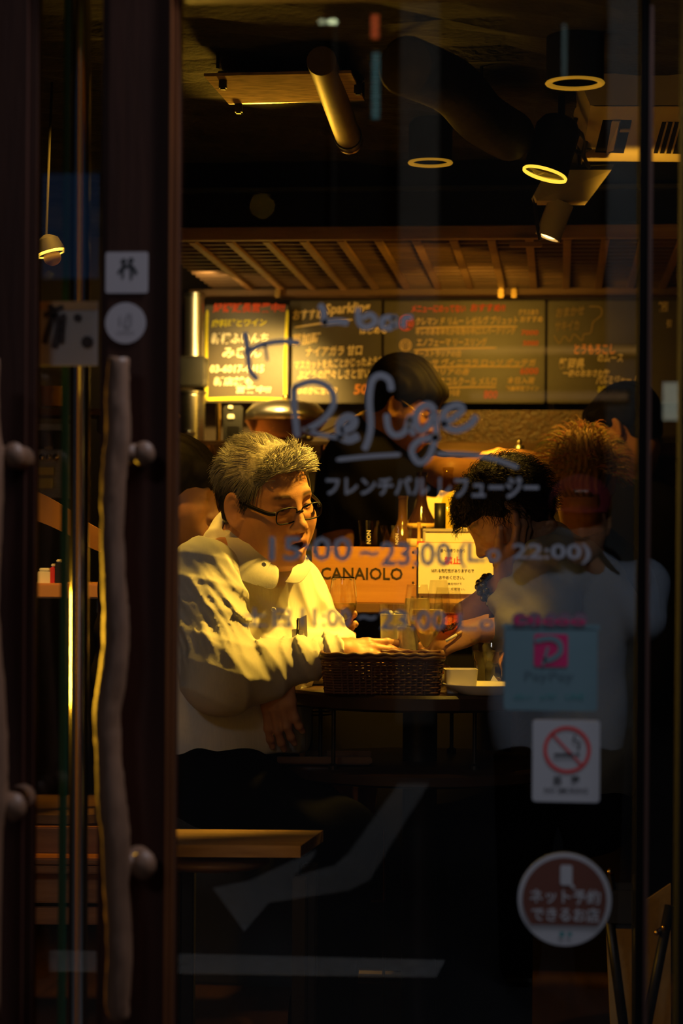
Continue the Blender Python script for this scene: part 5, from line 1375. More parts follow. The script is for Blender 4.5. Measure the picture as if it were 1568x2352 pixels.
def head_col(V, o, base=(1.0, 1.0, 1.0)):
    """vertex tint that multiplies skin: lips, brows, beard shade"""
    c = np.tile(np.array([.62, .30, .15], np.float32), (len(V), 1))
    x, y, z = V[:, 0], V[:, 1], V[:, 2]
    op = o.get('open', 0)
    lip = np.exp(-(((z+.0735+op*.5)/(.0085+op*.6))**2+(y/.024)**4)*1.0)*(x > .078)
    c = c*(1-lip[:, None]*.55)+np.array([.50, .16, .13])*lip[:, None]*.55
    dark = ((np.abs(z+.0735+op*.5) < .0012+op*.5) & (np.abs(y) < .019) & (x < .0885) & (x > .05))
    c[dark] = (.05, .012, .01)
    for s in (-1, 1):
        b = np.exp(-(((z-.0235-.004*np.cos((y*s-.034)*70))/.0048)**2))*np.clip((.021-np.abs(y*s-.034))/.006, 0, 1)*(x > .055)
        c = c*(1-b[:, None]*.88*o.get('brow', 1))+np.array([.03, .022, .018])*b[:, None]*.88*o.get('brow', 1)
        ey = np.exp(-(((z+.0005)/.0036)**2+((y*s-.033)/.0145)**2))*(x > .070)
        c = c*(1-ey[:, None]*.45)
        ch = np.exp(-(((z+.034)/.022)**2+((y*s-.045)/.02)**2)); c = c*(1-ch[:, None]*.10*np.array([.2, 1.0, 1.0]))
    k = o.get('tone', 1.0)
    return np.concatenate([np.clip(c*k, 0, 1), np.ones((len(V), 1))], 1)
def world_of(R, C, sc=1.0):
    Rn = np.asarray(R, np.float32); Cn = A3(C)
    return (lambda v: (v*sc) @ Rn.T + Cn), (lambda p: ((p-Cn) @ Rn)/sc)

# ---- hand: wrist w, direction f (towards the fingers), back-of-hand normal b; thumb leaves on side t = +-1 of f x b
def hand_parts(w, f, b, t=1, curl=(.3, .3, .35, .4), thumb=.5, sc=1.0, spread=1.0, thumb_curl=.3):
    f = Vector(f).normalized(); b = (Vector(b)-f*Vector(b).dot(f)).normalized(); s = f.cross(b)*t
    w = Vector(w); out = []
    L = .085*sc
    kn = []
    lens = ((.043,.026,.020), (.047,.030,.021), (.043,.028,.020), (.034,.021,.018))
    for i in range(4):
        lat = (.027-.018*i)*sc; fw = L*(1.0, 1.03, .99, .92)[i]
        k = w+f*fw+s*lat+b*(.004, .006, .004, 0)[i]*sc
        ang = curl[i]; pts = [w+f*L*.35+s*lat*.7, k]; d0 = (f+s*(.10-.07*i)*spread).normalized()
        a = 0
        for j, l in enumerate(lens[i]):
            a += ang*(.8, 1.0, .7)[j]
            pts.append(pts[-1]+(d0*math.cos(a)-b*math.sin(a))*l*sc)
        out.append((pts, [.011*sc, .0105*sc, .0088*sc, .0080*sc, .0068*sc]))
        kn.append(k)
    tb = w+f*.022*sc+s*.024*sc-b*.006*sc
    d = (f*math.cos(thumb)+s*math.sin(thumb)-b*.25).normalized()
    p1 = tb+d*.040*sc; d2 = (d*math.cos(thumb_curl)+(f-s*.5).normalized()*math.sin(thumb_curl)).normalized()
    p2 = p1+d2*.032*sc; p3 = p2+d2*.024*sc
    out.append(([tb, p1, p2, p3], [.0145*sc, .0115*sc, .0098*sc, .0078*sc]))
    return out, (w, f, b, s, L, sc)
def hand_f(p, hp):
    parts, (w, f, b, s, L, sc) = hp
    R = Matrix((f, s, b)).transposed()
    d = sd_ell(p, w+f*L*.55, (L*.62, .041*sc, .0165*sc), R)
    d = smin(d, sd_ell(p, w+f*L*.9, (.020*sc, .040*sc, .013*sc), R), .012)
    d = smin(d, sd_cone(p, w-f*.03, w+f*.03*sc, .027*sc, .026*sc), .02)
    for i, (pts, rad) in enumerate(parts):
        c = sd_chain(p, pts, rad, .004)
        for j in range(1, len(pts)-1): c = smin(c, np.linalg.norm(p-A3(pts[j]), axis=1)-rad[j]*1.10, .004)
        d = smin(d, c, .006 if i < 4 else .012)
    return d
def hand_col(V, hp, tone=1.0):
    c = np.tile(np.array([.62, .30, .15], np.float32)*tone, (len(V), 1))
    parts, (w, f, b, s, L, sc) = hp
    for pts, rad in parts:
        tip = A3(pts[-1]); dirn = A3((pts[-1]-pts[-2]).normalized()); nb = A3(b)
        q = V-tip
        m = (np.linalg.norm(q-dirn*.001, axis=1) < rad[-1]*1.15) & (q @ nb > rad[-1]*.55)
        c[m] = c[m]*.5+np.array([.72, .48, .38])*.5
        for j in (2, 3):
            if j < len(pts): 
                k = np.exp(-(np.linalg.norm(V-A3(pts[j]), axis=1)/.010)**2)*.15; c = c*(1-k[:, None])
    return np.concatenate([np.clip(c, 0, 1), np.ones((len(V), 1))], 1)
def merge(parts):
    mb = MB(); cols = []
    for m_, c in parts:
        b = len(mb.v); mb.v += m_.v; mb.f += [tuple(b+i for i in q) for q in m_.f]; cols.append(c)
    return mb, np.concatenate(cols)
def skin_cols(n, tone=1.0): return np.tile(np.array([.62*tone, .30*tone, .15*tone, 1], np.float32), (n, 1))
def make_eyes(parent, to_w, sc, look=(0, 0)):
    for s in (-1, 1):
        mb = MB().ball((0, 0, 0), .0122, 20)
        V = np.array(mb.v)
        g = np.array([math.cos(look[0])*math.cos(look[1]), math.sin(look[0]), math.sin(look[1])])
        dd = (V @ g)/.0122
        c = np.tile(np.array([.70, .64, .58, 1.0]), (len(V), 1)); c[dd > .86] = (.05, .025, .015, 1); c[dd > .96] = (.005, .005, .005, 1)
        mb.v = [tuple(v) for v in to_w(V+np.array([.0725, s*.033, -.0005]))]
        obj('eyeball', mb, M['eye'], parent, smooth=True, colors=c)
def strands(roots, normals, grow, n, seg, length, rad, colr):
    """tubes of hair: grow(root, normal, t, rng) -> direction"""
    mb = MB(); cols = []
    for i in range(n):
        p = roots[i].copy(); L = length(roots[i])*RNG.uniform(.75, 1.2)
        pts = [p-normals[i]*.003]; jit = RNG.normal(0, 1, 3)
        for k in range(seg):
            d = grow(roots[i], normals[i], k/(seg-1), jit); d = d/np.linalg.norm(d)
            p = p+d*L/seg; pts.append(p)
        r = [rad, rad]+[rad*(1-.8*(k/seg)) for k in range(1, seg)]
        pts = np.array(pts); t = pts[-1]-pts[0]; a = np.cross(t, normals[i]); a /= (np.linalg.norm(a)+1e-9); b_ = np.cross(a, t); b_ /= (np.linalg.norm(b_)+1e-9)
        base = len(mb.v)
        for k in range(len(pts)):
            for an in (0, 2.1, 4.2): mb.v.append(tuple(pts[k]+(a*math.cos(an)+b_*math.sin(an))*r[min(k, len(r)-1)]))
        for k in range(len(pts)-1):
            for j in range(3): mb.f.append((base+k*3+j, base+k*3+(j+1) % 3, base+k*3+3+(j+1) % 3, base+k*3+3+j))
        c = colr(roots[i]); cols += [(*c, 1)]*(3*len(pts))
    return mb, np.array(cols, np.float32)
def scalp(n, inside, w=1.0, off=.004):
    P_, N_ = [], []
    while len(P_) < n:
        v = RNG.normal(0, 1, (4000, 3)); v /= np.linalg.norm(v, axis=1)[:, None]
        r = np.array([.098, .079*w, .086])+off
        p = v*r+np.array([-.014, 0, .034]); nn = v/r; nn /= np.linalg.norm(nn, axis=1)[:, None]
        ok = inside(p); P_ += list(p[ok]); N_ += list(nn[ok])
    return np.array(P_[:n]), np.array(N_[:n])

# ================================================================== the grey haired man
root_m = P(520, 1900, 4.72)
man = thing('person', 'man with grey hair, dark glasses and pale button shirt, leaning on the round table', 'person', (root_m.x, root_m.y, root_m.z-.02))
TH = math.radians(47)
fdir = (CR*math.cos(TH)-CD*math.sin(TH))*math.cos(.17)-UP*math.sin(.17)
RH = frame(fdir, .17)
HC = P(616, 1150, 4.76); HS = 1.05
to_w, to_l = world_of(RH, HC, HS)
OM = dict(wide=1.05, chub=1.0, open=.013, lid=.0022, ear_s=1.08, brow=1.0)
neck_a = HC + RH @ Vector((-.035, 0, -.07))*HS
neck_b = P(560, 1270, 4.84)
def man_head(p):
    q = to_l(p)
    d = head_f(q, OM)*HS
    return smin(d, sd_cone(p, neck_a, neck_b, .066, .076), .03)
lo, hi = pts_box([HC, neck_b], .155)
hm, Vh = sdf_mb(man_head, lo, hi, .0026, 1)
parts_m = [(hm, head_col(to_l(Vh), OM))]
# right hand on the basket, left hand under the table edge
wr = P(756, 1500, 4.63); fh = (CR*.97+CD*.22-UP*.02)
hp1 = hand_parts(wr, fh, UP*.75-CD*.66+CR*.1, t=-1, curl=(.10, .16, .26, .30), thumb=.55, sc=1.04, spread=1.3)
# re-orient so that the thumb side is away from the camera
lo, hi = pts_box([q for pts, r in hp1[0] for q in pts]+[wr], .05)
h1, V1 = sdf_mb(lambda p: hand_f(p, hp1), lo, hi, .0022, 1); parts_m.append((h1, hand_col(V1, hp1, .72)))  # lowered skin tone paints shade onto this hand
wl = P(632, 1532, 4.59)
hp2 = hand_parts(wl, (CR*.10-UP*.98-CD*.1), -CD*.9-CR*.35, t=1, curl=(.25, .30, .32, .35), thumb=.4, sc=1.0)
lo, hi = pts_box([q for pts, r in hp2[0] for q in pts]+[wl], .05)
h2, V2 = sdf_mb(lambda p: hand_f(p, hp2), lo, hi, .0026, 1); parts_m.append((h2, hand_col(V2, hp2, 1.0)))
# joints
SHR = P(470, 1322, 4.67); SHL = P(672, 1346, 4.98)
ELR = P(505, 1555, 4.52); ELL = P(752, 1488, 4.94)
HIP = P(520, 1760, 4.76); CHE = P(572, 1425, 4.84); BEL = P(530, 1600, 4.76)
core = MB()
def man_core(p):
    d = sd_chain(p, [neck_b, CHE, BEL, HIP], [.07, .10, .12, .12], .05)
    d = smin(d, sd_chain(p, [neck_b, SHR, ELR, wr], [.06, .055, .042, .027], .03), .03)
    d = smin(d, sd_chain(p, [neck_b, SHL, ELL, wl], [.06, .055, .042, .025], .03), .03)
    KR_, KL_ = P(790, 1925, 4.40), P(800, 1945, 4.75)
    for hp_, kn_ in ((P(470, 1780, 4.66), KR_), (P(590, 1780, 4.9), KL_)):
        an = kn_+Vector((0.0, .06, -.42))-CR*.06
        d = smin(d, sd_chain(p, [hp_, kn_, an], [.075, .055, .042], .03), .03)
        d = smin(d, sd_cone(p, an, an+CR*.13-UP*.05, .038, .03), .03)
    return d
lo, hi = pts_box([neck_b, SHR, SHL, ELR, ELL, HIP, wr, P(790,1925,4.40), P(800,1945,4.75), P(790,1925,4.40)-UP*.5], .14)
cm, Vc = sdf_mb(man_core, lo, hi, .011, 1); parts_m.append((cm, skin_cols(len(Vc))))
mb, cols = merge(parts_m)
obj('body', mb, M['skin'], man, smooth=True, colors=cols, fixn=False)
make_eyes(man, to_w, HS, look=(.10, -.18))
# ---- shirt
FT = (CR*.64-CD*.77).normalized(); LT = UP.cross(FT).normalized()     # torso forward, torso left
RT = Matrix((FT, LT, UP)).transposed()
def fold(q, dirs):
    s = 0
    for (a, f, w, ph) in dirs:
        a = A3(a); t = q @ a
        s = s + w*np.sin(f*t+ph)
    return s
def warp(p, amp=.02):
    return p+amp*np.stack([np.sin(17*p[:, 1]+9*p[:, 2]), np.sin(15*p[:, 2]+11*p[:, 0]), np.sin(13*p[:, 0]+8*p[:, 1])], 1).astype(np.float32)
CUFR = P(752, 1503, 4.63); CUFL = P(652, 1522, 4.66)
def shirt_f(p):
    d = sd_ell(p, CHE, (.120, .165, .20), RT)
    d = smin(d, sd_ell(p, BEL, (.165, .180, .22), RT), .07)
    d = smin(d, sd_ell(p, P(520, 1700, 4.75), (.165, .185, .12), RT), .05)
    d = smin(d, sd_cone(p, SHR, SHL, .062, .060), .05)
    d = smin(d, sd_cone(p, P(560, 1240, 4.86), P(575, 1300, 4.84), .085, .11), .05)
    # upper back slope
    w = warp(p)
    # right sleeve (nearer the camera)
    ab = A3(ELR)-A3(SHR); la = np.linalg.norm(ab); ab = ab/la
    s1 = sd_chain(p, [SHR, ELR], [.084, .080], .03)
    s1 = smin(s1, sd_cone(p, ELR, CUFR, .074, .042), .035)
    s1 = smin(s1, sd_ell(p, P(560, 1580, 4.56), (.085, .05, .030), Matrix((CR, CD, UP)).transposed()), .03)
    t1 = np.clip((p-A3(SHR)) @ ab/la, 0, 1.3)
    n1 = A3((CR*.80+UP*.60-CD*.1).normalized()); w1 = p+.012*np.stack([np.sin(23*p[:, 2]+5), np.sin(19*p[:, 0]), np.sin(21*p[:, 0]+9*p[:, 1])], 1).astype(np.float32)
    c1 = w1 @ n1
    r1 = (1-np.abs(np.sin(72*c1+2*np.sin(11*(w1 @ ab)))))**1.6+.75*(1-np.abs(np.sin(131*c1+1.3+1.5*np.sin(16*(w1 @ ab)))))**2
    s1 = s1-.0085*np.clip(t1*1.5+.1, 0, 1)*np.clip((1.12-t1)/.3, 0, 1)*(r1-.45)
    fa = A3(CUFR)-A3(ELR); lf = np.linalg.norm(fa); fa = fa/lf
    t2 = np.clip((p-A3(ELR)) @ fa/lf, 0, 1)
    f2 = (1-np.abs(np.sin(46*w[:, 2]+13*(w @ fa)+9*w[:, 1])))**1.8-.3; s1 = s1-.0040*np.clip(1.1-t2*1.2, 0, 1)*f2
    d = smin(d, s1, .018)
    # left sleeve
    s2 = sd_chain(p, [SHL, ELL], [.070, .060], .03)
    s2 = smin(s2, sd_cone(p, ELL, CUFL, .060, .040), .03)
    ab2 = A3(ELL)-A3(SHL); l2 = np.linalg.norm(ab2); ab2 = ab2/l2
    t3 = np.clip((p-A3(SHL)) @ ab2/l2, 0, 1.3)
    s2 = s2-.0045*np.clip(t3*1.8-.5, 0, 1)*np.sin(120*(w @ ab2)+20*w[:, 0])
    d = smin(d, s2, .018)
    # drapery over the chest: long vertical and diagonal pulls
    q = (p-A3(CHE)) @ np.asarray(RT, np.float32)
    up = np.clip((q[:, 2]+.30)/.4, 0, 1)
    dr = ((1-np.abs(np.sin(31*(q[:, 1]+.22*q[:, 2]+.05*np.sin(9*q[:, 2])))))**2-.3)*.006+((1-np.abs(np.sin(19*(q[:, 2]*.7+q[:, 1]*.8)+2*np.sin(8*q[:, 1]))))**2-.3)*.0045
    d = d-dr*(.4+.6*up)
    # placket ridge down the front
    front = (q[:, 0] > 0)
    d = d-np.where(front, .0022*np.exp(-(np.maximum(np.abs(q[:, 1])-.014, 0)/.002)**2), 0)
    d = d+np.where(front, .0035*np.exp(-((q[:, 1]-.0165)/.0018)**2), 0)
    # open neck and hem
    d = smax(d, -sd_cone(p, HC+UP*.05, neck_b-UP*.0+FT*.015, .066, .070), .008)
    d = smax(d, -sd_ell(p, P(640, 1265, 4.74), (.05, .05, .075), RT), .01)
    hem = (p[:, 2]-(A3(P(520, 1722, 4.75))[2]+.004*np.sin(p[:, 0]*50)))
    return smax(d, -hem, .006)
lo, hi = pts_box([SHR, SHL, ELR, ELL, CUFR, P(520, 1722, 4.75), P(560, 1215, 4.85)], .20)
sm, Vs = sdf_mb(shirt_f, lo, hi, .0048, 1)
shirt = obj('shirt', sm, M['shirt'], man, smooth=True, fixn=False)
# cuffs
fa = (CUFR-ELR).normalized()
cu = MB().tube([CUFR-fa*.055, CUFR-fa*.045, CUFR-fa*.003, CUFR+fa*.002], [.0400, .0415, .0405, .037], 32)
obj('cuff', cu, M['shirt'], man, smooth=True, autosmooth=50)
fl = (CUFL-ELL).normalized()
obj('cuff', MB().tube([CUFL-fl*.05, CUFL-fl*.04, CUFL+fl*.02], [.040, .042, .038], 28), M['shirt'], man, smooth=True, autosmooth=50)
# collar: two swept leaves around the neck
def leaf(path, wid, name='collar'):
    mb = MB(); q = path; m = 7
    for k, (a, b) in enumerate(q):
        for j in range(m):
            t = j/(m-1); mid = a*(1-t)+b*t + (FT*.004*math.sin(math.pi*t) - CD*.005*math.sin(math.pi*t))
            mb.v.append(tuple(mid))
    n0 = len(mb.v)
    mb.v += [tuple(Vector(v)+CD*.003+UP*-.001) for v in mb.v]
    for k in range(len(q)-1):
        for j in range(m-1):
            a = k*m+j
            mb.f.append((a, a+1, a+m+1, a+m)); mb.f.append((n0+a, n0+a+m, n0+a+m+1, n0+a+1))
    for k in range(len(q)-1):
        for j in (0, m-1): a = k*m+j; mb.f.append((a, a+m, n0+a+m, n0+a))
    for j in range(m-1):
        for k in (0, len(q)-1): a = k*m+j; mb.f.append((a, n0+a, n0+a+1, a+1))
    return obj(name, mb, M['shirt'], man, smooth=True, autosmooth=35)
def cr2(A, B, n=6):
    a = crom(A, n); b = crom(B, n); return list(zip(a, b))
leaf(cr2([P(515,1196,4.83), P(545,1222,4.74), P(585,1262,4.68), P(622,1292,4.66)], [P(488,1224,4.86), P(500,1276,4.70), P(538,1322,4.63), P(590,1345,4.615)]), .04)
leaf(cr2([P(672,1304,4.70), P(690,1290,4.74), P(700,1272,4.80)], [P(655,1336,4.655), P(690,1336,4.69), P(716,1302,4.76)]), .03)
leaf(cr2([P(622,1294,4.66), P(634,1300,4.655), P(640,1308,4.655)], [P(590,1342,4.615), P(620,1352,4.615), P(634,1346,4.62)]), .03, 'collar_stand')
for i, (x, y, d) in enumerate(((606,1296,4.615), (628,1400,4.64), (632,1470,4.63))):
    c = P(x, y, d-.006); bfr = MB()
    bfr.lathe([(0,0),(.0045,0),(.0052,.0012),(.004,.002),(0,.0014)], 14, c, Matrix((CR, UP, -CD)).transposed())
    obj('button', bfr, M['paper'], man, smooth=True)
# pocket on the left chest with card and pen
pk = MB(); grid = []
for j in range(7):
    for i in range(7):
        u, v = i/6, j/6
        x = 670+(698-670)*u+v*2; y = 1446+(1498-1446)*v-4*u
        grid.append(P(x, y, 4.668+.010*u-.012*math.sin(math.pi*v)*.5-.006))
pk.v = [tuple(g) for g in grid]+[tuple(g+CD*.012) for g in grid]
for j in range(6):
    for i in range(6):
        a = j*7+i; pk.f += [(a, a+1, a+8, a+7), (49+a, 49+a+7, 49+a+8, 49+a+1)]
for j in range(6):
    for i in (0, 6): a = j*7+i; pk.f.append((a, a+7, 49+a+7, 49+a))
for i in range(6): a = 42+i; pk.f.append((a, a+1, 49+a+1, 49+a))
obj('chest_pocket', pk, M['shirt'], man, smooth=True)
t = thing('pocket_card', 'pale card sticking out of the shirt chest pocket', 'card', P(690, 1470, 4.672))
obj('card', MB().prism([P(680,1424,4.662), P(704,1412,4.668), P(706,1462,4.672), P(682,1470,4.668)], CD*.003), mat('grey_card', (.45,.40,.36), .4), t)
t = thing('pen', 'thin dark pen clipped in the shirt chest pocket', 'pen', P(684, 1468, 4.662))
obj('barrel', MB().tube([P(685,1420,4.658), P(682,1466,4.662)], .0028, 10), M['frame_black'], t, smooth=True); obj('clip', MB().tube([P(687,1420,4.655), P(685,1446,4.656)], .0012, 6), M['chrome'], t)
# ---- trousers
KR, KL = P(790, 1925, 4.40), P(800, 1945, 4.75)
def trouser_f(p):
    d = sd_ell(p, P(520, 1745, 4.76), (.155, .180, .13), RT)
    for hp_, kn_ in ((P(470, 1790, 4.66), KR), (P(600, 1780, 4.9), KL)):
        an = kn_+Vector((0.0, .06, -.40))-CR*.06
        d = smin(d, sd_chain(p, [hp_, kn_], [.100, .072], .03), .05)
        d = smin(d, sd_chain(p, [kn_, an], [.070, .058], .03), .03)
    w = warp(p, .03); d = d-.004*np.sin(60*(w[:, 0]+.4*w[:, 2]))*np.sin(23*w[:, 2])
    return d
lo, hi = pts_box([P(470,1790,4.66), P(600,1780,4.9), KR, KL, KR-UP*.45, P(520,1700,4.7)], .16)
tm, _ = sdf_mb(trouser_f, lo, hi, .009, 1); obj('trousers', tm, M['trousers'], man, smooth=True, fixn=False)
# ---- hair
def hl(x):      # hairline height over x
    return np.interp(x, [-.12, -.03, -.022, .006, .014, .030, .050, .066, .09], [-.075, -.060, .004, .004, -.012, .012, .040, .066, .078])
def in_hair(p): return (p[:, 2] > hl(p[:, 0]))
capV = dict()
def cap_f(p):
    q = to_l(p)
    d = sd_ell(q, (-.016, 0, .040), (.103, .0835*1.05, .090))
    d = smin(d, sd_ell(q, (-.065, 0, -.03), (.045, .066, .045)), .02)
    cut = (hl(q[:, 0])+.004-q[:, 2])
    n_ = .0025*np.sin(q[:, 1]*260+q[:, 0]*60)*np.sin(q[:, 0]*90+1)
    return smax(d+n_, cut, .008)*HS
lo, hi = pts_box([HC], .16)
cp_, Vp = sdf_mb(cap_f, lo, hi, .004, 1)
ql = to_l(Vp)
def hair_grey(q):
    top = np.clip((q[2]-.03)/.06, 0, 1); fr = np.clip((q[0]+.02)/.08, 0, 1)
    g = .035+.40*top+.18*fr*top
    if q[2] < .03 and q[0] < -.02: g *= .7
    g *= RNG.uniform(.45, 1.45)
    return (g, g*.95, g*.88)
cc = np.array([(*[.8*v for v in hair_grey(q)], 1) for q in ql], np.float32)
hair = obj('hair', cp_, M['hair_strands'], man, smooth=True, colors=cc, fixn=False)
Pr, Nr = scalp(5200, in_hair, 1.05, .006)
def grow_m(r, n, t, j):
    front = np.clip((r[0]+.01)/.08, 0, 1); top = np.clip((r[2]-.05)/.05, 0, 1); side = 1-top
    back = np.array([-1.0, 0, .10]); down = np.array([-.35, 0, -1.0])
    tang = back*(top*.9)+down*side*1.0
    tang = tang+np.array([0, np.sign(r[1])*.35*side*0+.25*np.sin(r[0]*60+r[1]*40), 0])
    if front > .55 and top > .1:         # fringe stands up, sweeps to his left and curls forward
        tang = np.array([.80-1.7*t, .25*(r[1]+.04)/.04*.5+.2, .42-.75*t])
    wv = .28*math.sin(r[1]*95+r[0]*40+3*t)
    d = tang+np.array([0, wv, 0])*top+n*(.30-.62*t)*(.2+.6*top)+j*.07
    k = d @ n
    if k < -.02: d = d-n*k*.9
    return d
def len_m(r): return .018+.030*np.clip((r[2]-.02)/.08, 0, 1)+.012*np.clip(r[0]/.07, 0, 1)
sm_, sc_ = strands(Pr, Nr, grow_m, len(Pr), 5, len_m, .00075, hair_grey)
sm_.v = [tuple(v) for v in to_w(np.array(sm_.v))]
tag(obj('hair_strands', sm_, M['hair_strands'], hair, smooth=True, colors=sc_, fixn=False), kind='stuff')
# ---- spectacles
def spectacles(parent, to_w, m_frame, m_lens, rim_r=.0013, lw=.025, lh=.0155, temple=True, xf=.098, z0=-.004, drop=-.004, ear=.084):
    sp = None
    for s in (-1, 1):
        rim = []
        for k in range(40):
            a = 2*math.pi*k/40; ca, sa = math.cos(a), math.sin(a)
            y = s*.0335+lw*np.sign(ca)*abs(ca)**.62; z = z0+lh*np.sign(sa)*abs(sa)**.62
            rim.append(np.array([xf-.10*(abs(y)**2)*2.2+.10*(z-z0), y, z+drop]))
        W_ = to_w(np.array(rim)); pts = [Vector(v) for v in W_]; pts.append(pts[0])
        mb = MB().tube(pts, rim_r, 6, caps=False)
        if s == -1:
            br = [Vector(v) for v in to_w(np.array([[xf+.001, -.0095, z0+.004+drop], [xf+.004, 0, z0+.007+drop], [xf+.001, .0095, z0+.004+drop]]))]
            mb.tube(crom(br), rim_r*1.1, 6)
            for q in (-1, 1):
                tp = [Vector(v) for v in to_w(np.array([[xf-.0075, q*.058, z0+.007+drop], [xf-.016, q*.070, z0+.008+drop], [.045, q*(ear-.006), .006], [.004, q*(ear-.002), .014], [-.014, q*ear, .008], [-.026, q*ear, -.012]]))]
                mb.tube(crom(tp), [rim_r*1.5]*len(crom(tp)), 6, flat=2.0 if temple else 1.0)
            sp = obj('spectacles', mb, m_frame, parent, smooth=True)
            lens_par = sp; first = W_
        else:
            obj_rim = obj('spectacle_rim', mb, m_frame, sp, smooth=True)
        c = W_.mean(0); n_ = to_w(np.array([[0, 0, 0], [1, 0, 0]])); nx_ = (n_[1]-n_[0])/np.linalg.norm(n_[1]-n_[0])
        lm = MB(); m = len(W_)
        lm.v = [tuple(c+nx_*.0014)]+[tuple(v) for v in W_]+[tuple(c+nx_*.0002)]+[tuple(v-nx_*.0010) for v in W_]
        for k in range(m):
            k2 = (k+1) % m
            lm.f += [(0, 1+k, 1+k2), (m+1, m+2+k2, m+2+k), (1+k, m+2+k, m+2+k2, 1+k2)]
        lens_q = (s, lm)
        if s == -1: hold = lm
        else:
            obj('lens', hold, m_lens, sp, smooth=False); obj('lens', lm, m_lens, sp, smooth=False)
    return sp
spectacles(man, to_w, M['frame_black'], M['lens'], rim_r=.0017, lw=.0275, lh=.0165, drop=-.007, ear=.088)

# ================================================================== generic secondary people
def simple_person(name, label, HCx, fwd, roll, sc, opts, neck_b, torso, cloth_parts, hair_fn, hair_col, res=.0045, hands=(), core_pts=None, core_rad=None, tone=1.0, hair_mat=None):
    """torso/cloth_parts: (part name, sdf, box points, pad, cell, material)"""
    t = thing(name, label, 'person', torso)
    Rm = frame(fwd, roll); tw, tl = world_of(Rm, HCx, sc)
    na = HCx + Rm @ Vector((-.035, 0, -.07))*sc
    def hf(p): return smin(head_f(tl(p), opts)*sc, sd_cone(p, na, neck_b, .055*sc, .062*sc), .03)
    lo, hi = pts_box([HCx, neck_b], .15)
    hm, V = sdf_mb(hf, lo, hi, res, 1); parts = [(hm, head_col(tl(V), dict(opts, tone=tone)))]
    for hp in hands:
        lo, hi = pts_box([q for pts, r in hp[0] for q in pts], .05)
        m_, V_ = sdf_mb(lambda p: hand_f(p, hp), lo, hi, .0035, 1); parts.append((m_, hand_col(V_, hp, tone)))
    if core_pts:
        def cf(p):
            d = None
            for pts, rad in zip(core_pts, core_rad):
                e = sd_chain(p, pts, rad, .02); d = e if d is None else smin(d, e, .03)
            return d
        lo, hi = pts_box([q for pts in core_pts for q in pts], .13)
        m_, V_ = sdf_mb(cf, lo, hi, .009, 1); parts.append((m_, skin_cols(len(V_), tone)))
    mb, cols = merge(parts)
    obj('body', mb, M['skin'], t, smooth=True, colors=cols, fixn=False)
    make_eyes(t, tw, sc)
    for (nm, f, bp, pad, cell, m_) in cloth_parts:
        lo, hi = pts_box(bp, pad); cm_, _ = sdf_mb(f, lo, hi, cell, 1); obj(nm, cm_, m_, t, smooth=True, fixn=False)
    if hair_fn:
        def hf2(p): return hair_fn(tl(p))*sc
        lo, hi = pts_box([HCx], .20); hm2, V2_ = sdf_mb(hf2, lo, hi, .0045, 1)
        q = tl(V2_)
        st_ = .75+.35*np.sin(q[:, 1]*420+np.sin(q[:, 2]*60)*3)*np.sin(q[:, 0]*150)
        hc_ = np.concatenate([np.array(hair_col)[None, :]*st_[:, None], np.ones((len(q), 1))], 1)
        h = obj('hair', hm2, M['dark_hair'], t, smooth=True, colors=hc_, fixn=False)
        return t, tw, tl, h
    return t, tw, tl, None
def hair_strands_for(h, tw, roots, nrm, grow, length, col, rad=.0009, seg=5):
    m_, c_ = strands(roots, nrm, grow, len(roots), seg, length, rad, col)
    m_.v = [tuple(v) for v in tw(np.array(m_.v))]
    tag(obj('hair_strands', m_, M['dark_hair'], h, smooth=True, colors=c_, fixn=False), kind='stuff')
BLACKHAIR = (.009, .007, .006)
def dark_col(r): 
    g = RNG.uniform(.5, 1.6); return tuple(v*g for v in BLACKHAIR)

# ---- the barman in black
hb = P(930, 925, 6.05); fw = CR*.90-CD*.25-UP*.42
nb_ = P(850, 1010, 6.10)
SR_, SL_ = P(800, 1062, 5.98), P(970, 1078, 6.2)
ER_, EL_ = P(775, 1240, 5.95), P(1010, 1110, 6.05)
EL2, WL2 = P(1030, 1090, 6.02), P(1160, 1062, 6.12)
ch_ = P(845, 1130, 6.1); be_ = P(830, 1300, 6.1)
FB = (CR*.85-CD*.5).normalized(); LB = UP.cross(FB).normalized(); RB = Matrix((FB, LB, UP)).transposed()
def tee_f(p):
    d = sd_ell(p, ch_, (.125, .17, .18), RB); d = smin(d, sd_ell(p, be_, (.115, .155, .26), RB), .06)
    d = smin(d, sd_cone(p, SR_, SL_, .065, .062), .05); d = smin(d, sd_cone(p, nb_, ch_, .075, .1), .05)
    w = warp(p)
    d = smin(d, sd_cone(p, SR_, P(770, 1170, 5.95), .075, .072), .03)
    d = smin(d, sd_chain(p, [SL_, P(1022, 1096, 6.1)], [.066, .062], .03), .03)
    d = d-.003*np.sin(55*(w[:, 0]+.6*w[:, 2]))
    d = smax(d, (p-A3(P(1022, 1092, 6.1))) @ A3((CR*.93-UP*.3).normalized()), .006)
    d = smax(d, -sd_cone(p, hb, nb_+UP*.0, .05, .060), .006)
    return smax(d, A3(P(830, 1440, 6.1))[2]-p[:, 2], .01)
def short_hair(q):
    d = sd_ell(q, (-.018, 0, .042), (.106, .090, .092))
    d = smin(d, sd_ell(q, (-.062, 0, -.02), (.048, .066, .050)), .02)
    d = smin(d, sd_ell(q, (.062, .012, .060), (.040, .066, .034)), .02)
    d = smin(d, sd_cone(q, (.078, -.03, .055), (.092, -.01, .016), .018, .010), .02)
    cut = np.interp(q[:, 0], [-.12, -.035, -.03, .010, .018, .05, .075, .12], [-.062, -.060, .0, .0, -.018, .034, .020, .02])-q[:, 2]
    return smax(d+.002*np.sin(q[:, 1]*300), cut, .008)
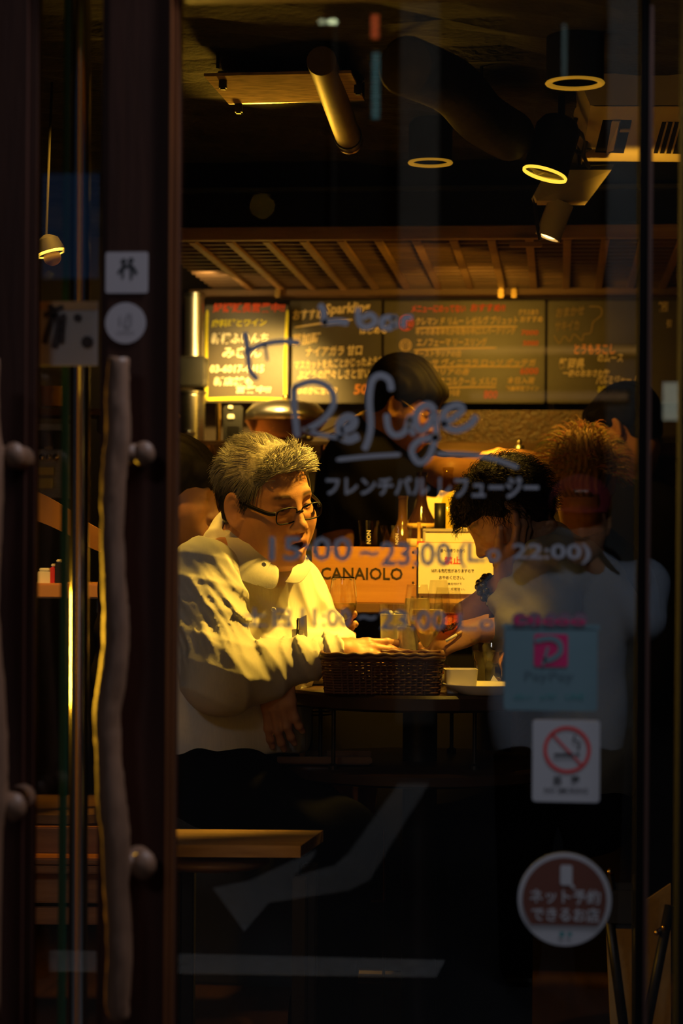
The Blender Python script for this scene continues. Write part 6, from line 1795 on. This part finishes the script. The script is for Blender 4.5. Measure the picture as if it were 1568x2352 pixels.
hpB = hand_parts(WL2, CR*.9+UP*.1, UP*.8-CD*.4, t=1, curl=(.5,.55,.6,.6), sc=1.0)
hpB2 = hand_parts(P(790,1330,5.9), CR*.6-UP*.5, UP, t=-1, curl=(.5,.5,.5,.5))
barman, twb, tlb, hB = simple_person('person', 'barman in a black T-shirt and wire glasses looking down, reaching to the right', hb, fw, .10, 1.0, dict(wide=.98, lid=.0015), nb_, P(840, 1440, 6.1),
    [('t_shirt', tee_f, [SR_, SL_, be_, nb_, P(1030,1100,6.1), P(830,1440,6.1)], .17, .0075, M['black_tee'])], short_hair, BLACKHAIR,
    hands=[hpB, hpB2], core_pts=[[nb_, ch_, be_], [SL_, EL2, WL2], [SR_, ER_, P(790,1330,5.9)]], core_rad=[[.06,.09,.09], [.05,.044,.027], [.045,.040,.027]], tone=.95)
spectacles(barman, twb, M['brass'], M['lens'], rim_r=.0007, drop=-.006, temple=False)
def trou(pts):
    def f(p):
        d = None
        for a, b, r0, r1 in pts:
            e = sd_cone(p, a, b, r0, r1); d = e if d is None else smin(d, e, .04)
        return d
    return f
z0 = P(835, 1440, 6.1)
lo, hi = pts_box([z0, z0.xy.to_3d()], .2)
cm_, _ = sdf_mb(trou([(z0+UP*.02+LB*.08, (z0+LB*.09).xy.to_3d()+UP*.05, .095, .06), (z0+UP*.02-LB*.08, (z0-LB*.09).xy.to_3d()+UP*.05, .095, .06)]), lo, hi, .014, 1)
obj('trousers', cm_, M['trousers'], barman, smooth=True, fixn=False)

# ---- dark haired person in profile at the left
hL = P(402, 1130, 5.02); nL = P(360, 1260, 5.08)
def bob_hair(q):
    d = sd_ell(q, (-.018, 0, .040), (.110, .092, .096)); d = smin(d, sd_ell(q, (-.055, 0, -.035), (.062, .080, .075)), .03)
    d = smin(d, sd_ell(q, (.066, 0, .052), (.038, .064, .040)), .02)
    cut = np.interp(q[:, 0], [-.12, .0, .012, .04, .06, .12], [-.09, -.075, -.03, .012, .022, .016])-q[:, 2]
    return smax(d+.002*np.sin(q[:, 1]*260), cut, .008)
tL = P(350, 1480, 5.1); FL_ = (CR*.95-CD*.2).normalized(); LL_ = UP.cross(FL_).normalized(); RL_ = Matrix((FL_, LL_, UP)).transposed()
def dressL(p):
    d = sd_ell(p, tL+UP*.10, (.12,.18,.22), RL_); d = smin(d, sd_ell(p, tL-UP*.12, (.14,.17,.26), RL_), .06)
    d = smin(d, sd_cone(p, tL+UP*.20-LL_*.15, tL-UP*.05-LL_*.2+FL_*.05, .065, .055), .03); d = smin(d, sd_cone(p, tL+UP*.20+LL_*.15, tL-UP*.05+LL_*.2+FL_*.05, .065, .055), .03)
    d = smin(d, sd_cone(p, nL, tL+UP*.2, .06, .10), .05)
    w = warp(p); return smax(d-.004*np.sin(50*(w[:, 0]+w[:, 2])), -sd_cone(p, hL, nL, .05, .056), .006)
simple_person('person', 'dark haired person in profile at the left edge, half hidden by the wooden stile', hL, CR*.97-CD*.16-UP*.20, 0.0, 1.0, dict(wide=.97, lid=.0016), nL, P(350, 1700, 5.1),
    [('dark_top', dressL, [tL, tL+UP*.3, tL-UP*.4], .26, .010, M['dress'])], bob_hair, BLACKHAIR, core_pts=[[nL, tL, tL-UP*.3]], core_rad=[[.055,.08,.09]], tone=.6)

# ---- brown haired person behind the man, holding the wine glass
hW = P(492, 1205, 5.60); nW = P(470, 1320, 5.62); tW = P(540, 1500, 5.6)
def long_hair(q):
    d = sd_ell(q, (-.018, 0, .034), (.108, .094, .094)); d = smin(d, sd_ell(q, (-.06, 0, -.06), (.062, .082, .09)), .03)
    st_ = .0022*np.sin(q[:, 1]*330+q[:, 0]*60)
    cut = np.interp(q[:, 0], [-.12, .0, .014, .05, .12], [-.16, -.10, .01, .05, .06])-q[:, 2]
    return smax(d+st_, cut, .008)
def dressW(p):
    d = sd_ell(p, tW, (.16,.13,.22)); d = smin(d, sd_cone(p, nW, tW, .06, .1), .05); d = smin(d, sd_ell(p, tW-UP*.22, (.16,.14,.22)), .05)
    d = smin(d, sd_chain(p, [tW+UP*.12+CR*.13, P(640,1520,5.3), P(708,1500,5.06)], [.055,.042,.034], .03), .03)
    return smax(d-.003*np.sin(60*p[:, 0]+40*p[:, 2]), -sd_cone(p, hW, nW, .05, .055), .006)
wW = P(712, 1494, 5.04)
hpW = hand_parts(wW, CR*.80+UP*.55-CD*.10, CD*.9+CR*.2, t=1, curl=(.45,.5,.55,.6), thumb=.5, sc=.9)
_, twW, tlW, hWh = simple_person('person', 'brown haired person behind the grey haired man, seen from the back of the head', hW, CR*.35+CD*.9-UP*.15, 0, .98, dict(lid=.0016), nW, P(520, 1700, 5.6),
    [('dark_top', dressW, [tW, tW+UP*.25, tW-UP*.45, P(708,1500,5.06)], .20, .010, M['dress'])], long_hair, (.16,.075,.035), hands=[hpW], core_pts=[[nW, tW, tW-UP*.3], [tW+UP*.12+CR*.13, P(640,1520,5.3), wW]], core_rad=[[.055,.08,.09], [.04,.035,.025]])
R2, N2 = scalp(900, lambda p: (p[:, 0] < .02), 1.1, .012)
hair_strands_for(hWh, twW, R2, N2, lambda r, n, t, j: np.array([-.35+.1*j[0], .1*j[1], -1.0])+n*.15*(1-t), lambda r: .09, lambda r: tuple(v*RNG.uniform(.6, 1.7) for v in (.18,.085,.04)), .0011)

# ---- curly haired person on the right, head bowed on one hand
hR = P(1158, 1182, 5.02); fR = -CR*.80-CD*.10-UP*.66
nR = P(1250, 1268, 5.06); tR = P(1330, 1450, 5.06)
FR_ = (-CR*.85-CD*.4).normalized(); LR_ = UP.cross(FR_).normalized(); RR_ = Matrix((FR_, LR_, UP)).transposed()
SA = P(1270, 1310, 4.92); EA = P(1250, 1450, 4.80); WA = P(1092, 1448, 4.80)       # near arm lies on the table, holds a cigarette
SB = P(1330, 1330, 5.25); EB = P(1075, 1425, 5.02); WB = P(1160, 1336, 4.95)       # far arm props the head
def oliveR(p):
    d = sd_ell(p, tR, (.13,.18,.20), RR_); d = smin(d, sd_ell(p, tR-UP*.22, (.15,.18,.25), RR_), .06)
    d = smin(d, sd_cone(p, SA, SB, .075, .075), .05); d = smin(d, sd_cone(p, nR, tR, .075, .12), .05)
    w = warp(p)
    s1 = sd_chain(p, [SA, EA], [.078, .066], .03)
    s1 = smin(s1, sd_cone(p, EA, EA*.55+WA*.45, .064, .054), .03)
    s1 = smin(s1, sd_cone(p, P(1265,1315,4.9), P(1168,1385,4.86), .062, .045), .03)
    s1 = s1-.005*np.sin(75*(w[:, 0]*.7+w[:, 2]))
    d = smin(d, s1, .02)
    d = smin(d, sd_chain(p, [SB, P(1190,1400,5.12)], [.07, .058], .03), .03)
    d = d-.003*np.sin(45*(w[:, 0]-w[:, 2]))
    return smax(d, -sd_cone(p, hR, nR, .05, .060), .006)
def curly(q):
    d = sd_ell(q, (-.020, 0, .040), (.108, .092, .094)); d = smin(d, sd_ell(q, (.055, 0, .066), (.044, .072, .040)), .03)
    d = smin(d, sd_ell(q, (-.06, 0, -.03), (.058, .078, .058)), .03)
    n_ = .006*np.sin(q[:, 0]*110+2*np.sin(q[:, 1]*70))*np.sin(q[:, 1]*120+np.sin(q[:, 2]*80))*np.sin(q[:, 2]*100)
    cut = np.interp(q[:, 0], [-.12, -.03, -.02, .012, .02, .05, .08, .12], [-.085, -.08, -.02, -.02, -.01, .03, .030, .03])-q[:, 2]
    return smax(d+n_, cut, .01)
hpA = hand_parts(WA, -CR*.88-UP*.30-CD*.1, -CD*.55+UP*.80, t=1, curl=(.75,.9,.95,1.0), thumb=.35, sc=1.0, thumb_curl=.5)
hpR = hand_parts(WB, (CR*.35+UP*.85-CD*.1), CR*.7-CD*.65, t=-1, curl=(.35,.35,.35,.4), thumb=.5, sc=1.02)
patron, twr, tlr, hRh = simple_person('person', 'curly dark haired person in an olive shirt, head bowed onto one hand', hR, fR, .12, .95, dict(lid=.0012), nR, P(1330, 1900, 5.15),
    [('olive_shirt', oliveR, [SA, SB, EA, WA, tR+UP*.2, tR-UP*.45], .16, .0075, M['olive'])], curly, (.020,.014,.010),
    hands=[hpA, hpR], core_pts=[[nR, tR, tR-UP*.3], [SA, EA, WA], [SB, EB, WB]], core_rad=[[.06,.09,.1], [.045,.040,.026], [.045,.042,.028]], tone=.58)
R3, N3 = scalp(2400, lambda p: (p[:, 2] > np.interp(p[:, 0], [-.12,-.02,.02,.06,.1], [-.06,-.02,.0,.05,.05])), 1.15, .012)
def curl_g(r, n, t, j):
    ph = t*7+j[0]*3
    return n*(.85-.75*t)+np.array([.35 if r[0] > 0 else -.35, .6*math.sin(ph), -.45-.4*t])+np.array([math.cos(ph)*.6, j[1]*.3, math.sin(ph)*.6])
hair_strands_for(hRh, twr, R3, N3, curl_g, lambda r: .052, dark_col, .0010, 8)
lo, hi = pts_box([tR-UP*.35, (tR-UP*.4).xy.to_3d()+FR_*.3], .25)
cm_, _ = sdf_mb(trou([(tR-UP*.42+LR_*.08, tR-UP*.48+LR_*.1+FR_*.32, .09, .07), (tR-UP*.42-LR_*.08, tR-UP*.48-LR_*.1+FR_*.32, .09, .07), (tR-UP*.48+LR_*.1+FR_*.32, (tR+LR_*.1+FR_*.30).xy.to_3d()+UP*.06, .068, .05), (tR-UP*.48-LR_*.1+FR_*.32, (tR-LR_*.1+FR_*.30).xy.to_3d()+UP*.06, .068, .05)]), lo, hi, .014, 1)
obj('trousers', cm_, M['trousers'], patron, smooth=True, fixn=False)
# bead bracelet on the propping wrist
t = thing('bead_bracelet', 'dark glass bead bracelet on the wrist of the curly haired person', 'bracelet', P(1130, 1350, 4.97))
axb = (WB-EB).normalized(); u_ = axb.cross(-CD).normalized(); v_ = axb.cross(u_)
cb_ = WB*.72+EB*.28
bead = mat('dark_glass_bead', (.02,.018,.02), .08, coat=1.0)
for row in (0, 1):
    for k in range(15):
        a = 2*math.pi*(k+.5*row)/15
        obj('bead', MB().ball(cb_+axb*(.008-.016*row)+(u_*math.cos(a)+v_*math.sin(a))*.041, .0090, 12), bead, t, smooth=True)
t = thing('cigarette', 'thin white cigarette between the fingers over the table', 'cigarette', P(1030, 1466, 4.76))
obj('paper_tube', MB().tube([P(1048,1458,4.76), P(1024,1472,4.75)], .0032, 10), M['paper'], t, smooth=True); obj('filter', MB().tube([P(1060,1451,4.765), P(1048,1458,4.76)], .0033, 10), mat('filter', (.6,.35,.12), .7), t, smooth=True)

# ---- patron whose lit brown hair shows above the mirrored cap, and one behind the counter at the far right
hP = P(1338, 1100, 5.75); nP = P(1345, 1220, 5.8); tP = P(1350, 1400, 5.8)
def dressP(p):
    d = sd_ell(p, tP, (.19,.13,.22)); d = smin(d, sd_cone(p, nP, tP, .06, .1), .05); d = smin(d, sd_ell(p, tP-UP*.25, (.17,.14,.25)), .05)
    return smax(d-.003*np.sin(60*p[:, 0]+40*p[:, 2]), -sd_cone(p, hP, nP, .05, .055), .006)
_, twP, _, hPh = simple_person('person', 'person with lit brown hair seen from behind, at the right beyond the curly haired person', hP, CD*.95+CR*.2-UP*.1, 0, 1.0, dict(lid=.0016), nP, P(1350, 1700, 5.8),
    [('dark_top', dressP, [tP, tP+UP*.25, tP-UP*.5], .2, .011, M['dress'])], short_hair, (.30,.17,.07), core_pts=[[nP, tP, tP-UP*.3]], core_rad=[[.055,.08,.09]], res=.006)
R4, N4 = scalp(900, lambda p: p[:, 2] > -.0, 1.1, .012)
hair_strands_for(hPh, twP, R4, N4, lambda r, n, t, j: np.array([.5*r[0]/.1, .5*r[1]/.08, .25-1.1*t])+n*.4+j*.15, lambda r: .045, lambda r: tuple(v*RNG.uniform(.6, 1.6) for v in (.34,.20,.08)), .0011)
hQ = P(1432, 985, 6.30); nQ = P(1448, 1100, 6.35); tQ = P(1462, 1260, 6.35)
def topQ(p):
    d = sd_ell(p, tQ, (.19,.13,.22)); d = smin(d, sd_cone(p, nQ, tQ, .065, .1), .05); d = smin(d, sd_ell(p, tQ-UP*.3, (.17,.14,.3)), .05)
    return smax(d-.003*np.sin(60*p[:, 0]+40*p[:, 2]), -sd_cone(p, hQ, nQ, .05, .058), .006)
def maskQ(q):
    d = sd_ell(q, (.045, 0, -.075), (.058, .070, .046)); inner = sd_ell(q, (.040, 0, -.070), (.055, .064, .042))
    return smax(smax(d, -inner, .003), q[:, 2]+.052, .004)
person_q, twQ, tlQ, _ = simple_person('person', 'dark silhouetted bar worker with a pale green chin mask at the far right', hQ, -CR*.55+CD*.3-UP*.2, 0, 1.0, dict(lid=.0016), nQ, P(1462, 1500, 6.35),
    [('black_top', topQ, [tQ, tQ+UP*.3, tQ-UP*.6], .2, .011, M['black_tee']), ('chin_mask', lambda p: maskQ(tlQ_(p)) if False else sd_ell(p, nQ, (.068,.068,.022)), [nQ], .1, .006, mat('green_mask', (.45,.55,.12), .8))], short_hair, BLACKHAIR, core_pts=[[nQ, tQ, tQ-UP*.4], [tQ+UP*.12-CR*.15, P(1330,1180,6.2), P(1212,1062,6.25)]], core_rad=[[.055,.08,.09], [.045,.04,.026]], res=.006,
    hands=[hand_parts(P(1212,1056,6.25), -CR*.9+UP*.12, UP*.9-CD*.3, t=1, curl=(.5,.6,.6,.6), sc=1.0)])

# ================================================================== the photographer in the street (seen only as a reflection)
def Q(px, py, d): return PR(px, py, d)
hF = Q(1332, 1196, 6.24); nF = Q(1338, 1270, 6.34); tF = Q(1285, 1420, 6.34)
hF.y = min(hF.y, -.145)
FF = Vector((.0, 1, 0)); 
def capf(q):
    d = sd_ell(q, (-.012, 0, .052), (.110, .092, .082)); d = smax(d, .030-q[:, 2], .006)
    br = sd_ell(q, (.105, 0, .034), (.078, .078, .010)); br = smax(br, .06-q[:, 0], .004)
    return smin(d, br, .008)
def shirtF(p):
    d = sd_ell(p, tF, (.20,.115,.24)); d = smin(d, sd_ell(p, tF-UP*.26, (.205,.12,.30)), .06)
    d = smin(d, sd_cone(p, nF-Vector((.17,0,.08)), nF+Vector((.17,0,-.08)), .06, .06), .05)
    w = warp(p); d = d-.006*np.sin(40*(w[:, 0]+.3*w[:, 2]))
    L1, L2 = nF+Vector((-.19,0,-.09)), nF+Vector((.19,0,-.09))
    cam_p = Vector((0, -.16, 1.28))
    d = smin(d, sd_chain(p, [L1, tF+Vector((-.24,.05,.0)), cam_p+Vector((-.13,-.02,-.08))], [.065,.060,.045], .03), .03)
    d = smin(d, sd_chain(p, [L2, tF+Vector((.24,.05,.0)), cam_p+Vector((.13,-.02,-.08))], [.065,.060,.045], .03), .03)
    d = smax(d, -sd_cone(p, hF, nF, .05, .058), .006)
    hem = A3(Q(1200, 1750, 6.3))[2]
    return smax(d, hem-p[:, 2]+.02*np.sin(p[:, 0]*14), .01)
LHm = hand_parts(Vector((-.085, -.135, 1.215)), Vector((.7, .2, .65)), Vector((-.6, .6, -.3)), t=1, curl=(.5,.5,.5,.5))
RHm = hand_parts(Vector((.090, -.135, 1.245)), Vector((-.55, .3, .7)), Vector((.7, .6, .1)), t=-1, curl=(.55,.55,.55,.55))
ph, twF, tlF, _ = simple_person('person', 'photographer in a dark red cap and loose light blue shirt, mirrored in the door glass', hF, Vector((.02, 1, -.06)), 0, 1.0, dict(lid=.002), nF, (tF.x, tF.y, 0),
    [('blue_shirt', shirtF, [tF, nF, tF-UP*.6, Vector((-.15,-.15,1.2)), Vector((.15,-.15,1.2))], .26, .011, M['blue_shirt'])], short_hair, BLACKHAIR, core_pts=[[nF, tF, tF-UP*.35]], core_rad=[[.06,.09,.09]], res=.006, hands=[LHm, RHm])
lo, hi = pts_box([hF], .22); cm_, _ = sdf_mb(lambda p: capf(tlF(p)), lo, hi, .006, 1); capo = obj('cap', cm_, M['cap_red'], ph, smooth=True, fixn=False)
q = twF(np.array([[.098, -.02, .085], [.098, .02, .085]])); qa, qb = Vector(q[0]), Vector(q[1])
mb = MB(); vs_, fs = text_mesh('wow'); ww = max(v.x for v in vs_)
mb.add([qb+(qa-qb)*(v.x/ww)*-1*0+(qa-qb)*(v.x/ww)+UP*v.y*.018+Vector((0,.006,0)) for v in vs_], fs); obj('cap_lettering', mb, M['paper'], capo)
lo, hi = pts_box([tF-UP*.5, (tF-UP*.7).xy.to_3d()], .24)
cm_, _ = sdf_mb(trou([(tF-UP*.40+Vector((.09,0,0)), (tF+Vector((.11,0,0))).xy.to_3d()+UP*.06, .10, .06), (tF-UP*.40-Vector((.09,0,0)), (tF-Vector((.11,0,0))).xy.to_3d()+UP*.06, .10, .06)]), lo, hi, .014, 1)
obj('trousers', cm_, M['trousers'], ph, smooth=True, fixn=False)
t = thing('camera_in_hands', 'black camera held up by the photographer, mirrored in the door glass', 'camera', (0, -.13, 1.22))
Rc = Matrix.Rotation(YAW, 3, 'Z')
obj('camera_body', MB().bbox(Vector((0, 0, 1.30))-CD*.135+Vector((0,0,-.005)), (.145, .07, .10), .012, Rc).bbox(Vector((0,0,1.355))-CD*.135, (.06,.06,.03), .01, Rc), M['black'], t, smooth=True, autosmooth=40)
obj('lens_barrel', MB().tube([EYE-CD*.105, EYE-CD*.05, EYE-CD*.018, EYE-CD*.016], [.036,.038,.041,.036], 36), M['black'], t, smooth=True, autosmooth=40)
obj('front_element', MB().ball(EYE-CD*.020, (.033,.033,.003), 24, Rc @ Matrix.Rotation(math.pi/2, 3, 'X')), mat('coated_front_element', (.02,.01,.03), .03, coat=1.0), t, smooth=True)
obj('shoulder_strap', MB().tube(crom([EYE-CD*.13+CR*.075, EYE-CD*.17+CR*.16-UP*.10, nF+Vector((.09,-.02,0)), nF+Vector((0,-.08,.02)), nF+Vector((-.09,-.02,0)), EYE-CD*.17-CR*.16-UP*.10, EYE-CD*.13-CR*.075]), .008, 6), M['black'], t, smooth=True)

# ------------------------------------------------------------------ repeats share a group
GROUPS = {'wine_glass': 'wine glasses on and above the round table', 'soda_glass': 'iced drinks on the round table', 'plate': 'white plates on the round table',
  'bottle': 'bottles on the bar counter', 'wine_crate': 'wooden wine crates on the bar counter', 'tumbler': 'etched tumblers on the wine crate', 'downlight': 'round downlights on the ceiling',
  'neon_sign': 'lit street signs mirrored in the glass', 'shop_window': 'lit shop window strips mirrored in the glass', 'wall_shelf': 'shelves behind the narrow left window', 'carton': 'small boxes on the orange lit shelf', 'small_cup': 'small cups on the lower shelf tray'}
for o in list(COL.objects):
    k = o.name.split('.')[0]
    if o.parent is None and k in GROUPS and 'label' in o: o['group'] = GROUPS[k]
